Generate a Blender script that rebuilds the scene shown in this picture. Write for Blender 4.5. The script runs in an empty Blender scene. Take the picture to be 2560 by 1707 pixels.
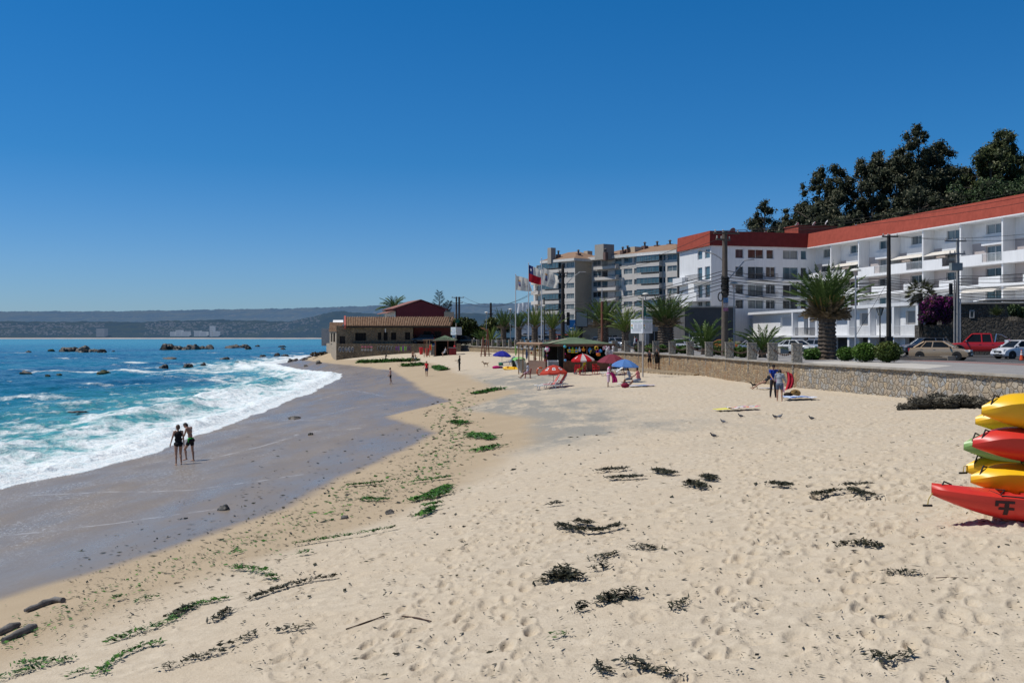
import bpy,math,random
import numpy as np
from mathutils import Vector,Matrix
random.seed(7); RNG = np.random.default_rng(11)
C = bpy.context.scene.collection
R = math.radians
F,CX,HY,E = 2489.0,1280.0,843.0,5.6
_G = RNG.random((6,256,256))
def vnoise(x,y,s=0):
 g = _G[s % 6]
 xf,yf = np.floor(x),np.floor(y)
 xi,yi = xf.astype(int),yf.astype(int)
 fx,fy = x - xf,y - yf
 fx = fx * fx * (3 - 2 * fx); fy = fy * fy * (3 - 2 * fy)
 a = g[yi & 255,xi & 255]; b = g[yi & 255,(xi + 1) & 255]
 c = g[(yi + 1) & 255,xi & 255]; d = g[(yi + 1) & 255,(xi + 1) & 255]
 return (a + (b - a) * fx) * (1 - fy) + (c + (d - c) * fx) * fy
def fbm(x,y,o=4,s=0,g=0.5):
 t = 0; a = 1; n = 0
 for i in range(o):
  t = t + a * vnoise(x * 2.03 ** i + 17.3 * i,y * 2.03 ** i + 9.1 * i,s + i); n += a; a *= g
 return t / n
def sstep(a,b,x):
 t = np.clip((x - a) / (b - a),0,1); return t * t * (3 - 2 * t)
YW = [5,20,35.5,41.9,53.5,74,96.4,130,149,159,173,201,215,300]
XW = [-19.5,-18.8,-18.4,-17.4,-17.5,-18.6,-20,-23,-25.4,-32,-37.5,-48.7,-49,-60]
YM = [5,10,17.4,20.8,23.3,27,32.9,37,47.9,58,71.6,80,94,110,139,158,173,201,300]
XM = [-11.5,-10.3,-8.9,-7.5,-6.85,-6,-5.5,-4.8,-3.5,-7.2,-4.3,-6.5,-8.9,-11.5,-16.8,-24,-31,-42,-52]
WALL = [(27,-6),(25.5,10),(23.8,25),(22.3,35),(21.4,41.7),(20.1,51.7),(17.7,63),(16.6,73),(15.3,90.5),(11.8,107.6),(8.6,120),(0.4,155),(-7.9,185)]
YB = [w[1] for w in WALL] + [190,300]; XB = [w[0] for w in WALL] + [-32,-40]
YZ = [0,13,22,30,42,50,76,107,155,185,300]; ZB = [4.2,3.95,3.5,3.05,2.68,2.50,2.36,2.5,3.1,2.95,2.3]
def H(x,y):
 x = np.asarray(x,float); y = np.asarray(y,float)
 xw = np.interp(y,YW,XW); xm = np.interp(y,YM,XM); xb = np.interp(y,YB,XB); zb = np.interp(y,YZ,ZB)
 sea = np.maximum(0.1 + (x - xw) * 0.07,-3.0)
 t = np.clip((x - xw) / (xm - xw),0,1); mid = 0.1 + 0.93 * (0.75 * t + 0.25 * t * t)
 s = np.clip((x - xm) / (xb - xm),0,1); up = 1.03 + (zb - 1.03) * (1 - (1 - s) ** 2.1)
 return np.where(x < xw,sea,np.where(x < xm,mid,up))
def Hs(x,y): return float(H(x,y))
def hit(px,py):
 k = (px - CX) / F; m = (py - HY) / F
 d = np.exp(np.linspace(math.log(3),math.log(300),6000))
 g = E - m * d - H(k * d,d)
 i = int(np.argmax(g <= 0)) if (g <= 0).any() else len(d) - 1
 dd = d[i]; return Vector((k * dd,dd,Hs(k * dd,dd)))
def on(px,py,z):
 d = (E - z) * F / (py - HY); return Vector(((px - CX) / F * d,d,z))
def P(px,py,d): return Vector(((px - CX) / F * d,d,E - (py - HY) / F * d))
MATS = {}
def nt(name):
 m = bpy.data.materials.new(name); m.use_nodes = True
 n = m.node_tree.nodes; l = m.node_tree.links
 return m,n,l,n['Principled BSDF']
def mathn(n,l,op,a,b=None,clamp=False):
 k = n.new('ShaderNodeMath'); k.operation = op; k.use_clamp = clamp
 for i,v in enumerate((a,b)):
  if v is None: continue
  if isinstance(v,(int,float)): k.inputs[i].default_value = v
  else: l.new(v,k.inputs[i])
 return k.outputs[0]
def mixc(n,l,fac,a,b,mode='MIX'):
 k = n.new('ShaderNodeMix'); k.data_type = 'RGBA'; k.blend_type = mode
 for s,v in ((k.inputs['Factor'],fac),(k.inputs[6],a),(k.inputs[7],b)):
  if isinstance(v,(int,float)): s.default_value = v
  elif isinstance(v,(tuple,list)): s.default_value = (*v[:3],1)
  else: l.new(v,s)
 return k.outputs[2]
def ramp(n,l,fac,stops):
 k = n.new('ShaderNodeValToRGB'); e = k.color_ramp.elements
 while len(e) < len(stops): e.new(0.5)
 for i,(p,c) in enumerate(stops):
  e[i].position = p; e[i].color = (*c,1) if isinstance(c,(tuple,list)) else (c,c,c,1)
 l.new(fac,k.inputs[0]); return k.outputs[0]
def noisen(n,l,vec,scale,detail=4,rough=0.55,dist=0,dim='3D'):
 k = n.new('ShaderNodeTexNoise'); k.noise_dimensions = dim
 k.inputs['Scale'].default_value = scale; k.inputs['Detail'].default_value = detail
 k.inputs['Roughness'].default_value = rough; k.inputs['Distortion'].default_value = dist
 if vec is not None: l.new(vec,k.inputs['Vector'])
 return k.outputs['Fac']
def coord(n,which='Object'):
 return n.new('ShaderNodeTexCoord').outputs[which]
def mapn(n,l,vec,scale=(1,1,1),rot=(0,0,0)):
 k = n.new('ShaderNodeMapping'); k.inputs['Scale'].default_value = scale; k.inputs['Rotation'].default_value = rot
 l.new(vec,k.inputs['Vector']); return k.outputs[0]
def attr(n,name):
 k = n.new('ShaderNodeAttribute'); k.attribute_name = name; return k
def bump(n,l,b,h,strength=0.3,dist=0.02):
 k = n.new('ShaderNodeBump'); k.inputs['Strength'].default_value = strength; k.inputs['Distance'].default_value = dist
 l.new(h,k.inputs['Height']); l.new(k.outputs[0],b.inputs['Normal'])
def M(name,col,rough=0.6,metal=0.0,spec=0.4,var=0.12,scale=2.0,bmp=0.0,bscale=30,coat=0.0,bdist=0.02,streak=0.0):
 if name in MATS: return MATS[name]
 m,n,l,b = nt(name)
 co = coord(n)
 f = noisen(n,l,co,scale,5)
 lo = tuple(c * (1 - var) for c in col); hi = tuple(min(1,c * (1 + var)) for c in col)
 c = mixc(n,l,ramp(n,l,f,[(0.3,0.0),(0.7,1.0)]),lo,hi)
 if streak:
  s = noisen(n,l,mapn(n,l,co,(3,3,0.25)),1.5,4)
  c = mixc(n,l,mathn(n,l,'MULTIPLY',ramp(n,l,s,[(0.45,0.0),(0.75,1.0)]),streak),c,tuple(x * 0.55 for x in col))
 l.new(c,b.inputs['Base Color'])
 b.inputs['Roughness'].default_value = rough; b.inputs['Metallic'].default_value = metal
 b.inputs['Specular IOR Level'].default_value = spec; b.inputs['Coat Weight'].default_value = coat
 b.inputs['Coat Roughness'].default_value = 0.08
 if bmp: bump(n,l,b,noisen(n,l,co,bscale,4),bmp,bdist)
 MATS[name] = m; return m
class MB:
 def __init__(s): s.v = []; s.f = []; s.m = []; s.i = 0
 def add(s,vs,fs,mi=None):
  o = len(s.v); s.v += [tuple(v) for v in vs]; s.f += [tuple(o + i for i in f) for f in fs]
  s.m += [s.i if mi is None else mi] * len(fs); return s
 def box(s,c,sz,rz=0,rx=0,ry=0):
  a,b,d = [q / 2 for q in sz]
  vs = [Vector((x,y,z)) for z in (-d,d) for y in (-b,b) for x in (-a,a)]
  if rz or rx or ry:
   m = Matrix.Rotation(rz,3,'Z') @ Matrix.Rotation(rx,3,'X') @ Matrix.Rotation(ry,3,'Y'); vs = [m @ v for v in vs]
  c = Vector(c)
  return s.add([v + c for v in vs],[(0,2,3,1),(4,5,7,6),(0,1,5,4),(2,6,7,3),(0,4,6,2),(1,3,7,5)])
 def box2(s,a,b):
  return s.box([(p + q) / 2 for p,q in zip(a,b)],[abs(q - p) for p,q in zip(a,b)])
 def hexa(s,bot,top):
  return s.add(list(bot) + list(top),[(3,2,1,0),(4,5,6,7),(0,1,5,4),(1,2,6,5),(2,3,7,6),(3,0,4,7)])
 def extr(s,pts,vec):
  n = len(pts); vec = Vector(vec); pts = [Vector(p) for p in pts]
  return s.add(pts + [p + vec for p in pts],[tuple(range(n - 1,-1,-1)),tuple(range(n,2 * n))] + [(i,(i + 1) % n,n + (i + 1) % n,n + i) for i in range(n)])
 def quad(s,*p): return s.add(p,[tuple(range(len(p)))])
 def tube(s,pts,r,n=6,cap=True,flat=1.0):
  pts = [Vector(p) for p in pts]; k = len(pts)
  rs = [r] * k if isinstance(r,(int,float)) else list(r)
  vs = []; up = Vector((0,0,1))
  for i,p in enumerate(pts):
   t = (pts[min(i + 1,k - 1)] - pts[max(i - 1,0)])
   t = t.normalized() if t.length > 1e-9 else Vector((0,0,1))
   a = t.cross(up)
   if a.length < 0.05: a = t.cross(Vector((0,1,0)))
   a.normalize(); b = a.cross(t)
   for j in range(n):
    q = 2 * math.pi * j / n; vs.append(p + (a * math.cos(q) + b * math.sin(q) * flat) * rs[i])
  fs = [(i * n + j,i * n + (j + 1) % n,(i + 1) * n + (j + 1) % n,(i + 1) * n + j) for i in range(k - 1) for j in range(n)]
  if cap: fs += [tuple(range(n - 1,-1,-1)),tuple((k - 1) * n + j for j in range(n))]
  return s.add(vs,fs)
 def cyl(s,a,b,r0,r1=None,n=10): return s.tube([a,b],[r0,r0 if r1 is None else r1],n)
 def ball(s,c,r,nu=10,nv=7,rot=None):
  r = (r,r,r) if isinstance(r,(int,float)) else r; c = Vector(c)
  vs = [Vector((0,0,-r[2]))]
  for i in range(1,nv):
   q = math.pi * i / nv - math.pi / 2
   for j in range(nu):
    w = 2 * math.pi * j / nu; vs.append(Vector((r[0] * math.cos(q) * math.cos(w),r[1] * math.cos(q) * math.sin(w),r[2] * math.sin(q))))
  vs.append(Vector((0,0,r[2]))); e = len(vs) - 1
  fs = [(0,1 + (j + 1) % nu,1 + j) for j in range(nu)]
  for i in range(nv - 2):
   fs += [(1 + i * nu + j,1 + i * nu + (j + 1) % nu,1 + (i + 1) * nu + (j + 1) % nu,1 + (i + 1) * nu + j) for j in range(nu)]
  fs += [(e,1 + (nv - 2) * nu + j,1 + (nv - 2) * nu + (j + 1) % nu) for j in range(nu)]
  if rot is not None: vs = [rot @ v for v in vs]
  return s.add([v + c for v in vs],fs)
 def cap(s,a,b,ra,rb,n=9):
  a,b = Vector(a),Vector(b); t = b - a; L = t.length
  if L < 1e-6: return s.ball(a,ra,n,6)
  t /= L; pts = []; rs = []
  for q in (-80,-50,-20): pts.append(a + t * ra * math.sin(R(q))); rs.append(ra * math.cos(R(q)))
  for q in (20,50,80): pts.append(b + t * rb * math.sin(R(q))); rs.append(rb * math.cos(R(q)))
  return s.tube(pts,rs,n)
 def lathe(s,prof,n=12,c=(0,0,0),cap=True):
  c = Vector(c); vs = []
  for r,z in prof:
   for j in range(n):
    q = 2 * math.pi * j / n; vs.append(c + Vector((r * math.cos(q),r * math.sin(q),z)))
  k = len(prof)
  fs = [(i * n + j,i * n + (j + 1) % n,(i + 1) * n + (j + 1) % n,(i + 1) * n + j) for i in range(k - 1) for j in range(n)]
  if cap: fs += [tuple(range(n - 1,-1,-1)),tuple((k - 1) * n + j for j in range(n))]
  return s.add(vs,fs)
 def build(s,name,mat,parent=None,smooth=None,loc=None,rz=0):
  me = bpy.data.meshes.new(name); me.from_pydata(s.v,[],s.f)
  for m in (mat if isinstance(mat,(list,tuple)) else [mat]): me.materials.append(m)
  if isinstance(mat,(list,tuple)): me.polygons.foreach_set('material_index',s.m)
  if smooth:
   me.polygons.foreach_set('use_smooth',[True] * len(s.f))
   if smooth < 179: me.set_sharp_from_angle(angle=R(smooth))
  me.update(); o = bpy.data.objects.new(name,me); C.objects.link(o)
  if parent: o.parent = parent
  if loc is not None: o.location = loc
  o.rotation_euler.z = rz
  return o
def mesh_np(name,v,f,mat,parent=None,smooth=False,attrs=None,uv=None,loc=None):
 v = np.asarray(v,np.float32).reshape(-1,3); f = np.asarray(f,np.int32); k = f.shape[1]
 me = bpy.data.meshes.new(name); me.vertices.add(len(v)); me.vertices.foreach_set('co',v.ravel())
 me.loops.add(f.size); me.loops.foreach_set('vertex_index',f.ravel())
 me.polygons.add(len(f)); me.polygons.foreach_set('loop_start',np.arange(0,f.size,k,dtype=np.int32))
 me.polygons.foreach_set('loop_total',np.full(len(f),k,np.int32))
 if smooth: me.polygons.foreach_set('use_smooth',np.ones(len(f),bool))
 for a,d in (attrs or {}).items():
  d = np.asarray(d,np.float32)
  if d.ndim == 1: me.attributes.new(a,'FLOAT','POINT').data.foreach_set('value',d)
  else: me.attributes.new(a,'FLOAT_COLOR','POINT').data.foreach_set('color',np.hstack([d,np.ones((len(d),1),np.float32)]).ravel())
 if uv is not None:
  u = me.uv_layers.new(name='UVMap'); u.data.foreach_set('uv',np.asarray(uv,np.float32)[f.ravel()].ravel())
 me.materials.append(mat); me.update(calc_edges=True); me.validate()
 o = bpy.data.objects.new(name,me); C.objects.link(o)
 if parent: o.parent = parent
 if loc is not None: o.location = loc
 return o
def gridf(ny,nx):
 i = np.arange(ny - 1)[:,None] * nx + np.arange(nx - 1)[None,:]
 return np.stack([i,i + 1,i + nx + 1,i + nx],-1).reshape(-1,4)
def tag(o,label=None,cat=None,group=None,kind=None):
 if label: o['label'] = label
 if cat: o['category'] = cat
 if group: o['group'] = group
 if kind: o['kind'] = kind
 return o
def thing(name,label,cat,loc=(0,0,0),rz=0,group=None,kind=None):
 o = bpy.data.objects.new(name,None); C.objects.link(o); o.empty_display_size = 0.2
 o.location = loc; o.rotation_euler.z = rz; return tag(o,label,cat,group,kind)
def dup(root,loc,rz=0,label=None,group=None,scale=None):
 def cp(o,par):
  c = o.copy(); C.objects.link(c); c.parent = par
  for ch in list(o.children): cp(ch,c)
  return c
 r = cp(root,None); r.location = loc; r.rotation_euler.z = rz
 if scale: r.scale = (scale,) * 3 if isinstance(scale,(int,float)) else scale
 if label: r['label'] = label
 if group: r['group'] = group
 return r
JOBS = []
def vox(mb,name,mat,parent,size=0.012,it=3,col=None):
 o = mb.build(name,mat,parent)
 m = o.modifiers.new('r','REMESH'); m.mode = 'VOXEL'; m.voxel_size = size
 if it: s = o.modifiers.new('s','SMOOTH'); s.factor = 0.5; s.iterations = it
 JOBS.append((o,col)); return o
def text(s,name,mat,parent,loc,size,rx=R(90),rz=0,ext=0.004,rot=None):
 c = bpy.data.curves.new(name,'FONT'); c.body = s; c.size = size; c.extrude = ext; c.align_x = 'CENTER'; c.align_y = 'CENTER'
 o = bpy.data.objects.new(name,c); C.objects.link(o); o.parent = parent; o.location = loc
 if rot is not None: o.rotation_euler = rot
 else: o.rotation_euler = (rx,0,rz)
 c.materials.append(mat); JOBS.append((o,'text')); return o
def flush():
 dg = bpy.context.evaluated_depsgraph_get(); dg.update()
 for o,col in JOBS:
  me = bpy.data.meshes.new_from_object(o.evaluated_get(dg))
  if col == 'text':
   n = bpy.data.objects.new(o.name + '_',me); C.objects.link(n); n.parent = o.parent; n.location = o.location; n.rotation_euler = o.rotation_euler
   nm = o.name; bpy.data.objects.remove(o); n.name = nm; continue
  o.modifiers.clear(); o.data = me
  me.polygons.foreach_set('use_smooth',[True] * len(me.polygons))
  if col:
   v = np.empty(len(me.vertices) * 3,np.float32); me.vertices.foreach_get('co',v); v = v.reshape(-1,3)
   c = np.tile(np.array([*col[0],1],np.float32),(len(v),1))
   for p,r,k in col[1]:
    c[np.linalg.norm(v - np.array(p),axis=1) < r,:3] = k
   me.attributes.new('skin','FLOAT_COLOR','POINT').data.foreach_set('color',c.ravel())
 JOBS.clear()
def leafcloud(blobs,n,size,seed=0,flat=0.0,shell=0.55,aspect=0.5,droop=0.0):
 """quads scattered through the volumes of blobs [(x,y,z,rx,ry,rz)]; returns verts, faces, shade"""
 g = np.random.default_rng(seed); b = np.array(blobs,float); w = (b[:,3] * b[:,4] * b[:,5]) ** 0.66; w /= w.sum()
 i = g.choice(len(b),n,p=w); d = g.normal(size=(n,3)); d /= np.linalg.norm(d,axis=1)[:,None]
 r = shell + (1 - shell) * g.random(n) ** 0.5; r *= 0.85 + 0.3 * g.random(n)
 c = b[i,:3] + d * r[:,None] * b[i,3:]
 u = g.normal(size=(n,3)); u[:,2] -= droop; u[:,2] *= (1 - flat); u /= np.linalg.norm(u,axis=1)[:,None]
 w2 = g.normal(size=(n,3)); w2 = np.cross(u,w2); w2 /= np.linalg.norm(w2,axis=1)[:,None]
 s = size * (0.6 + 0.8 * g.random(n))[:,None]
 v = np.stack([c - u * s - w2 * s * aspect * 0.4,c - u * s * 0.1 + w2 * s * aspect * -1.0,c + u * s,c + w2 * s * aspect],1)
 sh = np.clip(0.45 + 0.36 * d[:,2] - 0.18 * d[:,0] + 0.13 * g.normal(size=n) + 0.32 * (g.random(len(b))[i] - 0.5),0,1)  # leaf tone painted lighter on top and towards the sun, darker underneath
 return v.reshape(-1,3),np.arange(n * 4).reshape(-1,4),np.repeat(sh,4)
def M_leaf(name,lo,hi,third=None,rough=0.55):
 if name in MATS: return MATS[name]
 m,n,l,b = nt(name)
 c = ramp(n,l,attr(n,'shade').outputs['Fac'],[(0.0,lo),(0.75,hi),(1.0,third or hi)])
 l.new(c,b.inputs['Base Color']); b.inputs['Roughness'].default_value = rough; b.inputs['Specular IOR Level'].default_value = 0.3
 MATS[name] = m; return m
# world, sun, camera
sc = bpy.context.scene
w = bpy.data.worlds.new('World'); sc.world = w; w.use_nodes = True
wn,wl = w.node_tree.nodes,w.node_tree.links
SUN_EL,SUN_AZ = R(60),R(-92)
sky = wn.new('ShaderNodeTexSky'); sky.sky_type = 'NISHITA'; sky.sun_disc = False
sky.sun_elevation = SUN_EL; sky.sun_rotation = SUN_AZ; sky.altitude = 0; sky.air_density = 1.0; sky.dust_density = 0.25; sky.ozone_density = 3.0
bg = wn['Background']; bg.inputs[1].default_value = 0.1
g = wn.new('ShaderNodeGamma'); g.inputs[1].default_value = 1.0
wl.new(sky.outputs[0],g.inputs[0])
sx_ = wn.new('ShaderNodeSeparateXYZ'); wl.new(wn.new('ShaderNodeTexCoord').outputs['Generated'],sx_.inputs[0])
tr_ = ramp(wn,wl,sx_.outputs['Z'],[(0.0,(0.45,0.645,1.0)),(0.07,(0.36,0.62,0.985)),(0.17,(0.155,0.55,0.92)),(0.33,(0.078,0.555,0.95)),(0.48,(0.10,0.26,0.44))])
tint = mixc(wn,wl,1.0,g.outputs[0],tr_,'MULTIPLY')
wl.new(tint,bg.inputs[0])
sun = bpy.data.lights.new('sun','SUN'); sun.energy = 4.0; sun.angle = R(0.5); sun.color = (1.0,0.965,0.905)
so = bpy.data.objects.new('sun',sun); C.objects.link(so)
to_sun = Vector((math.sin(SUN_AZ) * math.cos(SUN_EL),math.cos(SUN_AZ) * math.cos(SUN_EL),math.sin(SUN_EL)))
so.rotation_euler = to_sun.to_track_quat('Z','Y').to_euler(); so.location = (0,0,60)
cam = bpy.data.cameras.new('camera'); co_ = bpy.data.objects.new('camera',cam); C.objects.link(co_); sc.camera = co_
cam.sensor_width = 36; cam.lens = 36 * F / 2560; cam.shift_y = -(853.5 - HY) / 2560; cam.clip_end = 20000; cam.clip_start = 0.1
co_.location = (0,0,E); co_.rotation_euler = (R(90),0,0)
sc.view_settings.view_transform = 'Standard'; sc.view_settings.look = 'None'; sc.view_settings.exposure = 0
sc.cycles.use_denoising = True; sc.cycles.max_bounces = 6; sc.cycles.sample_clamp_indirect = 4
# beach
def dent_tile(n=640,size=8.0,seed=3):
 g = np.random.default_rng(seed); t = np.zeros((n,n)); px = size / n; ax = np.arange(n) * px
 X,Y = np.meshgrid(ax,ax)
 for i in range(400):
  cx,cy,a = g.random() * size,g.random() * size,g.random() * math.pi
  L = 0.08 + 0.12 * g.random(); W = L * (0.38 + 0.3 * g.random()); dp = 0.5 + 0.8 * g.random()
  dx = (X - cx + size / 2) % size - size / 2; dy = (Y - cy + size / 2) % size - size / 2
  u = (dx * math.cos(a) + dy * math.sin(a)) / L; v = (-dx * math.sin(a) + dy * math.cos(a)) / W
  q = u * u + v * v
  t += -dp * 0.042 * (1 - sstep(0.45,1.7,q)) + dp * 0.024 * np.exp(-((np.sqrt(q) - 1.45) / 0.28) ** 2) * (1 + 0.6 * np.sign(u))
 return t
TILE = dent_tile()
def tile(x,y,size=8.0):
 n = TILE.shape[0]; u = (x / size % 1) * n; v = (y / size % 1) * n
 i,j = np.floor(u).astype(int),np.floor(v).astype(int); fu,fv = u - i,v - j
 i0,j0,i1,j1 = i % n,j % n,(i + 1) % n,(j + 1) % n
 return (TILE[j0,i0] * (1 - fu) + TILE[j0,i1] * fu) * (1 - fv) + (TILE[j1,i0] * (1 - fu) + TILE[j1,i1] * fu) * fv
def polydist(x,y,pts):
 d = np.full(x.shape,1e9)
 for (ax,ay),(bx,by) in zip(pts[:-1],pts[1:]):
  vx,vy = bx - ax,by - ay; t = np.clip(((x - ax) * vx + (y - ay) * vy) / (vx * vx + vy * vy),0,1)
  d = np.minimum(d,np.hypot(x - ax - t * vx,y - ay - t * vy))
 return d
ny,nx = 1150,760
yy = np.exp(np.linspace(math.log(4.0),math.log(300.0),ny)); kk = np.linspace(-0.62,0.66,nx)
Y,K = np.meshgrid(yy,kk,indexing='ij'); X = K * Y
xw = np.interp(Y,YW,XW); xm = np.interp(Y,YM,XM) + 0.5 * (fbm(X * 0 + Y / 4.0,X * 0 + 2.2,3) - 0.5); xb = np.interp(Y,YB,XB)
Z = H(X,Y)
wet = 1 - sstep(-0.55,0.35,X - xm + 0.5 * (fbm(X / 1.2,Y / 2.0,3,5) - 0.5))
dampw = np.interp(Y,[5,12,20,30,40,55,75,100,140,180],[1.5,3.6,4.6,5.0,5.6,4.4,4.8,5.5,6,4])
dampe = xm + dampw + 1.6 * (fbm(X / 3.0,Y / 5.0,4,2) - 0.5)
damp = 1 - sstep(-0.8,0.8,X - dampe)
dry = 1 - damp
rough = dry * (0.50 + 0.32 * sstep(-2,9,X)) * (0.30 + 0.8 * fbm(X / 2.5,Y / 2.5,3,1)) * (1 - 0.3 * sstep(14,26,Y))
sm = sstep(0.42,0.55,fbm(X / 6.0 + 5,Y / 9.0,3,4)) * (1 - sstep(0,6,X))
rough *= (1 - 0.65 * sm)
dent = tile(X,Y) + 0.7 * tile(0.8 * X + 0.6 * Y + 3.1,-0.6 * X + 0.8 * Y) * sstep(-6,10,X)
far = np.clip(Y / 35,0,1)
TRK = np.zeros_like(Z); gt = np.random.default_rng(15)
for path in [[(1250,1706),(1300,1560),(1290,1400),(1340,1250)],[(700,1700),(1000,1600),(1300,1490),(1600,1430)],[(1700,1706),(1840,1500),(1900,1300),(1860,1150)],[(2300,1700),(2150,1500),(2080,1330),(2200,1180)],[(1000,1480),(1500,1440),(2000,1420),(2400,1400)],[(1050,1700),(1180,1520),(1150,1380),(1220,1260)],[(2559,1560),(2100,1590),(1700,1640),(1450,1700)],[(900,1640),(1100,1450),(1420,1330),(1750,1270)]]:
 q = [hit(*a) for a in path]
 for a,b_ in zip(q[:-1],q[1:]):
  d = b_ - a; L = math.hypot(d.x,d.y); n_ = int(L / 0.36); ux,uy = d.x / L,d.y / L
  for i in range(n_):
   sd = (0.12 if i % 2 else -0.12) + 0.05 * gt.normal(); cx,cy = a.x + ux * L * i / n_ - uy * sd,a.y + uy * L * i / n_ + ux * sd
   r0,r1 = np.searchsorted(yy,[cy - 0.4,cy + 0.4]); c0,c1 = np.searchsorted(kk,[(cx - 0.4) / cy,(cx + 0.4) / cy])
   if r1 - r0 < 2 or c1 - c0 < 2: continue
   dx,dy = X[r0:r1,c0:c1] - cx,Y[r0:r1,c0:c1] - cy; u = (dx * ux + dy * uy) / 0.15; v = (-dx * uy + dy * ux) / 0.065; qq = u * u + v * v
   TRK[r0:r1,c0:c1] += gt.uniform(0.5,1.2) * (-0.036 * (1 - sstep(0.5,1.4,qq)) + 0.018 * np.exp(-((np.sqrt(qq) - 1.4) / 0.3) ** 2))
Z = Z + TRK * dry
Z = Z + rough * (dent * (1 + 0.5 * far) + 0.06 * (fbm(X / 0.55,Y / 0.55,4,2) - 0.5) + (0.07 + 0.15 * sstep(30,90,Y)) * (fbm(X / 2.3,Y / 3.0,4,3) - 0.5))
Z += wet * 0.012 * (fbm(X / 3,Y / 1.5,2,1) - 0.5) + damp * (1 - wet) * (0.02 * (fbm(X / 0.9,Y / 0.9,4) - 0.5) + 0.10 * tile(X * 0.7 + 1,Y * 0.7))
grey = sstep(0.40,0.62,fbm(X / 9.0 + 3,Y / 14.0 + 1,4,3)) * np.exp(-(((X - 0.6) / 6.5) ** 2)) * sstep(26,38,Y) * (1 - sstep(90,120,Y)) * 1.7
def ground_line(pxs): return [tuple(hit(a,b)[:2]) for a,b in pxs]
LINES = [ground_line([(0,1337),(120,1328),(250,1312),(400,1292),(545,1272)]),ground_line([(60,1240),(300,1228),(480,1225),(760,1185)]),
         ground_line([(500,1150),(640,1120),(760,1080),(900,1070)]),ground_line([(560,1078),(700,1050),(860,1048),(1010,1030)]),
         ground_line([(650,1070),(760,1048),(880,1020),(980,1008)]),ground_line([(790,1000),(880,975),(960,990)])]
line = np.zeros_like(X)
for L_ in LINES:
 d = polydist(X + 0.5 * (fbm(X / 1.5,Y / 1.5,3) - 0.5),Y + 0.4 * (fbm(X / 1.2 + 7,Y,3) - 0.5),L_)
 line = np.maximum(line,np.exp(-(d / 0.075) ** 2) * sstep(0.30,0.62,fbm(X / 0.35,Y / 0.5,3,2)))
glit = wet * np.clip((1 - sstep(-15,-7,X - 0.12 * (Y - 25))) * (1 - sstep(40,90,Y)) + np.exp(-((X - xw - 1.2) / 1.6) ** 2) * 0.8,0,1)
m,n,l,b = nt('beach_sand')
o_ = coord(n)
nA = noisen(n,l,o_,0.55,6); nB = noisen(n,l,o_,28,3,0.7); nC = noisen(n,l,o_,5,5,0.65)
dryc = mixc(n,l,ramp(n,l,nC,[(0.35,0.0),(0.68,1.0)]),(0.49,0.415,0.314),(0.605,0.520,0.402))
dryc = mixc(n,l,ramp(n,l,nA,[(0.38,0.0),(0.62,0.6)]),dryc,(0.545,0.452,0.333))
dryc = mixc(n,l,ramp(n,l,nB,[(0.55,0.0),(0.85,0.35)]),dryc,(0.30,0.235,0.17))
gz = mathn(n,l,'MULTIPLY',attr(n,'grey').outputs['Fac'],ramp(n,l,noisen(n,l,mapn(n,l,o_,(0.9,0.35,1)),0.9,6,0.7),[(0.36,0.05),(0.62,1.0)]),True)
dryc = mixc(n,l,gz,dryc,(0.30,0.285,0.25))
dampc = mixc(n,l,nA,(0.375,0.292,0.195),(0.49,0.390,0.268))
c1 = mixc(n,l,attr(n,'damp').outputs['Fac'],dryc,dampc)
wetc = mixc(n,l,noisen(n,l,mapn(n,l,o_,(0.5,0.16,1),(0,0,R(-14))),1.2,4),(0.20,0.163,0.130),(0.29,0.240,0.190))
c2 = mixc(n,l,attr(n,'wet').outputs['Fac'],c1,wetc)
painted_glint = ramp(n,l,noisen(n,l,mapn(n,l,o_,(1,0.45,1)),17,2,0.8),[(0.555,0.0),(0.64,1.0)])  # pale specks painted into the wet sand colour as sun glints
painted_glint = mathn(n,l,'MULTIPLY',painted_glint,mathn(n,l,'MULTIPLY',attr(n,'glit').outputs['Fac'],ramp(n,l,noisen(n,l,mapn(n,l,o_,(0.6,0.25,1),(0,0,R(-14))),1.3,4),[(0.40,0.0),(0.62,0.85)])))
lf = mathn(n,l,'MAXIMUM',mathn(n,l,'MULTIPLY',attr(n,'line').outputs['Fac'],0.62,True),painted_glint)
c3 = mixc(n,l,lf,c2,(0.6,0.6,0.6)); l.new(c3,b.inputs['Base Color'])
rr = mixc(n,l,attr(n,'wet').outputs['Fac'],(0.95,0.95,0.95),ramp(n,l,noisen(n,l,mapn(n,l,o_,(0.35,0.12,1),(0,0,R(-14))),1.0,5,0.6),[(0.35,0.22),(0.62,0.48)])); l.new(rr,b.inputs['Roughness'])
sp = mixc(n,l,attr(n,'wet').outputs['Fac'],(0.12,0.12,0.12),(0.34,0.34,0.34)); l.new(sp,b.inputs['Specular IOR Level'])
gl = mathn(n,l,'MULTIPLY',attr(n,'glit').outputs['Fac'],noisen(n,l,o_,14,2,0.8))
hb = mathn(n,l,'ADD',mathn(n,l,'MULTIPLY',nB,mathn(n,l,'SUBTRACT',1.0,attr(n,'wet').outputs['Fac'])),mathn(n,l,'MULTIPLY',gl,1.6))
hb = mathn(n,l,'ADD',hb,mathn(n,l,'MULTIPLY',mathn(n,l,'ADD',nC,noisen(n,l,o_,11,4,0.7)),mathn(n,l,'SUBTRACT',1.0,attr(n,'wet').outputs['Fac'])))
bump(n,l,b,hb,0.5,0.03)
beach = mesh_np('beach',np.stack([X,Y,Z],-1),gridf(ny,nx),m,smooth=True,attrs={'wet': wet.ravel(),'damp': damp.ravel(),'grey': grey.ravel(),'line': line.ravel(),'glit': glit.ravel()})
tag(beach,kind='structure')
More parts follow.
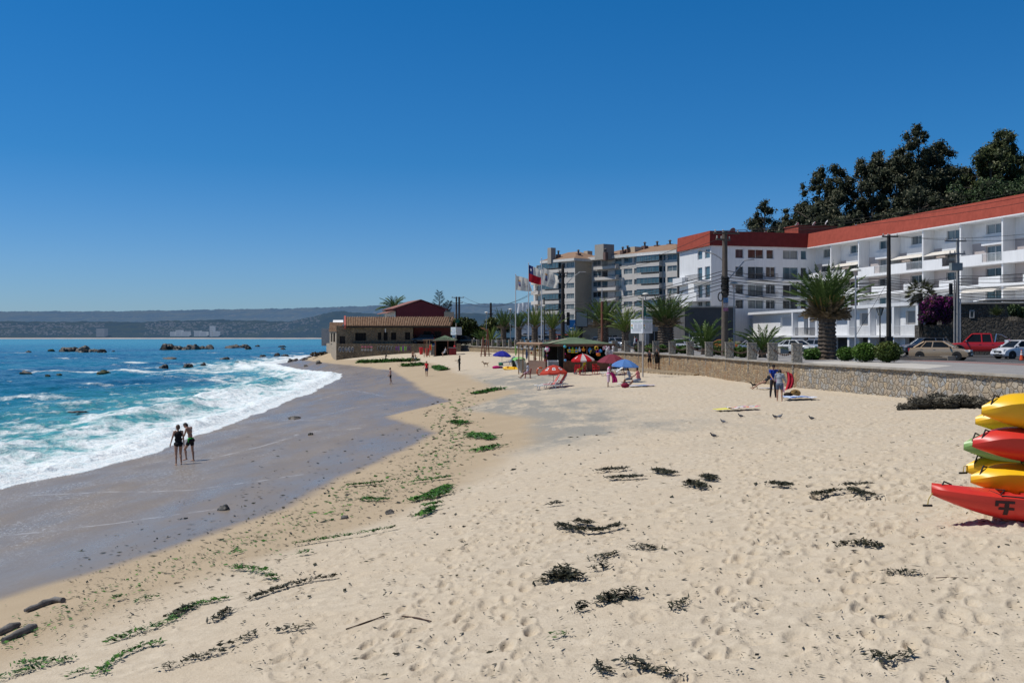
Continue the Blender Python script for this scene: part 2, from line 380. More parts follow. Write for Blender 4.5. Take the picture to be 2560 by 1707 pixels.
mb = MB(); mb.quad((-30,285,2.0),(9000,285,2.0),(9000,9000,2.0),(-30,9000,2.0)); mb.quad((60,-200,2.0),(9000,-200,2.0),(9000,285,2.0),(60,285,2.0))
tag(mb.build('ground',M('dry_ground',(0.16,0.14,0.09),0.95,var=0.3,scale=0.05)),kind='structure')
# sea
ny,nx = 1000,620
yy = np.concatenate([np.exp(np.linspace(math.log(20.0),math.log(115.0),1050)),np.exp(np.linspace(math.log(115.0),math.log(3560.0),561))[1:]]); ny = len(yy); kk = np.linspace(-0.66,-0.085,nx)
Y,K = np.meshgrid(yy,kk,indexing='ij'); X = K * Y
xw = np.interp(Y,YW + [320,4000],XW + [-42,-300])
edge = xw + 0.25 + 1.5 * (fbm(Y / 6.0,Y * 0 + 1.3,3,1) - 0.5) + 0.5 * (fbm(Y / 1.3,Y * 0 + 4.3,3,2) - 0.5)
s = edge - X
amp = np.interp(Y,[14,60,200,600,3600],[0.30,0.34,0.30,0.22,0.12])
wav = amp * (0.55 * np.sin(2 * math.pi * (s * 0.92 + 0.22 * Y + 7 * fbm(X / 22,Y / 22,3)) / 9.0) + 1.1 * (fbm(X / 3.0,Y / 4.2,4,2) - 0.5) + 0.7 * (fbm(X / 1.0,Y / 1.3,3,4) - 0.5))
wav *= sstep(0.0,6.0,s) * 0.9 + 0.1
xi = np.log(Y)
def gb(y0,wd): return np.exp(-((xi - math.log(y0)) / wd) ** 2)
N1 = fbm(X / 7.0,Y / 9.0,4,1); N2 = fbm(X / 2.2,Y / 3.4,4,3); N3 = fbm(X / 16.0,Y / 10.0,3,5)
hw = np.interp(Y,[14,35,60,110,150,175,230],[8.5,8.5,11.5,12.5,15,18,10])
N4 = fbm(X / 0.9,Y / 1.6,4,2); foam = np.interp(s / hw,[0,0.1,0.35,0.6,1.0,1.7,2.6],[1.0,0.90,0.72,0.58,0.42,0.24,0.0]) + 0.75 * (N2 - 0.5) * sstep(0.05,0.3,s / hw) + 0.55 * (N4 - 0.5) * sstep(0.1,0.4,s / hw) + 0.55 * (N1 - 0.5) * sstep(0.2,0.6,s / hw)
bands = 0.72 * gb(90,0.07) * sstep(0.30,0.62,N1) + 0.55 * gb(70,0.05) * sstep(0.45,0.6,N1) + 0.75 * gb(163,0.035) * sstep(0.40,0.58,N3) + 0.7 * gb(215,0.03) * sstep(0.38,0.6,N3) + 0.6 * gb(262,0.02) * sstep(0.42,0.6,N1) + 0.6 * gb(118,0.02) * sstep(0.52,0.62,N1) + 0.5 * gb(350,0.03) * sstep(0.5,0.62,N3)
sh = sstep(-80,-30,X) * gb(205,0.22) * 0.5 * sstep(0.35,0.6,N1)
foam = np.maximum(foam,np.maximum(bands,sh) * (0.55 + 0.75 * N2) * 1.1)
foam = np.where(s < 0.5,np.maximum(foam,0.95),foam)
Zs = wav + 0.05
Zs += np.clip(foam - 0.35,0,1) * (0.10 + 0.25 * (N2 - 0.3)) * sstep(0.3,2.5,s) * np.interp(Y,[14,200],[1,1.5])
curl = np.exp(-((s - 1.6) / 1.0) ** 2) * 0.36 * (0.2 + 1.2 * fbm(X / 2.5,Y / 2.5,3,2)) + np.exp(-((s - 7.5) / 1.6) ** 2) * 0.45 * sstep(0.3,0.6,fbm(X / 6,Y / 8,3,4)); Zs += curl * (Y < 260)
Zs += np.clip(foam,0,1) * 0.22 * (fbm(X / 0.45,Y / 0.5,4,3) - 0.5) * sstep(0.1,1.0,s) * (Y < 160)
gz = H(X,Y)
Zs = np.where(s > 0,np.maximum(Zs,gz + 0.025 + 0.11 * sstep(0,0.9,s) * (0.5 + N2)),gz - 0.05 - 0.2 * np.clip(-s,0,3))
Zs = np.where(Y > 260,np.where(s > 0,wav + 0.05,-0.4),Zs)
dark = np.clip(sstep(0.47,0.62,fbm(X / 26.0 + 8,Y / 40.0,4,4)) * sstep(75,150,Y) * (1 - sstep(480,900,Y)) + 0.55 * gb(127,0.06) * sstep(0.4,0.55,N3) + 0.75 * gb(300,0.34) * sstep(0.25,0.55,N3) + 0.5 * gb(62,0.10) * sstep(0.5,0.65,N1),0,1)
shal = np.clip(1.15 - s / 22.0,0,1) * (1 - sstep(170,320,Y)); farm = sstep(380,1000,Y)
m,n,l,b = nt('sea_water')
o_ = coord(n)
nA = noisen(n,l,mapn(n,l,o_,(1,0.7,1)),1.1,5,0.6); nB = noisen(n,l,o_,4.5,4,0.65); nF = noisen(n,l,mapn(n,l,o_,(0.02,0.006,1)),1,5)
base = mixc(n,l,attr(n,'shal').outputs['Fac'],(0.012,0.165,0.235),(0.13,0.46,0.44))
base = mixc(n,l,attr(n,'far').outputs['Fac'],base,mixc(n,l,nF,(0.008,0.185,0.262),(0.020,0.29,0.36)))
base = mixc(n,l,attr(n,'dark').outputs['Fac'],base,(0.011,0.080,0.150))
base = mixc(n,l,mathn(n,l,'MULTIPLY',ramp(n,l,nA,[(0.42,0.0),(0.62,1.0)]),0.45),base,(0.012,0.10,0.17))
fn = mathn(n,l,'ADD',mathn(n,l,'MULTIPLY',noisen(n,l,mapn(n,l,o_,(1,0.55,1)),0.9,6,0.7,0.6),0.75),mathn(n,l,'MULTIPLY',nB,0.35))
fm = mathn(n,l,'ADD',attr(n,'foam').outputs['Fac'],mathn(n,l,'MULTIPLY',mathn(n,l,'SUBTRACT',fn,0.55),1.5))
fac = ramp(n,l,fm,[(0.38,0.0),(0.55,0.42),(0.74,0.9),(0.95,1.0)])
wh = ramp(n,l,noisen(n,l,o_,2.2,5,0.7),[(0.35,(0.66,0.76,0.80)),(0.6,(0.86,0.88,0.88))])
l.new(mixc(n,l,fac,base,wh),b.inputs['Base Color'])
l.new(mixc(n,l,fac,(0.16,0.16,0.16),(0.8,0.8,0.8)),b.inputs['Roughness'])
b.inputs['IOR'].default_value = 1.33; b.inputs['Specular IOR Level'].default_value = 0.24
hh = mathn(n,l,'ADD',mathn(n,l,'MULTIPLY',nA,1.0),mathn(n,l,'MULTIPLY',nB,0.35))
hh = mathn(n,l,'ADD',hh,mathn(n,l,'MULTIPLY',mathn(n,l,'MULTIPLY',fac,noisen(n,l,o_,3.5,5,0.7)),0.9))
bump(n,l,b,hh,0.75,0.16)
sea = mesh_np('sea',np.stack([X,Y,Zs],-1),gridf(ny,nx),m,smooth=True,attrs={'foam': foam.ravel(),'dark': dark.ravel(),'shal': shal.ravel(),'far': farm.ravel()})
tag(sea,kind='structure')
# far shore: beach strip and two ridges
RIDGE = {}
def ridge(name,y0,y1,ztop,mat,seed,x0=-2600,x1=900,nxx=900,nyy=40,tree=5.0):
 X,T = np.meshgrid(np.linspace(x0,x1,nxx),np.linspace(0,1,nyy)); Y = y0 + (y1 - y0) * T
 top = np.interp(X,*ztop) + tree * 2.2 * (fbm(X / 45.0,X * 0 + seed,4,seed) - 0.5)
 prof = T ** 0.75
 Z = top * prof * (1.0 + 0.34 * (fbm(X / 220,Y / 160 + seed,4,2) - 0.5) * (1 - T)) + tree * (fbm(X / 9.0,Y / 20.0,3,seed + 1) - 0.5) * (0.3 + T)
 Z = np.maximum(Z,1.0)
 RIDGE[mat.name] = (x0,x1,y0,y1,Z)
 return tag(mesh_np(name,np.stack([X,Y,Z],-1),gridf(nyy,nxx),mat,smooth=True),kind='structure')
def hill_mat(name,a,bcol,ccol,haze_glow,sc_):
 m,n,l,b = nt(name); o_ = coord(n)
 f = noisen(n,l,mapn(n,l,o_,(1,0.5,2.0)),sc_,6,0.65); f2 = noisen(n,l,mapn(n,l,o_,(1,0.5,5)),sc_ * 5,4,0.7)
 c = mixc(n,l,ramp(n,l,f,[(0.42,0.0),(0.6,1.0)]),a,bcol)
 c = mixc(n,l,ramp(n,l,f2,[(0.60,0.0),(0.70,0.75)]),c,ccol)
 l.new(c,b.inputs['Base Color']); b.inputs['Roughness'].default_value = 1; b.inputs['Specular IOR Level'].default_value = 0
 e = n.new('ShaderNodeEmission'); e.inputs[0].default_value = (*haze_glow,1); e.inputs[1].default_value = 1.0  # emission paints in the haze and brightens shaded far walls
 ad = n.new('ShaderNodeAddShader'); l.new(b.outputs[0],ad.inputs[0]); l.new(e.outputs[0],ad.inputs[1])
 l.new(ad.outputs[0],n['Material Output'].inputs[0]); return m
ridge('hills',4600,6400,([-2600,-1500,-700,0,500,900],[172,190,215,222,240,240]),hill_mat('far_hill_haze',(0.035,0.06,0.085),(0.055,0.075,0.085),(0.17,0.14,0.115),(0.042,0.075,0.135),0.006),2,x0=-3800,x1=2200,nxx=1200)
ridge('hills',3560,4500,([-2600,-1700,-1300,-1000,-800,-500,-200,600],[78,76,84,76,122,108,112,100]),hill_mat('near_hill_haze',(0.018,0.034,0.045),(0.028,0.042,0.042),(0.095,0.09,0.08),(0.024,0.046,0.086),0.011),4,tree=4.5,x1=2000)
X,T = np.meshgrid(np.linspace(-2600,500,300),np.linspace(0,1,6))
Zf = np.array([-0.6,0.9,2.4,3.0,3.2,2.5])[:,None] + 0.7 * (fbm(X / 60,T * 3,3) - 0.5); Yf = 3475 + 110 * T + 18 * (fbm(X / 200,X * 0,2) - 0.5) + (X + 1300) * 0.035
tag(mesh_np('far_beach',np.stack([X,Yf,Zf],-1),gridf(6,300),M('far_sand',(0.50,0.43,0.38),0.9,var=0.15,scale=0.02),smooth=True),kind='structure')
# stone materials
def stone_mat(name,cols,mortar,scale,uv=True,rough=0.85,bs=0.6,msize=0.06,stain=None):
 m,n,l,b = nt(name)
 if uv:
  u = n.new('ShaderNodeUVMap'); u.uv_map = 'UVMap'; vec = u.outputs[0]
 else: vec = coord(n)
 dn = n.new('ShaderNodeTexNoise'); dn.inputs['Scale'].default_value = 1.6; l.new(vec,dn.inputs['Vector'])
 mx = n.new('ShaderNodeVectorMath'); mx.operation = 'MULTIPLY_ADD'; l.new(dn.outputs['Color'],mx.inputs[0]); mx.inputs[1].default_value = (0.28,) * 3; l.new(vec,mx.inputs[2])
 def vor(feat):
  v = n.new('ShaderNodeTexVoronoi'); v.feature = feat; v.inputs['Scale'].default_value = scale; v.inputs['Randomness'].default_value = 0.85
  if uv: v.voronoi_dimensions = '2D'
  l.new(mx.outputs[0],v.inputs['Vector']); return v
 v1 = vor('F1'); v2 = vor('DISTANCE_TO_EDGE')
 sp = n.new('ShaderNodeSeparateColor'); l.new(v1.outputs['Color'],sp.inputs[0])
 c = ramp(n,l,sp.outputs[0],[(i / max(1,len(cols) - 1),q) for i,q in enumerate(cols)])
 big = noisen(n,l,vec,0.22,3)
 c = mixc(n,l,mathn(n,l,'MULTIPLY',noisen(n,l,vec,9,5,0.7),0.30),c,tuple(q * 0.45 for q in cols[0]))
 if stain:
  sv = noisen(n,l,mapn(n,l,vec,(2.2,0.35,1)),1.5,4)
  c = mixc(n,l,ramp(n,l,sv,[(0.5,0.0),(0.66,0.8)]),c,stain)
 f = ramp(n,l,v2.outputs['Distance'],[(msize * 0.5,1.0),(msize * 1.5,0.0)])
 c = mixc(n,l,f,c,mortar); c = mixc(n,l,ramp(n,l,big,[(0.35,0.35),(0.7,0.0)]),c,tuple(q * 0.6 for q in mortar))
 l.new(c,b.inputs['Base Color']); b.inputs['Roughness'].default_value = rough; b.inputs['Specular IOR Level'].default_value = 0.15
 h = mathn(n,l,'ADD',ramp(n,l,v2.outputs['Distance'],[(0.0,0.0),(msize * 2.5,1.0)]),mathn(n,l,'MULTIPLY',noisen(n,l,vec,7,4),0.6))
 bump(n,l,b,h,min(1,bs * 1.5),0.10); MATS[name] = m; return m
SM_GREY = stone_mat('wall_stone_grey',[(0.20,0.215,0.225),(0.48,0.36,0.22),(0.34,0.36,0.37),(0.54,0.43,0.29),(0.24,0.23,0.21),(0.45,0.36,0.26),(0.31,0.33,0.34)],(0.50,0.42,0.32),3.3)
SM_TAN = stone_mat('wall_stone_tan',[(0.42,0.27,0.13),(0.30,0.24,0.17),(0.52,0.38,0.22),(0.27,0.17,0.10),(0.40,0.33,0.24)],(0.46,0.375,0.27),3.4,stain=(0.30,0.15,0.06))
SM_FAR = stone_mat('wall_stone_upright',[(0.42,0.33,0.21),(0.34,0.27,0.17),(0.48,0.39,0.27)],(0.40,0.33,0.24),2.6,stain=(0.28,0.18,0.09))
SM_POST = stone_mat('post_stone',[(0.30,0.28,0.24),(0.40,0.36,0.30),(0.24,0.23,0.21)],(0.42,0.39,0.34),3.4,uv=False)
SM_DARK = stone_mat('dark_wall_stone',[(0.11,0.10,0.09),(0.17,0.15,0.125),(0.09,0.085,0.08),(0.20,0.17,0.135)],(0.125,0.112,0.095),2.6,uv=False)
SM_HOUSE = stone_mat('house_stone',[(0.20,0.155,0.105),(0.26,0.20,0.135),(0.15,0.12,0.09),(0.30,0.24,0.165)],(0.20,0.165,0.12),2.4,uv=False)
CONC = M('concrete_pale',(0.44,0.40,0.34),0.9,var=0.18,scale=1.2,bmp=0.3,bscale=20)
def resample(pts,step):
 out = [Vector(pts[0])]
 for a,b in zip(pts[:-1],pts[1:]):
  a,b = Vector(a),Vector(b); k = max(1,int((b - a).length / step))
  out += [a.lerp(b,(i + 1) / k) for i in range(k)]
 return out
def smooth_pts(pts,it=3):
 for _ in range(it): pts = [pts[0]] + [(a + b * 2 + c) / 4 for a,b,c in zip(pts[:-2],pts[1:-1],pts[2:])] + [pts[-1]]
 return pts
WC = smooth_pts(resample([Vector((x,y,0)) for x,y in WALL],0.4),12)
WTOP = 4.0
def wall_x(y): return float(np.interp(y,[p.y for p in WC],[p.x for p in WC]))
def wall_piece(name,y0,y1,mat,label,amp,cop=0.0):
 pts = [p for p in WC if y0 <= p.y <= y1]; k = len(pts); nz = 18
 S = np.concatenate([[0],np.cumsum([(b - a).length for a,b in zip(pts[:-1],pts[1:])])])
 V = []; U = []
 for i,p in enumerate(pts):
  t = (pts[min(i + 1,k - 1)] - pts[max(i - 1,0)]).normalized(); nrm = Vector((-t.y,t.x,0))
  zb = Hs(p.x - 0.4,p.y) - 0.6
  for j in range(nz):
   z = zb + (WTOP - 0.06 - zb) * j / (nz - 1); V.append((p.x,p.y,z,nrm.x,nrm.y)); U.append((S[i],z))
 V = np.array(V); U = np.array(U)
 d = amp * (fbm(U[:,0] * 2.3,U[:,1] * 2.6,3,2) - 0.45) + 0.10 * (WTOP - U[:,1]) * 0.6
 v = np.stack([V[:,0] + V[:,3] * d,V[:,1] + V[:,4] * d,V[:,2]],1)
 f = gridf(k,nz)
 o = mesh_np(name,v,f,mat,uv=U,smooth=False)
 tag(o,label,'wall')
 if cop:
  mb = MB(); L = []; Rr = []
  for i,p in enumerate(pts):
   t = (pts[min(i + 1,k - 1)] - pts[max(i - 1,0)]).normalized(); nrm = Vector((-t.y,t.x,0))
   w_ = 0.06 + 0.05 * (vnoise(np.array([S[i] * 1.5]),np.array([3.0]),1)[0])
   L.append(p + nrm * (w_ + 0.08)); Rr.append(p - nrm * cop)
  up = lambda p,z: Vector((p.x,p.y,z))
  vs = []
  for a,b2 in zip(L,Rr): vs += [up(a,WTOP - 0.09),up(a,WTOP + 0.012),up(b2,WTOP + 0.012),up(b2,WTOP - 0.09)]
  mb.add(vs,[(i * 4 + j,i * 4 + (j + 1) % 4,i * 4 + 4 + (j + 1) % 4,i * 4 + 4 + j) for i in range(k - 1) for j in range(4)])
  mb.build('coping',M('wall_coping',(0.34,0.31,0.265),0.9,var=0.25,scale=1.5,bmp=0.4,bscale=12),o)
 return o
wall_piece('retaining_wall',-6,62.4,SM_GREY,'rough stone retaining wall without posts, behind the kayaks',0.20,0.45)
wall_piece('retaining_wall',61.6,112.5,SM_TAN,'ochre stone retaining wall below the chained posts, behind the two women in black',0.12,0.3)
wall_piece('retaining_wall',115.5,185,SM_FAR,'tan retaining wall of upright stones left of the beach shop',0.10,0.3)
ROAD = [(36,-10),(33,25),(31.2,60),(29.6,68),(27.6,80),(25.4,100),(21,122),(10,160),(-1,192),(-6,215)]
RC = smooth_pts(resample([Vector((x,y,0)) for x,y in ROAD],1.0),6)
def road_x(y): return float(np.interp(y,[p.y for p in RC],[p.x for p in RC]))
def paver(name,a,b_,sx,sy,rough=0.85):
 m,n,l,b = nt(name); o_ = coord(n)
 br = n.new('ShaderNodeTexBrick'); br.inputs['Scale'].default_value = 1; br.inputs['Brick Width'].default_value = sx; br.inputs['Row Height'].default_value = sy
 br.inputs['Mortar Size'].default_value = 0.02; br.inputs['Color1'].default_value = (*a,1); br.inputs['Color2'].default_value = (*b_,1); br.inputs['Mortar'].default_value = (*[q * 0.6 for q in a],1)
 l.new(o_,br.inputs['Vector'])
 c = mixc(n,l,ramp(n,l,noisen(n,l,o_,0.35,5),[(0.35,0.0),(0.65,0.55)]),br.outputs['Color'],tuple(q * 0.72 for q in a))
 l.new(c,b.inputs['Base Color']); b.inputs['Roughness'].default_value = rough; b.inputs['Specular IOR Level'].default_value = 0.2; return m
PAVE = paver('pavers_grey',(0.31,0.30,0.295),(0.36,0.345,0.33),0.8,0.4)
mb = MB(); ys = list(np.arange(-6,186,1.5))
vs = []
for y in ys:
 vs += [(wall_x(y) + 0.2,y,WTOP),(road_x(y),y,WTOP),(road_x(y),y,WTOP - 0.14)]
mb.add(vs,[(i * 3 + j,i * 3 + j + 1,i * 3 + 4 + j,i * 3 + 3 + j) for i in range(len(ys) - 1) for j in range(2)])
tag(mb.build('promenade',PAVE),kind='structure')
mb = MB()
ap = [(wall_x(y) + 0.3,y) for y in (50,52,55,58,61,63)]
mb.add([(x,y,WTOP + 0.005) for x,y in ap] + [(22.0,67,WTOP + 0.005),(24.5,63,WTOP + 0.005),(24.8,56,WTOP + 0.005)],[tuple(range(9))])
tag(mb.build('pavement',M('apron_concrete',(0.50,0.47,0.42),0.85,var=0.1,scale=0.6)),kind='structure')
mb = MB(); ys2 = [y for y in ys if y < 70]; vs = []
for y in ys2: vs += [(road_x(y) - 2.4,y,WTOP + 0.005),(road_x(y) - 0.35,y,WTOP + 0.005)]
mb.add(vs,[(i * 2,i * 2 + 1,i * 2 + 3,i * 2 + 2) for i in range(len(ys2) - 1)])
tag(mb.build('pavement',paver('pavers_red',(0.30,0.17,0.155),(0.35,0.21,0.19),0.4,0.2)),kind='structure')
mb = MB(); vs = []
for y in ys + [200,215,240,285]:
 vs += [(road_x(y) - 0.6,y,WTOP - 0.12),(120,y,WTOP - 0.12)]
mb.add(vs,[(i * 2,i * 2 + 1,i * 2 + 3,i * 2 + 2) for i in range(len(vs) // 2 - 1)])
tag(mb.build('road',M('asphalt',(0.075,0.075,0.078),0.9,var=0.25,scale=0.5,bmp=0.2,bscale=40)),kind='structure')
mb = MB()
for i in range(14):
 y0 = 20 + i * 9; xa = road_x(y0) + 4.4; xb_ = road_x(y0 + 4) + 4.4
 mb.add([(xa,y0,WTOP - 0.112),(xa + 0.14,y0,WTOP - 0.112),(xb_ + 0.14,y0 + 4,WTOP - 0.112),(xb_,y0 + 4,WTOP - 0.112)],[(0,1,2,3)])
tag(mb.build('road_marking',M('road_paint',(0.7,0.69,0.65),0.7)),kind='structure')
mb = MB(); gp = [on(2000,884,WTOP),on(2090,888,WTOP),on(2200,891,WTOP),on(2255,891,WTOP),on(2262,886,WTOP),on(2150,882,WTOP),on(2010,880,WTOP)]
mb.extr([(p.x,p.y,WTOP - 0.02) for p in gp],(0,0,0.10))
tag(mb.build('lawn',M('verge_grass',(0.05,0.115,0.02),0.9,var=0.4,scale=6)),kind='structure')
mb = MB()
for a,b2 in zip(gp[:4],gp[1:5]): mb.tube([(a.x,a.y,WTOP + 0.06),(b2.x,b2.y,WTOP + 0.06)],0.10,4)
tag(mb.build('kerb',CONC),kind='structure')
def post_mesh(w,h):
 mb = MB(); mb.box((0,0,h / 2 - 0.5),(w,w,h + 1.0)); o = mb.build('stone_post',SM_POST)
 bm_ = o.modifiers.new('b','BEVEL'); bm_.width = 0.02
 cap = MB(); cap.box((0,0,h + 0.022),(w + 0.03,w + 0.03,0.045)); cap.build('cap',CONC,o); return o
POSTPX = [1983,1923,1869,1814,1764,1717,1672,1633,1595,1561,1529,1488]
def ray_wall(px):
 k = (px - CX) / F; best = min(WC,key=lambda p: abs(p.x - k * p.y)); return best
PP = [ray_wall(p) for p in POSTPX]
arc = [p for p in WC if 116 < p.y < 184]; acc = 0; last = arc[0]; far_posts = [arc[0]]
for p in arc[1:]:
 acc += (p - last).length; last = p
 if acc > 3.3: far_posts.append(p); acc = 0
names = ['first','second','third','fourth','fifth','sixth','seventh','eighth','ninth','tenth','eleventh','twelfth']
p0 = post_mesh(0.62,1.18)
for i,p in enumerate(PP):
 o = p0 if i == 0 else dup(p0,(0,0,0))
 t = Vector((0.1,-1,0)); o.location = (p.x + 0.28,p.y,WTOP); o.rotation_euler.z = R(-9 + i * 0.9)
 tag(o,'square stone post on the beach wall, %s from the right' % names[i],'post','stone posts along the beach wall')
fp = [o_ for o_ in far_posts]
for i,p in enumerate(fp):
 o = dup(p0,(p.x + 0.25,p.y,WTOP),R(10)); o.scale = (0.8,0.8,1.0)
 tag(o,'pale stone post on the far stretch of wall between the beach shop and the steps','post','stone posts on the far wall')
CH = M('rusty_chain',(0.07,0.045,0.035),0.7,metal=0.6)
def chain(a,b2,label,group):
 mb = MB(); L = (b2 - a).length; k = max(8,int(L / 0.16))
 for i in range(k):
  t = (i + 0.5) / k; p = a.lerp(b2,t); p.z -= 0.34 * (1 - (2 * t - 1) ** 2)
  d = (b2 - a).normalized(); s_ = d.cross(Vector((0,0,1))) if i % 2 else Vector((0,0,1))
  ring = [p + d * 0.095 * math.cos(q) + s_ * 0.055 * math.sin(q) for q in np.linspace(0,2 * math.pi,7)]
  mb.tube(ring,0.022,4,cap=False)
 tag(mb.build('chain',CH),label,'chain',group)
for i in range(len(PP) - 2):
 a,b2 = PP[i],PP[i + 1]
 chain(Vector((a.x + 0.28,a.y + 0.31,WTOP + 0.78)),Vector((b2.x + 0.28,b2.y - 0.31,WTOP + 0.78)),'rusty chain sagging between the %s and %s posts from the right' % (names[i].split(',')[0],names[i + 1]),'chains between the near posts')
for a,b2 in zip(fp[:-1],fp[1:]):
 chain(Vector((a.x + 0.25,a.y + 0.25,WTOP + 0.78)),Vector((b2.x + 0.25,b2.y - 0.25,WTOP + 0.78)),'thin dark chain between pale posts on the far stretch of wall','chains on the far wall')
def steps(name,label,top,base,width,n,rail=None,cheek=True):
 """top and base: Vectors at the middle of the flight"""
 d = (base - top); d2 = Vector((d.x,d.y,0)); run = d2.length; d2.normalize(); s_ = Vector((-d2.y,d2.x,0)); rise = (top.z - base.z)
 t = thing(name,label,'steps',base); mb = MB()
 for i in range(n):
  z1 = rise * (n - i) / n; a = -d2 * run * (n - i) / n; b2 = -d2 * run * (n - i - 1) / n
  mb.hexa([a - s_ * width / 2 + Vector((0,0,-0.5)),b2 - s_ * width / 2 + Vector((0,0,-0.5)),b2 + s_ * width / 2 + Vector((0,0,-0.5)),a + s_ * width / 2 + Vector((0,0,-0.5))],
    [a - s_ * width / 2 + Vector((0,0,z1 - 0.002 * i)),b2 - s_ * width / 2 + Vector((0,0,z1 - 0.002 * i)),b2 + s_ * width / 2 + Vector((0,0,z1 - 0.002 * i)),a + s_ * width / 2 + Vector((0,0,z1 - 0.002 * i))])
 mb.build('flight',CONC,t)
 for q in (-1,1):
  if cheek:
   mb = MB(); o_ = s_ * q * (width / 2 + 0.14)
   pts = [o_ - d2 * run + Vector((0,0,rise + 0.12)),o_ - d2 * run + Vector((0,0,-0.5)),o_ + Vector((0,0,-0.5)),o_ + Vector((0,0,0.3))]
   mb.extr([p - s_ * 0.12 for p in pts],s_ * 0.24); mb.build('side_wall',CONC,t)
  if rail:
   mb = MB(); o_ = s_ * q * (width / 2 + 0.14)
   a = o_ - d2 * run + Vector((0,0,rise + 1.0)); b2 = o_ + Vector((0,0,0.95))
   mb.tube([a,b2],0.05,6)
   for f_ in (0.02,0.5,0.98): p = a.lerp(b2,f_); mb.tube([p,p - Vector((0,0,0.9))],0.04,6)
   mb.build('handrail',rail,t)
 return t
REDP = M('red_rail_paint',(0.62,0.10,0.06),0.5)
b_ = hit(1163,878); t_ = Vector((b_.x + 0.6,b_.y + 6.0,WTOP)); steps('stone_steps','stone steps with red handrails beside the small hut',t_,b_,5.6,7,REDP)
b_ = Vector((10.9,110.6,Hs(10.9,110.6))); steps('stone_steps','short concrete steps through the wall right of the beach shop',Vector((12.4,114.4,WTOP)),b_,2.6,6,None)
WOODP = M('grey_plank',(0.40,0.31,0.20),0.85,var=0.3,scale=3,streak=0.4)
pa = [hit(1490,910),hit(1560,922),hit(1640,930),hit(1700,936),hit(1762,938)]
mb = MB(); tr = smooth_pts(resample(pa,0.28),4)
for i,p in enumerate(tr[:-1]):
 d = (tr[i + 1] - p); d.z = 0; d.normalize(); s_ = Vector((-d.y,d.x,0)); z = Hs(p.x,p.y) + 0.13 + 0.015 * random.random()
 c_ = Vector((p.x,p.y,z)); w_ = 1.3 + 0.08 * random.random()
 mb.hexa([c_ - s_ * w_ - d * 0.12 + Vector((0,0,-0.25)),c_ - s_ * w_ + d * 0.12 + Vector((0,0,-0.25)),c_ + s_ * w_ + d * 0.12 + Vector((0,0,-0.25)),c_ + s_ * w_ - d * 0.12 + Vector((0,0,-0.25))][::-1],
   [c_ - s_ * w_ - d * 0.12,c_ - s_ * w_ + d * 0.12,c_ + s_ * w_ + d * 0.12,c_ + s_ * w_ - d * 0.12][::-1])
tag(mb.build('boardwalk',WOODP),'wooden plank boardwalk on the sand at the foot of the wall','boardwalk')
def bench(px,py,label,L=1.7,rz=0.2):
 p = on(px,py,WTOP); t = thing('stone_bench',label,'bench',p,rz)
 MB().box((0,0,0.45),(L,0.55,0.12)).build('seat',CONC,t)
 for q in (-1,1): MB().lathe([(0.22,0),(0.15,0.2),(0.22,0.385)],8,(q * L * 0.3,0,0)).build('leg',CONC,t)
bench(2019,884,'stone table bench with round legs behind the last post')
for i,(px,py,L,lb) in enumerate([(1957,883,0.9,'square concrete block seat left of the last post'),(1950,868,1.0,'taller concrete block behind the block seat')]):
 p = on(px,py,WTOP); mb = MB(); mb.box((0,0,0.35 + 0.12 * i),(L,0.7,0.7 + 0.24 * i)); o = mb.build('concrete_block',CONC,loc=p,rz=0.2)
 o.modifiers.new('b','BEVEL').width = 0.03; tag(o,lb,'block')
KERBM = M('kerb_concrete',(0.20,0.175,0.145),0.9,var=0.2,scale=2)
t = thing('kerb_planter','low concrete planter kerb in front of the golden car','planter',(0,0,0))
a,b2 = on(2228,900,WTOP),on(2372,900.6,WTOP); d = (b2 - a).normalized(); s_ = Vector((-d.y,d.x,0))
for k,(o1,h) in enumerate([(0.0,0.15),(1.5,0.24)]):
 mb = MB(); q0 = a + s_ * o1; q1 = b2 + s_ * o1
 mb.hexa([q0,q1,q1 + s_ * 0.3,q0 + s_ * 0.3],[q + Vector((0,0,h)) for q in (q0,q1,q1 + s_ * 0.3,q0 + s_ * 0.3)]); mb.build('kerb_wall',KERBM,t)
mb = MB(); q0 = b2 - d * 0.1 - s_ * 0.2; q1 = b2 + d * 0.4 - s_ * 0.2
mb.hexa([q0,q1,q1 + s_ * 2.4,q0 + s_ * 2.4],[q + Vector((0,0,0.30)) for q in (q0,q1,q1 + s_ * 2.4,q0 + s_ * 2.4)]); mb.build('end_block',KERBM,t)
mb = MB(); mb.hexa([a + s_ * 0.3,b2 + s_ * 0.3,b2 + s_ * 1.7,a + s_ * 1.7],[q + Vector((0,0,0.16)) for q in (a + s_ * 0.3,b2 + s_ * 0.3,b2 + s_ * 1.7,a + s_ * 1.7)]); mb.build('soil',M('soil',(0.16,0.12,0.08),0.95,var=0.3,scale=4),t)
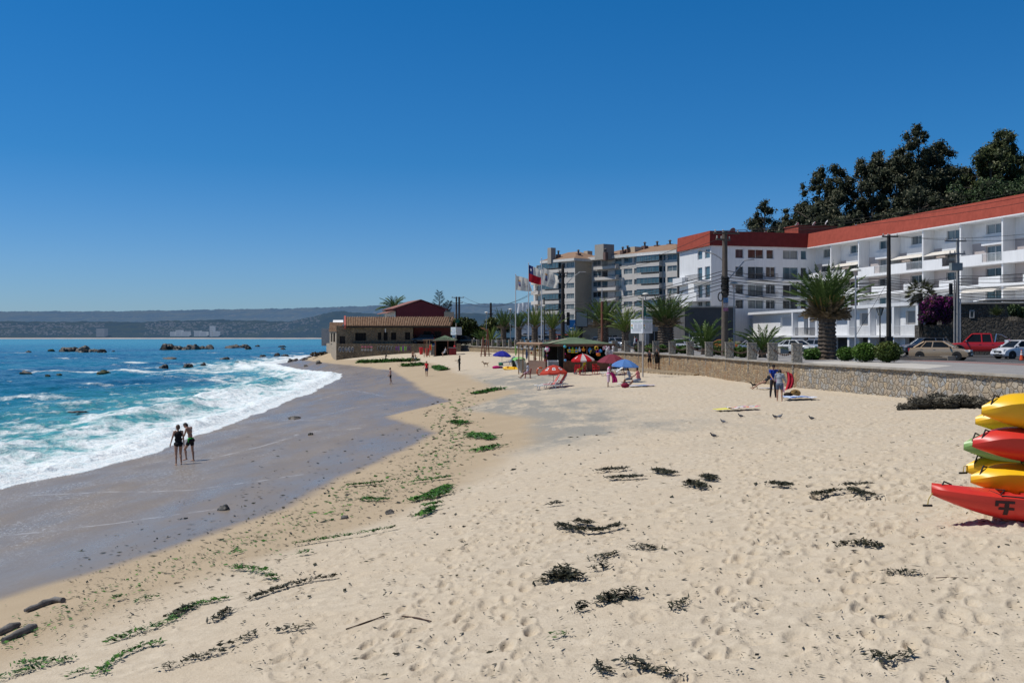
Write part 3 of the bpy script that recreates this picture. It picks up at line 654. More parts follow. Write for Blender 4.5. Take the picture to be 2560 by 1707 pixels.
# facade helper
WHITE = M('white_wall_paint',(0.74,0.74,0.74),0.75,var=0.05,scale=0.4,streak=0.22)
BEIGE = M('beige_wall_paint',(0.60,0.56,0.51),0.85,var=0.06,scale=0.3,streak=0.15)
TANW = M('tan_side_wall',(0.50,0.41,0.30),0.9,var=0.08,scale=0.4,streak=0.2)
PINKW = M('recess_wall_warm',(0.50,0.44,0.42),0.85,var=0.05,scale=0.5)
REDR = M('red_roof_shingle',(0.36,0.080,0.055),0.9,spec=0.08,var=0.12,scale=1.5,bmp=0.25,bscale=8,streak=0.25)
BROWNR = M('brown_roof',(0.27,0.17,0.11),0.9,var=0.15,scale=0.6)
FRAME = M('window_frame_white',(0.6,0.61,0.62),0.5)
RAIL = M('dark_rail',(0.10,0.09,0.085),0.6,metal=0.3)
def glass(name,col,col2,sc_=1.0):
 m,n,l,b = nt(name); o_ = coord(n)
 f = noisen(n,l,mapn(n,l,o_,(2.0,2.0,0.12)),sc_,2)
 l.new(mixc(n,l,ramp(n,l,f,[(0.42,0.0),(0.58,1.0)]),col,col2),b.inputs['Base Color'])
 b.inputs['Roughness'].default_value = 0.06; b.inputs['Specular IOR Level'].default_value = 0.6; return m
PANES = [glass('pane_curtain_grey',(0.19,0.215,0.215),(0.11,0.135,0.145)),glass('pane_dark',(0.025,0.03,0.035),(0.06,0.075,0.085)),glass('pane_blue',(0.045,0.10,0.13),(0.09,0.15,0.18)),glass('pane_net',(0.27,0.28,0.27),(0.18,0.20,0.20)),glass('pane_brown',(0.075,0.05,0.042),(0.05,0.035,0.03)),M('pane_black',(0.012,0.012,0.013),0.6,spec=0.1)]
class Fac:
 """facade frame: o = lower left corner in plan, d = direction to the right, outward normal on the camera side"""
 def __init__(s,o,d):
  s.o = Vector((o[0],o[1],0)); s.d = Vector((d[0],d[1],0)).normalized(); s.n = Vector((s.d.y,-s.d.x,0))
 def p(s,u,z,w=0.0): q = s.o + s.d * u + s.n * w; q.z = z; return q
 def u(s,px):
  k = (px - CX) / F; return (k * s.o.y - s.o.x) / (s.d.x - k * s.d.y)
 def z(s,px,py):
  u_ = s.u(px); return E - (py - HY) / F * s.p(u_,0).y
 def box(s,mb,u0,u1,z0,z1,w0,w1):
  mb.hexa([s.p(u0,z0,w0),s.p(u0,z0,w1),s.p(u1,z0,w1),s.p(u1,z0,w0)],[s.p(u0,z1,w0),s.p(u0,z1,w1),s.p(u1,z1,w1),s.p(u1,z1,w0)]); return mb
 def wall(s,mb,u0,u1,z0,z1,ops,w=0.0,rev=0.18):
  us = sorted({u0,u1} | {a for o in ops for a in o[:2] if u0 < a < u1}); zs = sorted({z0,z1} | {a for o in ops for a in o[2:4] if z0 < a < z1})
  for a,b in zip(us[:-1],us[1:]):
   for c,d in zip(zs[:-1],zs[1:]):
    uc,zc = (a + b) / 2,(c + d) / 2
    if any(o[0] < uc < o[1] and o[2] < zc < o[3] for o in ops): continue
    mb.quad(s.p(a,c,w),s.p(b,c,w),s.p(b,d,w),s.p(a,d,w))
  for o in ops:
   a,b,c,d = o[:4]
   mb.quad(s.p(a,c,w),s.p(b,c,w),s.p(b,c,w - rev),s.p(a,c,w - rev)); mb.quad(s.p(a,d,w - rev),s.p(b,d,w - rev),s.p(b,d,w),s.p(a,d,w))
   mb.quad(s.p(a,c,w - rev),s.p(a,d,w - rev),s.p(a,d,w),s.p(a,c,w)); mb.quad(s.p(b,c,w),s.p(b,d,w),s.p(b,d,w - rev),s.p(b,c,w - rev))
 def window(s,par,u0,u1,z0,z1,n=2,pane=0,w=0.0,rev=0.18,fr=0.06,fm=None,name='window'):
  mb = MB(); q = w - rev
  s.box(mb,u0,u1,z0,z0 + fr,q,q + 0.07); s.box(mb,u0,u1,z1 - fr,z1,q,q + 0.07)
  for i in range(n + 1):
   c = u0 + fr / 2 + (u1 - u0 - fr) * i / n; s.box(mb,c - fr / 2,c + fr / 2,z0 + fr,z1 - fr,q,q + 0.065)
  o = mb.build(name,fm or FRAME,par)
  pm = PANES[pane] if isinstance(pane,int) else pane
  m2 = MB(); m2.quad(s.p(u0,z0,q + 0.02),s.p(u1,z0,q + 0.02),s.p(u1,z1,q + 0.02),s.p(u0,z1,q + 0.02)); m2.build('pane',pm,o)
  return o
 def rail(s,par,u0,u1,z0,z1,w,mat=None,step=0.18,name='railing'):
  mb = MB(); s.box(mb,u0,u1,z1 - 0.05,z1,w - 0.03,w + 0.03); s.box(mb,u0,u1,z0 + 0.05,z0 + 0.09,w - 0.02,w + 0.02)
  k = max(2,int((u1 - u0) / step))
  for i in range(k + 1):
   c = u0 + (u1 - u0) * i / k; s.box(mb,c - 0.015,c + 0.015,z0 + 0.09,z1 - 0.05,w - 0.012,w + 0.012)
  return mb.build(name,mat or RAIL,par)
# long white block on the right
rr = random.Random(5)
B = thing('apartment_building','long white apartment block with red roof band and white fins, nearest on the right','building',(46.2,156,4))
def under(par):
 for ch in par.children:
  ch.location = ch.location - par.location
fr_ = Fac((46.2,156),(0.251,-0.968)); BAY = 7.07; u_end = 6.9 + 9 * BAY; WR = -1.5
ZS = [9.2,11.75,14.35,17.0,19.55]
cols = [WHITE,PINKW,PINKW,WHITE]
for fl in range(4):
 z0,z1 = ZS[fl],ZS[fl + 1]; ops = []; wins = []
 for i in range(-1,9):
  a = 6.9 + i * BAY
  if i == -1: a = 0.2 - 0.0; ops_ = [(2.2,5.9,z0 + 0.85,z1 - 0.4)] if fl == 3 else [(1.5,6.0,z0 + 0.3,z1 - 0.4)]
  elif fl == 3: ops_ = [(a + 2.5,a + 5.3,z0 + 0.95,z1 - 0.45)]
  elif fl == 2: ops_ = [(a + 2.5,a + 5.3,z0 + 0.25,z1 - 0.5),(a + 5.7,a + 6.8,z0 + 0.15,z1 - 0.45)]
  elif fl == 1: ops_ = [(a + 2.4,a + 5.3,z0 + 0.2,z1 - 0.5),(a + 5.6,a + 6.8,z0 + 0.3,z1 - 0.5)]
  else: ops_ = [(a + 2.4,a + 5.4,z0 + 0.2,z1 - 0.55),(a + 5.7,a + 6.7,z0 + 0.2,z1 - 0.55)]
  ops += ops_
  for o in ops_: wins.append((o,rr.choice({3: [0,0,3,2],2: [0,2,0,1],1: [1,1,0,4],0: [1,0,4,2]}[fl])))
 mb = MB(); fr_.wall(mb,-0.4,u_end,z0 + 0.001,z1 - 0.001,ops,w=WR,rev=0.2); mb.build('wall',cols[fl],B)
 for o,pn in wins: fr_.window(B,*o,n=(2 if o[1] - o[0] > 2 else 1),pane=pn,w=WR,rev=0.2)
for i in range(-1,10):
 a = 6.9 + i * BAY
 if i >= 0:
  mb = MB(); fr_.box(mb,a - 0.13,a + 0.13,9.2,19.5,WR - 0.1,0.15); mb.build('fin',WHITE,B)
for fl,z in ((1,ZS[1]),(2,ZS[2])):
 mb = MB(); fr_.box(mb,0,u_end,z - 0.22,z + 0.10,WR + 0.01,0.35); mb.build('balcony_slab',WHITE,B)
mb = MB(); fr_.box(mb,0,u_end,9.0,9.24,WR - 0.6,0.5); mb.build('terrace_slab',WHITE,B)
AWN = M('awning_cloth',(0.62,0.58,0.52),0.8,var=0.1)
for i in range(-1,9):
 a = 6.9 + i * BAY + 0.14; a1 = a + BAY - 0.28
 if i == -1: a,a1 = 0.6,6.7
 mb = MB(); fr_.box(mb,a,a + (a1 - a) * 0.56,ZS[2] + 0.102,ZS[2] + 1.12,0.18,0.33); fr_.box(mb,a,a + 0.02,ZS[2] + 0.102,ZS[2] + 1.12,WR,0.18)
 mb.build('balcony_parapet',WHITE,B); fr_.rail(B,a + (a1 - a) * 0.56 + 0.02,a1,ZS[2] + 0.102,ZS[2] + 1.12,0.25,FRAME if i % 3 else RAIL)
 mb = MB(); fr_.box(mb,a + (a1 - a) * 0.48,a1,ZS[1] + 0.102,ZS[1] + 0.95,0.18,0.33); mb.build('balcony_parapet',WHITE,B)
 fr_.rail(B,a,a + (a1 - a) * 0.47,ZS[1] + 0.102,ZS[1] + 1.05,0.25)
 mb = MB(); fr_.box(mb,a + 2.0,a1,ZS[3] - 0.42,ZS[3] + 0.5,WR + 0.01,WR + 0.42); mb.build('spandrel',WHITE,B)
 if i in (0,2,3,6):
  mb = MB(); zt = ZS[3] - 0.45
  q = [fr_.p(a + 0.1,zt,WR + 0.43),fr_.p(a1,zt,WR + 0.43),fr_.p(a1,zt - 0.55,0.4),fr_.p(a + 0.1,zt - 0.55,0.4)]
  mb.extr(q,(0,0,-0.04)); mb.build('awning',AWN,B)
 if i in (4,5):
  mb = MB(); zt = ZS[1] - 0.3
  q = [fr_.p(a + 0.6,zt,0.0),fr_.p(a1 - 0.4,zt,0.0),fr_.p(a1 - 0.4,zt - 0.5,0.9),fr_.p(a + 0.6,zt - 0.5,0.9)]
  mb.extr(q,(0,0,-0.04)); mb.build('awning',AWN,B)
def mansard(par,segs,z0,z1,over,lean,back,name='roof',dark=None):
 """sloping red roof band along a chain of plan points, outer side to the camera"""
 mb = MB(); n = len(segs); outs = []
 for i,p in enumerate(segs):
  ds = []
  if i > 0: ds.append((segs[i] - segs[i - 1]).normalized())
  if i < n - 1: ds.append((segs[i + 1] - segs[i]).normalized())
  ns = [Vector((d.y,-d.x,0)) for d in ds]
  nn = sum(ns,Vector()).normalized(); sc_ = 1 / max(0.35,nn.dot(ns[0])); outs.append(nn * sc_)
 at = lambda i,w,z: Vector((segs[i].x + outs[i].x * w,segs[i].y + outs[i].y * w,z))
 for i in range(n - 1):
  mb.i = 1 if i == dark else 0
  mb.quad(at(i,over,z0),at(i + 1,over,z0),at(i + 1,over - lean,z1),at(i,over - lean,z1))
  mb.quad(at(i,over - lean,z1),at(i + 1,over - lean,z1),at(i + 1,-back,z1 - 0.15),at(i,-back,z1 - 0.15))
  mb.quad(at(i,-back,z0 - 0.01),at(i + 1,-back,z0 - 0.01),at(i + 1,over,z0),at(i,over,z0))
 return mb.build(name,[REDR,M('shaded_red_shingle',(0.17,0.032,0.030),0.9,spec=0.06,var=0.15,scale=1.5,bmp=0.25,bscale=8)],par)  # second red has the shade of the wing front painted in
mansard(B,[fr_.p(0.35,0),fr_.p(u_end,0)],19.55,21.75,0.32,0.35,9)
mb = MB(); fr_.box(mb,0.6,u_end,19.40,19.545,WR - 0.2,0.40); mb.build('soffit',WHITE,B)
mb = MB(); fr_.box(mb,0.3,u_end - 0.1,5,21.5,-9.0,WR - 0.6); mb.build('rear_volume',WHITE,B)
under(B)
W2 = thing('apartment_building','white apartment wing with windows and dark red mansard roof, left of the big palm','building',(30.4,152,4))
A = Vector((30.4,152,0)); ff = Fac((30.4,152),(0.97,0.24)); LW = 16.4
fe_dir = Vector((0.25,-0.97,0)).normalized(); fe = Fac((A - fe_dir * 11.7)[:2],fe_dir)
rows = [(10.0,11.35),(11.95,13.75),(14.6,16.5),(17.75,19.15)]
wc = [(4.05,5.4),(6.15,8.8),(9.3,10.5),(12.1,14.7),(15.2,16.2)]; ops = []; wins = []
for r_,(z0,z1) in enumerate(rows):
 for c_,(a,b_) in enumerate(wc):
  if c_ == 2 and r_ < 3: a,b_ = 9.2,10.8
  zz = z0 + (0.35 if c_ in (0,2) and r_ in (1,2) else 0)
  ops.append((a,b_,zz,z1)); wins.append((ops[-1],[1,4,4,3,2][c_] if r_ == 3 else ([1,1,4,2,1][c_] if r_ == 2 else [1,0,1,1,1][c_])))
mb = MB(); ff.wall(mb,0,LW + 1.6,5.0,19.6,ops,rev=0.2); mb.build('wall',WHITE,W2)
for o,pn in wins: ff.window(W2,*o,n=2 if o[1] - o[0] > 1.5 else 1,pane=pn,rev=0.2)
for z in (14.45,11.8):
 mb = MB(); ff.box(mb,5.9,10.9,z - 0.14,z,0.003,0.8); ff.box(mb,11.9,16.3,z - 0.14,z,0.003,0.8); mb.build('balcony_slab',WHITE,W2)
 ff.rail(W2,5.95,10.85,z,z + 0.95,0.74); ff.rail(W2,11.95,16.25,z,z + 0.95,0.74)
ops = []; L2 = 11.7
for r_,(z0,z1) in enumerate(rows):
 for a,b_ in ((L2 - 4.8,L2 - 3.1),(L2 - 2.2,L2 - 0.4)): ops.append((a,b_,z0 - (0.0 if r_ in (0,3) else 0.2),z1))
mb = MB(); fe.wall(mb,0,L2,5.0,19.6,ops,rev=0.2); mb.build('wall',WHITE,W2)
for i,o in enumerate(ops): fe.window(W2,*o,n=1,pane=[0,1,2,2][i // 2],rev=0.2)
mb = MB(); fe.box(mb,5.5,L2 - 0.1,14.1,14.3,0.003,1.6); mb.build('balcony_slab',WHITE,W2); fe.rail(W2,5.5,L2 - 0.2,14.3,15.3,1.5)
mb = MB(); fe.box(mb,3.5,L2 - 0.1,11.1,11.35,0.003,2.4); fe.box(mb,3.5,L2 - 0.1,11.352,12.4,2.2,2.4); mb.build('balcony_slab',WHITE,W2)
mb = MB(); fe.box(mb,-0.4,3.2,14.0,15.2,0.003,1.0); mb.build('side_bay',WHITE,W2)
mb = MB(); mb.hexa([fe.p(0.02,5,-0.3),ff.p(0.3,5,-0.3),ff.p(LW - 0.1,5,-0.3),ff.p(LW - 0.1,5,-11)],[fe.p(0.02,19.4,-0.3),ff.p(0.3,19.4,-0.3),ff.p(LW - 0.1,19.4,-0.3),ff.p(LW - 0.1,19.4,-11)]); mb.build('rear_volume',WHITE,W2)
mansard(W2,[fe.p(0,0),fe.p(L2,0),ff.p(LW + 0.2,0)],19.6,21.8,0.45,0.10,4.5,dark=1)  # front segment takes the red with painted shade
POT = M('terracotta',(0.33,0.12,0.06),0.8)
PL = M('potted_leaf',(0.06,0.12,0.025),0.8,var=0.4)
under(W2)
mb = MB(); q = Vector((48,166,0))
PH = thing('roof_house','small red stair house on the roof where the two white wings meet','roof structure',(51.6,172,21.4))
mb.box((0,0,1.5),(7.4,4.6,3.2),R(14)); mb.build('wall',REDR,PH); MB().box((0,0,3.16),(7.7,4.9,0.12),R(14)).build('roof',REDR,PH)
for i,(px,py,d,lb) in enumerate([(1831,576,155,'grey satellite dish at the left corner of the dark red roof'),(1912,585,158,'white satellite dish standing on the dark red roof in the middle'),(1992,562,171,'white satellite dish on the stair house, left one'),(2034,560,171,'white satellite dish on the stair house, middle one'),(2066,556,171,'white satellite dish on the stair house, right one')]):
 p = P(px,py,d); t = thing('satellite_dish',lb,'satellite dish',p - Vector((0,0,0.75)))
 MB().tube([(0,0,-0.4),(0,0,0.62)],0.05).build('mast',RAIL,t)
 mb = MB(); prof = [(0.02,0.14),(0.25,0.10),(0.42,0.03),(0.5,-0.04),(0.5,-0.06),(0.4,0.0),(0.02,0.11)]; mb.lathe(prof,14,cap=False)
 o = mb.build('dish',FRAME if i else M('dish_grey',(0.3,0.3,0.3),0.6),t,smooth=60); o.location = (0,0,0.72); o.rotation_euler = (R(60),0,R(200 + i * 13))
LB = thing('garage_block','low white terrace block with roller shutters and dark garages beneath','building',(41,122,4))
fl_ = Fac((41,122),(0.1415,-0.99)); U0,U1 = -30,17.2; zb_,zt_ = 5.85,9.0
px_open = [(1852,1880,'sh'),(1951,1990,'sh'),(2010,2032,'gl'),(2040,2050,'gl'),(2087,2131,'sh'),(2149,2183,'dk'),(2192,2243,'sh'),(2264,2303,'dk')]
SHUT = M('roller_shutter',(0.62,0.63,0.64),0.6,var=0.03,bmp=0.0); SHUTD = M('roller_shutter_grey',(0.33,0.32,0.31),0.6,var=0.03)
ops = []
for a,b_,k in px_open: ops.append((fl_.u(a),fl_.u(b_),6.95 if k != 'gl' else 6.0,8.45,k))
for a,b_,k in px_open: ops.append((fl_.u(a) - 0.1,fl_.u(b_) + 0.2,3.9,5.62,'garage'))
mb = MB(); fl_.wall(mb,U0,U1,3.8,zt_,ops,rev=0.5); mb.build('wall',WHITE,LB)
for o in ops:
 if o[4] == 'gl': fl_.window(LB,*o[:4],n=2,pane=2,rev=0.5)
 else:
  mb = MB(); q = -0.3 if o[4] != 'garage' else -0.49
  if o[4] == 'garage': mb.quad(fl_.p(o[0],o[2],q),fl_.p(o[1],o[2],q),fl_.p(o[1],o[3],q),fl_.p(o[0],o[3],q))
  else:
   k = 14
   for i in range(k): z = o[2] + (o[3] - o[2]) * i / k; fl_.box(mb,o[0],o[1],z,z + (o[3] - o[2]) / k * 0.88,q - 0.03,q)
   mb.quad(fl_.p(o[0],o[2],q - 0.035),fl_.p(o[1],o[2],q - 0.035),fl_.p(o[1],o[3],q - 0.035),fl_.p(o[0],o[3],q - 0.035))
  mb.build('garage_opening' if o[4] == 'garage' else 'roller_shutter',{'sh': SHUT,'dk': SHUTD,'garage': M('garage_dark',(0.035,0.033,0.03),0.9)}[o[4]],LB)
mb = MB(); fl_.box(mb,U0 - 0.3,U1,zt_,zt_ + 0.36,-24,0.75); mb.build('roof_slab',WHITE,LB)
mb = MB(); fl_.box(mb,U0,U1,5.6,5.84,0.003,0.9); mb.build('balcony_slab',WHITE,LB)
for a,b_,k in px_open[1:]:
 u0,u1 = fl_.u(a),fl_.u(b_)
 if k in ('dk','gl'): fl_.rail(LB,u0 - 1.0,u1 + 0.2,5.84,6.85,0.8,RAIL if k == 'gl' else FRAME)
 mb = MB(); fl_.box(mb,u1 + 0.15,u1 + 0.6,3.9,zt_ - 0.02,0.004,0.72); mb.build('pillar',WHITE,LB)
mb = MB(); fl_.box(mb,U0,U0 + 0.3,3.9,zt_ - 0.01,-20,-0.01); mb.build('end_wall',WHITE,LB)
under(LB)
GB = thing('stone_annex','dark grey stone annex with flat roof behind the wooden utility pole','building',(25,140,4))
gf = Fac(P(1712,800,142)[:2],(1,0.0)); uW = gf.u(1838)
mb = MB(); gf.box(mb,0,uW,3.9,gf.z(1712,769),-10,0); mb.build('wall',M('dark_grey_block',(0.105,0.10,0.095),0.9,var=0.15,scale=0.8,bmp=0.2,bscale=6),GB)
mb = MB(); gf.box(mb,-0.2,uW + 0.2,gf.z(1712,769) + 0.002,gf.z(1712,765),-10,0.2); mb.build('roof_slab',CONC,GB)
gf.window(GB,0.6,2.6,4.4,6.4,2,1,w=0.22,rev=0.18); under(GB)
# two beige blocks
def beige(name,label,org,dirn,L,zf,side,sidelen,nrow=6,seed=1,glazed=()):
 t = thing(name,label,'building',(org[0],org[1],4)); f = Fac(org,dirn); r2 = random.Random(seed)
 base = [zf - 1.5 - 2.65 * i for i in range(nrow)]
 return t,f,base,r2
B2,f2,rows2,r2 = beige('apartment_building','beige six storey block with brown hip roof, touching the white wing',(19.9,252),(0.645,-0.764),28.6,25.1,None,0)
L2b = f2.u(1693); cols2 = [(905,1020,2),(1030,1115,1),(1215,1310,1),(1340,1460,2),(1485,1570,1),(1585,1720,3),(1735,1880,3),(1890,1925,1),(1950,2085,2)]
ops = []; wins = []
for i,z in enumerate(rows2):
 for j,(a,b_,n_) in enumerate(cols2):
  u0,u1 = f2.u(1320 + a * 0.17857),f2.u(1320 + b_ * 0.17857)
  zlo = z - 0.7 if j in (1,2) else z
  ops.append((u0,u1,zlo,z + 1.3)); wins.append((ops[-1],n_,r2.choice([0,0,2,2,3,1]) if j not in (5,6) else 2))
mb = MB(); f2.wall(mb,0,L2b,3.9,25.0,ops,rev=0.22); mb.build('wall',BEIGE,B2)
for o,n_,pn in wins: f2.window(B2,*o,n=n_,pane=pn,rev=0.22,fm=FRAME)
for i,z in enumerate(rows2[:5]):
 for a,b_,e in ((965,1275,0),(1560,1885,1)):
  u0,u1 = f2.u(1320 + a * 0.17857),f2.u(1320 + b_ * 0.17857)
  mb = MB(); f2.box(mb,u0,u1,z - 1.15,z - 0.95,0.003,1.25); f2.box(mb,u0,u1,z - 0.948,z - 0.42,1.1,1.25); f2.box(mb,u0,u0 + 0.15,z - 0.948,z - 0.42,0.003,1.1); f2.box(mb,u1 - 0.15,u1,z - 0.948,z - 0.02,0.003,1.1); mb.build('balcony',BEIGE,B2)
  f2.rail(B2,u0 + 0.02,u1 - 0.02,z - 0.42,z + 0.02,1.18,step=0.5)
  if e:
   o = f2.window(B2,u0 + 0.1,u1 - 0.1,z + 0.03,z + 1.38,6,2,w=1.28,rev=0.18,fm=M('thin_rail_blue',(0.2,0.22,0.24),0.5),name='glazing')
   mb = MB(); f2.box(mb,u0,u1,z + 1.39,z + 1.5,0.003,1.25); mb.build('balcony_cover',FRAME,B2)
mb = MB(); f2.box(mb,-1.5,L2b + 0.5,25.0,25.75,-14,0.9); mb.build('fascia',M('fascia_pale',(0.66,0.64,0.60),0.8),B2)
mb = MB(); e0 = [f2.p(-1.5,25.76,0.9),f2.p(L2b + 0.5,25.76,0.9),f2.p(L2b + 0.5,25.76,-14),f2.p(-1.5,25.76,-14)]; g0,g1 = f2.p(7,28.0,-6.5),f2.p(L2b - 6,28.0,-6.5)
mb.add(e0 + [g0,g1],[(0,1,5,4),(1,2,5),(2,3,4,5),(3,0,4)]); mb.build('roof',BROWNR,B2)
mb = MB(); f2.box(mb,0.01,L2b - 0.01,3.9,24.98,-13,-0.24); mb.build('rear_volume',TANW,B2)
BRK = M('chimney_brick',(0.16,0.10,0.085),0.9)
def roof_thing(par,px,py0,py1,d,w,mat,cowl=True,name='chimney'):
 p = P(px,py1,d); z1 = E - (py0 - HY) / F * d; mb = MB(); h = z1 - p.z
 mb.box((p.x,p.y,p.z + h * 0.5 - 0.5),(w,w,h + 1.0),0.6); o = mb.build(name,mat,par)
 if cowl:
  m2 = MB(); m2.tube([(p.x,p.y,z1),(p.x,p.y,z1 + 0.7)],0.22,8); m2.lathe([(0.5,0),(0.05,0.3)],8,(p.x,p.y,z1 + 0.75)); m2.build('cowl',RAIL,o)
for px,y0,y1,w_,cw in ((1557,627,635,1.0,1),(1569,624,632,1.0,1),(1588,618,625,2.4,0),(1612,615,624,1.2,1),(1643,613,620,1.2,1),(1675,610,617,1.2,1),(1514,631,640,0.9,1)):
 roof_thing(B2,px,y0,y1,243,w_,BRK if cw else TANW,cw)
roof_thing(B2,1511,612,640,246,3.4,M('tower_grey',(0.36,0.33,0.29),0.9,var=0.06),0,'lift_tower'); under(B2)
B1 = thing('apartment_building','beige six storey block with stepped left side, behind the flags','building',(8,257,4))
f1 = Fac((15.7 - 0.645 * 11.9,248 + 0.764 * 11.9),(0.645,-0.764)); L1 = 11.9; s1 = Fac((15.7,248),(0.764,0.645)); c1f = Fac((f1.o.x - 2.3,f1.o.y + 7),(2.3,-7.0))
rows1 = [23.1 - 2.62 * i for i in range(6)]; ops = []
for z in rows1: ops += [(f1.u(1360),f1.u(1381),z,z + 1.35),(f1.u(1382),f1.u(1403),z,z + 1.35),(f1.u(1406),f1.u(1413),z,z + 1.3),(f1.u(1416),f1.u(1435.5),z,z + 1.3)]
mb = MB(); f1.wall(mb,0,L1,3.9,24.6,ops,rev=0.2); mb.build('wall',BEIGE,B1)
for i,o in enumerate(ops): f1.window(B1,*o,n=2,pane=[2,2,1,0][i % 4],rev=0.2)
ops = [(4.6,5.4,z + 0.1,z + 0.7) for z in rows1]; mb = MB(); s1.wall(mb,0,12,3.9,24.6,ops,rev=0.2); mb.build('side_wall',TANW,B1)
for o in ops: s1.window(B1,*o,n=1,pane=1,rev=0.2)
Lc = (Vector((2.3,-7.0,0))).length; ops = [(2.2,5.6,z - 0.2,z + 1.3) for z in rows1]; mb = MB(); c1f.wall(mb,0,Lc,3.9,24.0,ops,rev=0.3); mb.build('side_wall',BEIGE,B1)
for o in ops: c1f.window(B1,*o,n=2,pane=0,rev=0.3)
for z in rows1:
 mb = MB(); f1.box(mb,0.1,f1.u(1404),z - 1.15,z - 0.95,0.003,1.0); f1.box(mb,0.1,f1.u(1404),z - 0.948,z - 0.35,0.85,1.0); mb.build('balcony',BEIGE,B1)
 f1.rail(B1,0.15,f1.u(1403.5),z - 0.35,z + 0.02,0.92,step=0.5)
 f1.window(B1,0.2,f1.u(1403),z + 0.02,z + 1.4,6,2,w=1.12,rev=0.18,fm=M('thin_rail_blue',(0.2,0.22,0.24),0.5),name='glazing')
 mb = MB(); c1f.box(mb,1.0,Lc - 1.0,z - 1.1,z - 0.2,0.003,1.1); mb.build('balcony',BEIGE,B1)
mb = MB(); f1.box(mb,-0.3,L1 + 0.5,24.6,25.25,-13,0.8); mb.build('fascia',MATS['fascia_pale'],B1)
mb = MB(); e0 = [f1.p(-0.3,25.26,0.8),f1.p(L1 + 0.5,25.26,0.8),f1.p(L1 + 0.5,25.26,-13),f1.p(-0.3,25.26,-13)]; mb.add(e0 + [f1.p(3,27.6,-6),f1.p(L1 - 5,27.6,-6)],[(0,1,5,4),(1,2,5),(2,3,4,5),(3,0,4)]); mb.build('roof',BROWNR,B1)
mb = MB(); mb.hexa([c1f.p(0.1,3.9,-0.35),f1.p(0.1,3.9,-0.25),f1.p(L1 - 0.1,3.9,-0.25),s1.p(11.9,3.9,-0.25)],[c1f.p(0.1,23.9,-0.35),f1.p(0.1,24.5,-0.25),f1.p(L1 - 0.1,24.5,-0.25),s1.p(11.9,24.5,-0.25)]); mb.build('rear_volume',TANW,B1)
roof_thing(B1,1379,620,650,254,1.5,M('tower_grey',(0.36,0.33,0.29),0.9),0,'lift_tower'); roof_thing(B1,1470,628,646,258,1.6,TANW,0,'lift_tower'); roof_thing(B1,1446,634,644,252,1.0,BRK,1); roof_thing(B1,1396,636,645,254,0.9,BRK,1); under(B1)
AR = thing('arcade_building','low white arcade with round arches behind the row of palms','building',(10,205,4)); af = Fac(P(1300,840,205)[:2],(1,0.05)); LA = af.u(1425)
mb = MB(); zt = af.z(1300,808); na = 5; wdt = LA / na
for i in range(na):
 u0,u1 = i * wdt,(i + 1) * wdt; c_ = (u0 + u1) / 2; r_ = wdt * 0.38; zs = 5.6
 pts = [(u0,3.9),(u0,zt),(u1,zt),(u1,3.9),(c_ + r_,3.9),(c_ + r_,zs)] + [(c_ + r_ * math.cos(q),zs + r_ * math.sin(q)) for q in np.linspace(0.15,math.pi - 0.15,9)] + [(c_ - r_,zs),(c_ - r_,3.9)]
 mb.extr([af.p(a,z,0) for a,z in pts],af.n * -0.5)
mb.build('arches',WHITE,AR); mb = MB(); af.box(mb,0,LA,3.9,zt - 0.05,-6,-2.2); mb.build('shop_front',M('shop_shadow',(0.09,0.08,0.07),0.8,var=0.5,scale=0.8),AR)
mb = MB(); af.box(mb,-0.4,LA + 0.4,zt,zt + 0.3,-7,0.5); mb.build('roof_slab',M('shop_roof',(0.30,0.22,0.16),0.9),AR); under(AR)
SHP = thing('shop_building','low beige shop with wide flat eaves behind the black billboard','building',(18,190,4)); sf = Fac(P(1440,840,190)[:2],(1,0.0)); LS = sf.u(1605); zt = sf.z(1440,812)
mb = MB(); sf.wall(mb,0,LS,3.9,zt,[(1.5,2.6,3.95,6.0),(4,8,4.6,6.0)],rev=0.25); sf.box(mb,0.1,LS,3.9,zt - 0.05,-8,-0.3); mb.build('wall',M('shop_beige',(0.42,0.34,0.24),0.9,var=0.1),SHP)
sf.window(SHP,4,8,4.6,6.0,4,1,rev=0.25); mb = MB(); sf.box(mb,-1,LS + 0.5,zt,zt + 0.5,-9,1.6); mb.build('eaves',M('shop_eaves',(0.40,0.33,0.26),0.9),SHP); under(SHP)
S2 = thing('shop_building','small white shop with arched entrance and white awning, left of the dark stone annex','building',(24,160,4)); s2 = Fac(P(1610,840,160)[:2],(1,0.0)); LS = s2.u(1722); zt = s2.z(1610,800)
mb = MB(); s2.wall(mb,0,LS,3.9,zt,[(0.8,2.6,3.95,6.6),(3.0,4.6,3.95,6.6),(5.0,6.8,3.95,6.6)],rev=0.3); s2.box(mb,0.1,LS,3.9,zt - 0.05,-7,-0.35); mb.build('wall',M('shop_greywhite',(0.34,0.33,0.32),0.85),S2)
for a in (0.8,3.0,5.0): s2.window(S2,a,a + 1.6 + (0.2 if a != 3.0 else 0),3.95,6.6,2,1,rev=0.3)
mb = MB(); s2.box(mb,-0.2,LS,zt,zt + 0.25,-8,0.4); mb.build('roof_slab',CONC,S2)
mb = MB(); prof = [(0,7.9),(0.7,7.75),(1.3,7.4),(1.7,6.9)]
for (w0,z0),(w1,z1) in zip(prof[:-1],prof[1:]): mb.quad(s2.p(4.8,z0,w0 + 0.01),s2.p(7.2,z0,w0 + 0.01),s2.p(7.2,z1,w1),s2.p(4.8,z1,w1))
mb.build('awning',WHITE,S2); under(S2)
GW = thing('garden_wall','tall dark stone garden wall in two tiers behind the red pickup','wall',(42,95,4)); g1 = Fac(P(2300,850,100)[:2],(1.0,-0.22)); LG = 22
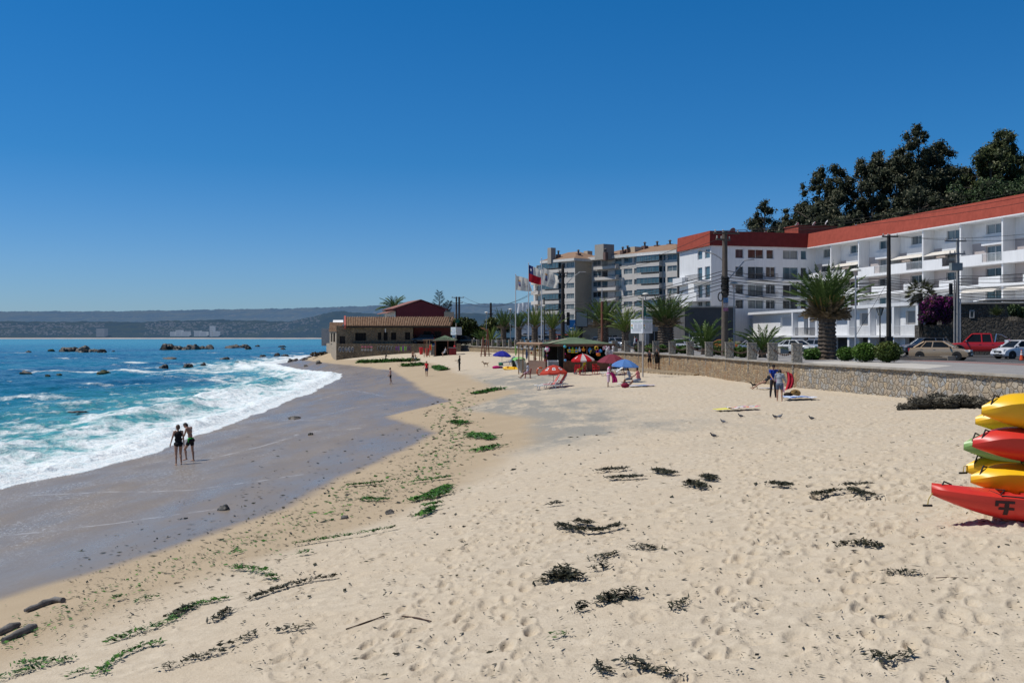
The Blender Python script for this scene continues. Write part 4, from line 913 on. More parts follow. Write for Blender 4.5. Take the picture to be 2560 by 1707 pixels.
mb = MB(); g1.box(mb,0,9.5,3.8,g1.z(2330,812),-3,0); g1.box(mb,2.2,LG,3.8,g1.z(2420,802),-3.2,-0.02); g1.box(mb,9.0,LG,3.8,g1.z(2500,790),-3.4,0.02); mb.build('front_wall',SM_DARK,GW)
mb = MB(); g1.box(mb,3.0,16.6,3.8,g1.z(2420,757),-6,-3.6); mb.build('upper_wall',SM_DARK,GW)
mb = MB(); g1.box(mb,3.0,16.8,g1.z(2420,757) + 0.003,g1.z(2420,753),-7,-3.4); mb.build('coping',CONC,GW)
g1.window(GW,g1.u(2445),g1.u(2457),g1.z(2450,793),g1.z(2450,773),1,1,w=-3.40,rev=0.18)
mb = MB(); g1.box(mb,14.5,LG + 6,g1.z(2500,757),g1.z(2500,746),-9,-4.5); g1.box(mb,15.8,LG + 6,3.8,g1.z(2500,766),-9,-6); mb.build('stone_terrace',SM_GREY if False else M('terrace_stone',(0.20,0.20,0.20),0.9,var=0.35,scale=3,bmp=0.5,bscale=5),GW)
mb = MB(); g1.box(mb,7.0,LG + 6,g1.z(2500,746) + 0.003,g1.z(2500,743),-9.2,-3.9); mb.build('terrace_slab',WHITE,GW); under(GW)
# stone house on the left, its retaining wall, the red gable house
y_w = 183.0
def X_(px,d): return (px - CX) / F * d
def Z_(py,d): return E - (py - HY) / F * d
RW = thing('retaining_wall','graffiti covered stone wall below the tiled house at the far end','wall',(X_(841,y_w),y_w,2))
rw = Fac((X_(841,y_w),y_w),(1,0)); Lr = rw.u(1152); zt = Z_(859,y_w)
mb = MB(); rw.box(mb,0,Lr,1.0,zt,-1.0,0); mb.build('front_wall',SM_HOUSE,RW)
p0_ = rw.p(0,0); p1_ = Vector((X_(816,196),196,0)); mb = MB(); mb.hexa([Vector((p0_.x - 0.02,p0_.y,0.6)),Vector((p0_.x - 0.02,p0_.y + 1,0.6)),Vector((p1_.x + 1,p1_.y,0.6)),Vector((p1_.x,p1_.y,0.6))][::-1],[Vector((p0_.x - 0.02,p0_.y,zt)),Vector((p0_.x - 0.02,p0_.y + 1,zt)),Vector((p1_.x + 1,p1_.y,zt)),Vector((p1_.x,p1_.y,zt))][::-1]); mb.build('side_wall',M('rendered_wall',(0.36,0.30,0.23),0.9,var=0.15),RW)
mb = MB(); mb.add([(p0_.x,p0_.y,zt - 0.01),(rw.p(Lr,0).x,p0_.y + 0.2,zt - 0.01),(rw.p(Lr,0).x + 1,215,zt - 0.01),(p1_.x,230,zt - 0.01),(p1_.x,196,zt - 0.01)],[(0,1,2,3,4)]); mb.build('platform',M('platform_dirt',(0.22,0.19,0.15),0.9),RW)
gm = [M('graffiti_white',(0.36,0.35,0.34),0.8,var=0.5,scale=1.5),M('graffiti_pink',(0.50,0.16,0.20),0.8,var=0.4,scale=1.5),M('graffiti_violet',(0.16,0.07,0.20),0.8,var=0.5,scale=1.5),M('graffiti_green',(0.22,0.50,0.08),0.8,var=0.4,scale=1.5),M('graffiti_grey',(0.20,0.22,0.25),0.8,var=0.6,scale=1.5)]
rg = random.Random(4)
def blob(px0,px1,py0,py1,mat,style):
 mb = MB(); n_ = max(2,int((px1 - px0) / 7))
 for i in range(n_):
  u = rw.u(px0 + (px1 - px0) * (i + 0.5) / n_); hw = (rw.u(px1) - rw.u(px0)) / n_ * 0.42; z0,z1 = Z_(py1,y_w),Z_(py0,y_w); zc = (z0 + z1) / 2; hh = (z1 - z0) / 2 * (0.75 + 0.25 * rg.random())
  if style == 'ring':
   ring = [rw.p(u + hw * math.cos(q),zc + hh * math.sin(q),0.02) for q in np.linspace(0,2 * math.pi,13)]; mb.tube(ring,0.09,4,flat=0.4)
  else:
   k = 10; pts = [rw.p(u + hw * math.cos(q) * (0.8 + 0.4 * rg.random()),zc + hh * math.sin(q) * (0.8 + 0.4 * rg.random()),0.006 + 0.004 * (i % 2)) for q in np.linspace(0,2 * math.pi,k,endpoint=False)]; mb.quad(*pts)
 mb.build('graffiti',mat,RW)
blob(846,886,865,882,gm[0],'ring'); blob(848,884,866,880,gm[4],'fill'); blob(902,932,864,870,gm[1],'fill'); blob(902,932,871,878,gm[0],'fill'); blob(943,985,864,878,gm[4],'ring'); blob(988,1000,864,878,gm[2],'fill'); blob(999,1005,865,877,gm[3],'fill'); blob(1004,1011,863,878,gm[2],'fill'); blob(1010,1018,865,876,gm[3],'fill'); blob(1017,1028,865,878,gm[2],'ring')
under(RW)
TILE_ROOF = None
def tile_mat():
 m,n,l,b = nt('clay_tiles'); o_ = coord(n); sx = n.new('ShaderNodeSeparateXYZ'); l.new(o_,sx.inputs[0])
 nz = noisen(n,l,mapn(n,l,o_,(1,0.3,1)),2.2,5,0.7)
 c = ramp(n,l,nz,[(0.3,(0.12,0.07,0.045)),(0.5,(0.215,0.135,0.09)),(0.7,(0.31,0.225,0.155))])
 l.new(c,b.inputs['Base Color']); b.inputs['Roughness'].default_value = 0.9; b.inputs['Specular IOR Level'].default_value = 0.1; return m
CLAY = tile_mat(); DARKW = M('dark_timber',(0.025,0.02,0.018),0.8); REDH = M('maroon_wall',(0.17,0.028,0.034),0.8,var=0.08,scale=0.5); DKW = M('dark_red_wall',(0.075,0.016,0.016),0.85)
def tiled(par,a,b,c,d,step=0.42):
 """rows of barrel tiles on the slope a-b (eave) to d-c (ridge)"""
 a,b,c,d = map(Vector,(a,b,c,d)); L = (b - a).length; n = int(L / step); mb = MB(); up = (b - a).cross(d - a).normalized()
 if up.z < 0: up = -up
 mb.quad(a,b,c,d)
 for i in range(n):
  t = (i + 0.5) / n; p,q = a.lerp(b,t),d.lerp(c,t); e = (b - a).normalized() * step * 0.36
  k = 8
  for j in range(k):
   s0,s1 = p.lerp(q,j / k),p.lerp(q,(j + 1) / k + 0.01); r0,r1 = up * 0.16,up * 0.12
   mb.add([s0 - e,s0 - e * 0.5 + r0,s0 + e * 0.5 + r0,s0 + e,s1 - e * 0.8,s1 - e * 0.4 + r1,s1 + e * 0.4 + r1,s1 + e * 0.8],[(0,4,5,1),(1,5,6,2),(2,6,7,3),(0,1,2,3)])
 return mb.build('roof',CLAY,par)
SH = thing('stone_house','long low stone house with clay tile roof above the graffiti wall','building',(X_(841,184.5),184.5,4.4))
hy = 184.4; hf = Fac((X_(841,hy),hy),(1,0)); zb = Z_(859,y_w); ze = Z_(816,hy); Lh = hf.u(1032.5)
wn_ = [(888,915,832,851.5),(944.5,953.5,831,850),(959,969,830,851),(977.5,990.5,831,850),(1012.5,1025.5,830.5,849)]
ops = [(hf.u(a),hf.u(b_),Z_(d_,hy),Z_(c_,hy)) for a,b_,c_,d_ in wn_] + [(hf.u(849),hf.u(863),zb,Z_(840,hy))]
mb = MB(); hf.wall(mb,0,Lh,zb,ze + 0.1,ops,rev=0.3); hf.box(mb,0.1,Lh - 0.1,zb,ze,-8,-0.35); mb.build('wall',SM_HOUSE,SH)
for o in ops[:5]: hf.window(SH,*o,n=4 if o[1] - o[0] > 1.5 else 2,pane=5,rev=0.3,fm=DARKW)
o = ops[5]; mb = MB(); hf.box(mb,o[0],o[1],o[2],o[3],-0.28,-0.2); mb.build('door',DARKW,SH)
mb = MB(); hf.box(mb,Lh,hf.u(1124),zb,ze,-8,-1.2); mb.build('wall',DKW,SH)
for a,b_ in ((1058,1076),(1085,1102)): hf.window(SH,hf.u(a),hf.u(b_),Z_(845,hy),Z_(828,hy),2,5,w=-1.0,rev=0.18,fm=DARKW)
er = Z_(792.6,189); eo = Z_(815,183.4)
tiled(SH,(X_(862,183.4),183.4,eo),(X_(1126,183.4),183.4,eo),(X_(1136,189),189,er),(X_(861,189),189,er))
mb = MB(); mb.quad((X_(861,189),189,er),(X_(1136,189),189,er),(X_(1130,195),195,eo),(X_(866,195),195,eo)); mb.build('rear_roof',CLAY,SH)
mb = MB(); mb.box(((X_(862,184) + X_(1124,184)) / 2,183.95,ze - 0.02),(X_(1124,184) - X_(862,184),0.9,0.42)); mb.build('eaves',DARKW,SH)
mb = MB(); mb.extr([(X_(860,183.3),183.3,eo + 0.2),(X_(860,189),189,er + 0.25),(X_(860,189),189,eo - 0.3),(X_(860,183.6),183.6,eo - 0.5)],(0.35,0,0)); mb.build('gable_trim',M('pink_trim',(0.38,0.10,0.08),0.8),SH)
mb = MB(); hf.box(mb,hf.u(962.5),hf.u(965),Z_(831,hy),Z_(821,hy),0.01,0.12); mb.build('vent_pipe',FRAME,SH); under(SH)
AN = thing('house_annex','narrow annex with sloping tile roof at the seaward end of the stone house','building',(X_(828,190),186,4.4))
af2 = Fac((X_(824,190),190),(X_(842,184.6) - X_(824,190),184.6 - 190)); La = (Vector((X_(842,184.6),184.6,0)) - Vector((X_(824,190),190,0))).length
mb = MB(); af2.wall(mb,0,La,zb,Z_(829,187),[(1.0,2.3,zb + 0.3,zb + 2.0),(3.0,4.6,zb + 0.3,zb + 2.0)],rev=0.25); mb.build('wall',M('rendered_wall',(0.36,0.30,0.23),0.9),AN)
af2.window(AN,1.0,2.3,zb + 0.3,zb + 2.0,1,5,rev=0.25,fm=DARKW); af2.window(AN,3.0,4.6,zb + 0.3,zb + 2.0,1,4,rev=0.25,fm=DARKW)
tiled(AN,(X_(823,189.6),189.6,Z_(829,189)),(X_(842.5,184.1),184.1,Z_(829,184.2)),(X_(861,189.2),189.2,Z_(806.5,189)),(X_(825,194),194,Z_(806,194)))
mb = MB(); mb.quad((X_(832,194),194,Z_(806,194) + 0.03),(X_(858,190),190,Z_(806,190) + 0.03),(X_(858,192),192,Z_(800,192)),(X_(833,196),196,Z_(800,196))); mb.build('sheet_roof',WHITE,AN)
mb = MB(); mb.box((X_(815,197),198,zb + 1.2),(1.6,3,3.4)); mb.build('shed',M('shed_grey',(0.35,0.36,0.37),0.8),AN); under(AN)
GH = thing('gable_house','maroon gable house rising behind the long tile roof','building',(X_(1052,215),215,4))
d_ = 215; gl = [(X_(991,d_),Z_(772,d_)),(X_(1052.5,d_),Z_(751.7,d_)),(X_(1114,d_),Z_(775,d_)),(X_(1114,d_),4.2),(X_(991,d_),4.2)]
mb = MB(); mb.extr([(x,d_,z) for x,z in gl],(-4.0,13,0)); mb.build('wall',REDH,GH)
mb = MB(); mb.extr([(X_(990,d_) - 0.4,d_ - 0.2,Z_(772,d_) - 0.1),(X_(1052.5,d_),d_ - 0.2,Z_(751.7,d_) + 0.12),(X_(1052.5,d_),d_ - 0.2,Z_(751.7,d_) + 0.3),(X_(990,d_) - 0.6,d_ - 0.2,Z_(772,d_) + 0.1)],(-4.3,14,0)); mb.build('roof',M('pinkish_roof',(0.27,0.125,0.10),0.85,var=0.15),GH)
mb = MB(); mb.extr([(X_(1052.5,d_),d_ - 0.2,Z_(751.7,d_) + 0.12),(X_(1115,d_) + 0.4,d_ - 0.2,Z_(775,d_) - 0.05),(X_(1115,d_) + 0.6,d_ - 0.2,Z_(775,d_) + 0.15),(X_(1052.5,d_),d_ - 0.2,Z_(751.7,d_) + 0.3)],(-4.3,14,0)); mb.build('roof',M('maroon_roof',(0.15,0.04,0.045),0.8),GH)
sd = Fac((X_(991,d_) - 4.0 - 0.08,d_ + 13),(4.0,-13)); Ls = math.hypot(4,13); ops = [(1.2 + i * 2.2,2.2 + i * 2.2,Z_(798,220),Z_(788,220)) for i in range(5)]
mb = MB(); sd.wall(mb,0,Ls,6.0,Z_(779,218),ops,rev=0.15,w=0.12); mb.build('side_wall',WHITE,GH)
for o in ops: sd.window(GH,*o,n=1,pane=1,rev=0.14,w=0.12)
mb = MB(); q = [sd.p(-0.6,Z_(779,218) + 0.1,0.1),sd.p(Ls,Z_(779,218) + 0.1,0.1),sd.p(Ls,Z_(779,218) - 0.4,1.8),sd.p(-0.6,Z_(779,218) - 0.4,1.8)]; mb.extr(q,(0,0,0.14)); mb.build('lower_roof',MATS['pinkish_roof'],GH)
mb = MB(); mb.box((X_(1122,212),213,9.0),(2.0,1.6,4)); mb.build('chimney',TANW,GH); under(GH)
FWIN = hill_mat('far_window',(0.10,0.12,0.14),(0.16,0.18,0.2),(0.2,0.2,0.2),(0.11,0.135,0.18),0.05)
def tower(name,label,px0,px1,py0,py1,d,mat,nf=9,nc=5):
 t = thing(name,label,'building',(X_((px0 + px1) / 2,d),d,2)); w_ = (px1 - px0) / F * d; h = (py1 - py0) / F * d
 z0 = Z_(py1,d) - 3
 MB().box((0,14,z0 - 2 + h / 2),(w_,28,h + 6)).build('wall',mat,t)
 for i in range(nf):
  z = z0 + h * (i + 0.35) / nf; MB().box((0,-0.1,z),(w_ * 0.86,0.25,h / nf * 0.4)).build('window_band',FWIN,t)
FW = hill_mat('far_white_block',(0.34,0.35,0.36),(0.26,0.27,0.28),(0.2,0.2,0.2),(0.13,0.16,0.205),0.01); FG = hill_mat('far_grey_block',(0.08,0.09,0.10),(0.10,0.10,0.11),(0.1,0.1,0.1),(0.075,0.105,0.155),0.01)  # far blocks glow slightly: painted haze and light on shaded faces
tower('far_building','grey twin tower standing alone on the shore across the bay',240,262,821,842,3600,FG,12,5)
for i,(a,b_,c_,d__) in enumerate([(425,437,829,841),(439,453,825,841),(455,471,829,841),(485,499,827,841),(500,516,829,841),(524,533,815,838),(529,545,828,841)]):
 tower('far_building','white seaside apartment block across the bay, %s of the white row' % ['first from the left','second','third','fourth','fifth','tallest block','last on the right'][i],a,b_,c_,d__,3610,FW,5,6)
mb = MB(); rt = np.random.default_rng(9)
for i in range(900):
 px = rt.choice([rt.uniform(360,560),rt.uniform(0,260),rt.uniform(540,800)]); d = rt.uniform(3640,4300)
 q_ = RIDGE['near_hill_haze']; z = q_[4][int((d - q_[2]) / (q_[3] - q_[2]) * 39),int(np.clip((X_(px,d) - q_[0]) / (q_[1] - q_[0]),0,1) * 899)]; s_ = rt.uniform(2.0,5.5)
 mb.box((X_(px,d),d,z + 2.5),(s_ * 1.6,s_,rt.uniform(2,5)))
tag(mb.build('town_houses',hill_mat('far_house_walls',(0.10,0.11,0.12),(0.20,0.19,0.18),(0.5,0.5,0.5),(0.085,0.108,0.150),0.03)),'small pale houses scattered over the hill across the bay','houses',kind='stuff')  # house walls carry painted haze glow to lift their shaded sides
# palms
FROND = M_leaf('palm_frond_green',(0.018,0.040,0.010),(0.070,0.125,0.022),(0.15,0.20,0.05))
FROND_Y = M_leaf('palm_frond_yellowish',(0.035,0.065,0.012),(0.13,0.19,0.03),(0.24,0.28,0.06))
DEADF = M_leaf('dead_frond',(0.075,0.058,0.034),(0.21,0.16,0.095),(0.34,0.27,0.18))
STALK = M('frond_stalk',(0.26,0.17,0.04),0.6)
def bark_mat():
 m,n,l,b = nt('palm_bark'); o_ = coord(n)
 c = ramp(n,l,noisen(n,l,o_,5,5,0.7),[(0.3,(0.045,0.034,0.027)),(0.55,(0.12,0.095,0.075)),(0.75,(0.24,0.20,0.165))])
 l.new(c,b.inputs['Base Color']); b.inputs['Roughness'].default_value = 0.95; b.inputs['Specular IOR Level'].default_value = 0.1; return m
BARK = bark_mat()
def frond_arrays(az,el,L,droop,g,nl=34,ll=0.42,dead=False):
 """one pinnate frond from the origin: curved rachis, leaflets in a V on both sides"""
 t = np.linspace(0,1,nl); ang = el - droop * t ** 1.6
 ds = L / (nl - 1); r = np.concatenate([[0],np.cumsum(np.cos(ang[:-1]) * ds)]); z = np.concatenate([[0],np.cumsum(np.sin(ang[:-1]) * ds)])
 ca,sa = math.cos(az),math.sin(az); P_ = np.stack([r * ca,r * sa,z],1)
 T = np.stack([np.cos(ang) * ca,np.cos(ang) * sa,np.sin(ang)],1); S = np.array([-sa,ca,0.0])[None,:].repeat(nl,0); U = np.cross(S,T) * -1
 U = np.cross(T,S)
 V = []; sh = []
 prof = ll * np.sin(np.clip(0.10 + 0.95 * t,0,1) * math.pi) ** 0.6 * (0.75 + 0.5 * g.random(nl))
 for sgn in (-1,1):
  d = T * 0.95 + S * sgn * 0.50 + U * (0.26 - 0.5 * t[:,None]) + np.array([0,0,-0.28 * (0.5 + g.random())]); d += 0.12 * g.normal(size=d.shape); d /= np.linalg.norm(d,axis=1)[:,None]
  wv = T * 0.030 * (L / 3.0) + U * 0.012
  a,b_ = P_ - wv,P_ + wv; tip = P_ + d * prof[:,None]; mid = P_ + d * prof[:,None] * 0.6
  k = slice(int(nl * 0.08),nl)
  V.append(np.stack([a[k],mid[k] - wv[k] * 1.1,tip[k],mid[k] + wv[k] * 1.1],1)); V[-1][:,0] = P_[k]
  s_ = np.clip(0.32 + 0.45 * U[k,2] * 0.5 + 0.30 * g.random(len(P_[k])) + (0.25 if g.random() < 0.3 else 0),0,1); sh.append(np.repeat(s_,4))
 V = np.concatenate(V).reshape(-1,3); sh = np.concatenate(sh)
 wr = (0.045 * (1 - 0.85 * t))[:,None] * (L / 3.0); A,B_ = P_ - S * wr,P_ + S * wr
 R_ = np.stack([A[:-1],B_[:-1],B_[1:],A[1:]],1).reshape(-1,3)
 return np.concatenate([V,R_]),np.concatenate([sh,np.full(len(R_),0.85)])
def palm(name,label,base,ht,r_tr,L,n,seed,el=(82,-10),mat=None,skirt=0,bark_r=1.0,lean=(0,0),group='palms along the promenade',droop=(0.7,1.5),ll=0.45,stalks=False):
 g = np.random.default_rng(seed); t = thing(name,label,'palm tree',base,0,group)
 top = Vector((lean[0],lean[1],ht)); mb = MB()
 if ht > 0.15:
  nr = max(4,int(ht / 0.13)); ns = 14; prof = []
  vs = []
  for i in range(nr + 1):
   f = i / nr; r = r_tr * (1.12 - 0.18 * f + 0.12 * math.exp(-f * 9)) * (1 + 0.10 * (i % 2) * bark_r)
   if f > 0.9: r *= 1.12
   for j in range(ns):
    q = 2 * math.pi * (j + 0.5 * (i % 2)) / ns; rr_ = r * (1 + 0.07 * (j % 2) * bark_r + 0.05 * (g.random() - 0.5))
    vs.append((top.x * f + rr_ * math.cos(q),top.y * f + rr_ * math.sin(q),-0.15 + (ht + 0.15) * f))
  fs = [(i * ns + j,i * ns + (j + 1) % ns,(i + 1) * ns + (j + 1) % ns,(i + 1) * ns + j) for i in range(nr) for j in range(ns)]
  mb.add(vs,fs + [tuple(nr * ns + j for j in range(ns))]); mb.build('trunk',BARK,t)
 V = []; S_ = []
 for i in range(n):
  f = (i + g.random()) / n; az = i * 2.39996 + 0.3 * g.random(); e = R(el[0] + (el[1] - el[0]) * f ** 1.1) + 0.10 * g.normal()
  v,s = frond_arrays(az,e,L * (0.82 + 0.3 * g.random()) * (0.80 + 0.22 * math.sin(f * math.pi)),droop[0] + (droop[1] - droop[0]) * g.random(),g,nl=30 if L < 2 else 38,ll=ll * L / 3.0)
  V.append(v + np.array(top) + np.array([math.cos(az),math.sin(az),0]) * r_tr * 0.45); S_.append(s * (1.15 - 0.55 * f))
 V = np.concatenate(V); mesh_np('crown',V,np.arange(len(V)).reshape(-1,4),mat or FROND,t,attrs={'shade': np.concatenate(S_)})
 if skirt:
  V = []; S_ = []
  for i in range(skirt):
   az = i * 2.39996; e = R(78 - 72 * g.random()); v,s = frond_arrays(az,e,L * (0.24 + 0.17 * g.random()),0.5,g,nl=26,ll=ll * L / 3.2,dead=True)
   V.append(v + np.array(top) + np.array([math.cos(az) * r_tr * 0.8,math.sin(az) * r_tr * 0.8,-0.1 * g.random() * L])); S_.append(s * (0.55 + 0.45 * g.random()))
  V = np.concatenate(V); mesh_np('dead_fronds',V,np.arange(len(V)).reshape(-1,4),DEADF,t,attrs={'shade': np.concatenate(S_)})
 if stalks:
  mb = MB()
  for i in range(22):
   az = i * 2.39996; a = Vector((math.cos(az) * r_tr * 1.0,math.sin(az) * r_tr * 1.0,ht - 0.25)); b_ = Vector((math.cos(az) * (r_tr + 0.75),math.sin(az) * (r_tr + 0.75),ht + 1.35)); mb.tube([a,b_],[0.07,0.035],5)
  mb.build('frond_stalks',STALK,t)
 return t
def prom(px,off):
 """first point on the promenade, off metres behind the beach wall, on the plan line through this photo column"""
 k = (px - CX) / F
 for y in np.arange(40,186,0.25):
  if k * y >= wall_x(y) + off: return Vector((k * y,float(y),WTOP))
 return prom(px,off - 0.5)
def at_prom(px,y): return Vector((px - CX,0,0)) / F * y + Vector((0,y,WTOP))
palm('palm_tree','big date palm with thick scaly trunk and brown skirt, tallest of the promenade palms',at_prom(2067,71.5),3.2,0.52,4.1,66,1,el=(88,36),skirt=150,bark_r=1.6,stalks=True,ll=0.36,droop=(0.3,1.05))
palm('palm_tree','sturdy date palm with dark trunk right of the beach rules sign',prom(1664,4),3.0,0.72,3.9,56,2,el=(88,34),skirt=70,bark_r=1.4,ll=0.34,droop=(0.3,1.15))
palm('palm_tree','tall bushy date palm beside the brown pole behind the beach shop',prom(1508,4),3.2,0.58,4.0,50,3,el=(88,34),skirt=45,bark_r=1.4,ll=0.34,droop=(0.3,1.1))
palm('palm_tree','bright green young palm with drooping fronds left of the beach rules sign',prom(1563,3.5),2.2,0.36,3.9,36,4,el=(88,28),skirt=4,mat=FROND_Y,ll=0.34,droop=(0.5,1.45))
palm('palm_tree','low trunkless palm with spreading fronds in front of the dark stone annex',prom(1762,3),0.6,0.32,3.5,38,5,el=(86,14),skirt=0,ll=0.42,droop=(0.5,1.25))
palm('palm_tree','small loose palm with a yellow dead frond between hedges and the white car',prom(1906,3.5),0.6,0.26,2.75,30,6,el=(86,8),skirt=3,ll=0.40,droop=(0.55,1.35))
for i,(px,off,h,L,n,mt,lb) in enumerate([(1259,3,3.4,3.5,34,None,'slim palm left of the left flagpole'),(1297,3.5,3.2,3.1,36,None,'dark slim palm behind the white banner'),(1337,3.5,3.3,3.4,36,FROND_Y,'yellowish slim palm between the tall flag and the right flagpole'),(1381,3.5,2.8,3.3,34,FROND_Y,'slim palm just right of the right flagpole'),(1203,3,1.0,2.6,30,None,'short palm in front of the round bushy tree'),(1228,3,0.8,3.3,30,FROND_Y,'low bright palm behind the red metal frame'),(1431,3,1.0,2.3,30,FROND_Y,'trunkless yellow green palm shrub left of the black billboard')]):
 palm('palm_tree',lb,prom(px,off),h,0.45 if i < 4 else 0.3,L,n,20 + i,el=(88,44 if i < 4 else 22),skirt=14 if i < 4 else 0,mat=mt,ll=0.33,droop=(0.2,0.9))
palm('palm_tree','tall palm standing behind the maroon gable house',P(985,800,235) ,2.6,0.5,4.6,60,40,el=(86,-28),group='palms behind the houses',droop=(0.9,1.5),ll=0.5)
t = thing('palm_tree','thin dark fan palm with ragged brown crown in front of the white block','palm tree',P(2303,836,99),0,'palms in the garden')
MB().tube([(0.1,0,-0.6),(-0.05,0,1.2),(0,0,2.8),(-0.12,0,4.1)],[0.34,0.27,0.24,0.27],10).build('trunk',M('fan_palm_trunk',(0.05,0.042,0.035),0.95,var=0.3,scale=6,bmp=0.5,bscale=20),t)
g = np.random.default_rng(8); V = []; S_ = []
for i in range(44):
 az = i * 2.4; e = R(75 - 130 * (i / 44)); d = np.array([math.cos(az) * math.cos(e),math.sin(az) * math.cos(e),math.sin(e)]); c0 = np.array([-0.1,0,4.1]) + d * 0.9
 for j in range(16):
  q = (j / 15 - 0.5) * 2.6; sd = np.cross(d,[0,0,1]); sd /= np.linalg.norm(sd) + 1e-6; dd = d * math.cos(q) + sd * math.sin(q) + np.array([0,0,-0.3 * abs(q)]); L = 0.85 * (0.8 + 0.4 * g.random()); wv = np.cross(dd,d + 0.2) * 0.045
  V.append([c0,c0 + dd * L * 0.5 - wv,c0 + dd * L,c0 + dd * L * 0.5 + wv]); S_.append([0.5 * g.random() + 0.35 * (i < 30)] * 4)
 V.append([np.array([-0.1,0,4.0]),np.array([-0.1,0.03,4.0]),c0 + 0.02,c0]); S_.append([0.5] * 4)
V = np.array(V); mesh_np('crown',V.reshape(-1,3),np.arange(V.size // 3).reshape(-1,4),M_leaf('fan_palm_leaf',(0.05,0.038,0.018),(0.085,0.10,0.03),(0.13,0.15,0.05)),t,attrs={'shade': np.array(S_).ravel()})
# eucalyptus on the hill behind the white block
EUC = M_leaf('eucalyptus_leaf',(0.028,0.034,0.018),(0.085,0.090,0.045),(0.17,0.155,0.09)); EUC2 = M_leaf('eucalyptus_leaf_green',(0.028,0.042,0.014),(0.095,0.115,0.038),(0.17,0.175,0.07)); PINE = M_leaf('pine_leaf',(0.018,0.034,0.014),(0.050,0.085,0.028),(0.085,0.125,0.042))
EBK = M('eucalyptus_bark',(0.13,0.105,0.085),0.9,var=0.3,scale=2)
def hill_z(x,y): return float(2.0 + 26 * np.clip((x - 52 - 0.12 * (y - 170)) / 38,0,1) ** 1.1)
X,Y = np.meshgrid(np.linspace(46,260,60),np.linspace(60,330,60))
Zh = 2.0 + 26 * np.clip((X - 52 - 0.12 * (Y - 170)) / 38,0,1) ** 1.1 * sstep(150,185,Y) + 14 * np.clip((X - 90) / 120,0,1) * sstep(150,190,Y) + 1.2 * (fbm(X / 12,Y / 12,3) - 0.5)
tag(mesh_np('hillside',np.stack([X,Y,Zh],-1),gridf(60,60),M('hill_scrub',(0.07,0.06,0.035),0.95,var=0.4,scale=0.4),smooth=True),kind='structure')
def euc(label,px,d,ytop,ybot,wpx,seed,mat=EUC,nleaf=5200,shape=None,hang=0.4,name='eucalyptus_tree',cat='tree',stems=2,sz=0.25):
 g = np.random.default_rng(seed); x = X_(px,d); zt = Z_(ytop - 14,d); z0 = min(hill_z(x,d),Z_(ybot,d)); w = wpx / F * d / 2 * 1.22; nleaf = int(nleaf * 3.0); h = zt - z0
 t = thing(name,label,cat,(x,d,z0),0,'trees on the hill behind the white block'); mb = MB(); blobs = []
 for s_ in range(stems):
  bx,by = g.normal() * w * 0.22,g.normal() * w * 0.2; tx,ty = bx + g.normal() * w * 0.25,by + g.normal() * w * 0.2; th = h * (0.97 if s_ == 0 else 0.70 + 0.25 * g.random())
  pts = [Vector((bx + (tx - bx) * f + 0.25 * math.sin(3 * f + s_),by + (ty - by) * f,th * f - (0.5 if f == 0 else 0))) for f in (0,0.25,0.5,0.75,0.95)]
  mb.tube(pts,[0.42,0.34,0.26,0.15,0.05],7)
  nb = int(17 + h * 0.55)
  for i in range(nb):
   f = 0.20 + 0.80 * (i + 0.5) / nb; k = min(3,int(f * 4)); ff_ = f * 4 - k; p = pts[min(k,3)].lerp(pts[min(k + 1,4)],min(1,ff_))
   env = (shape or (lambda q: math.sin(min(1,0.22 + q * 0.80) * math.pi) ** 0.7))(f)
   az = g.random() * 6.28; rd = w * env * (0.35 + 0.62 * g.random()); q = p + Vector((math.cos(az) * rd,math.sin(az) * rd,0.2 + 1.2 * g.random()))
   if f > 0.93: q = p + Vector((g.normal() * 0.4,g.normal() * 0.4,0))
   mb.tube([p - Vector((0,0,0.8)),p.lerp(q,0.55) + Vector((0,0,0.35)),q],[0.12,0.07,0.03],5)
   br = (0.65 + 0.75 * g.random()) * (0.72 + 0.14 * w) * (0.75 if f > 0.85 else 1.0)
   blobs.append((q.x,q.y,q.z,br,br,br * 0.8))
   if g.random() < 0.7: blobs.append((q.x + g.normal() * br * 0.7,q.y + g.normal() * br * 0.7,q.z - br * 0.7,br * 0.7,br * 0.7,br * 0.9))
 mb.build('trunk',EBK,t,smooth=60)
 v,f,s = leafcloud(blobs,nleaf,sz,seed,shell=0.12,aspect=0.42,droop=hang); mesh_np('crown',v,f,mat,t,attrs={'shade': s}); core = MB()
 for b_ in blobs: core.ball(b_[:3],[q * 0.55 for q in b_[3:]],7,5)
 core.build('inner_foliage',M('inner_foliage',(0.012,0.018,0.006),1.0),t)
 return t
euc('short dark eucalyptus, first on the left of the hill row',1908,205,486,588,124,101,nleaf=4800)
euc('small bushy eucalyptus left of the taller trees, low beside the first',1955,206,520,588,70,102,nleaf=2600)
euc('airy eucalyptus with twin tops, second tall tree from the left',2012,204,406,586,112,103,nleaf=5200,stems=3)
euc('broad dark eucalyptus with a rounded top, third tall tree from the left',2092,200,392,575,110,104,nleaf=7000,stems=3)
euc('pointed dark eucalyptus close left of the tallest tree',2165,198,356,566,104,105,nleaf=7500,stems=3)
euc('tallest eucalyptus with a bare leaning top, middle of the hill row',2272,196,296,556,128,106,nleaf=9500,stems=4)
euc('dense eucalyptus right beside the tallest tree',2338,200,350,545,110,107,nleaf=8000,stems=3)
euc('thin eucalyptus with sky showing through, between the tallest and the last tree',2408,202,366,520,80,108,nleaf=3000,stems=2)
euc('green eucalyptus with a knobbly top, last tall tree on the right',2490,194,330,508,118,109,mat=EUC2,nleaf=6400,stems=3)
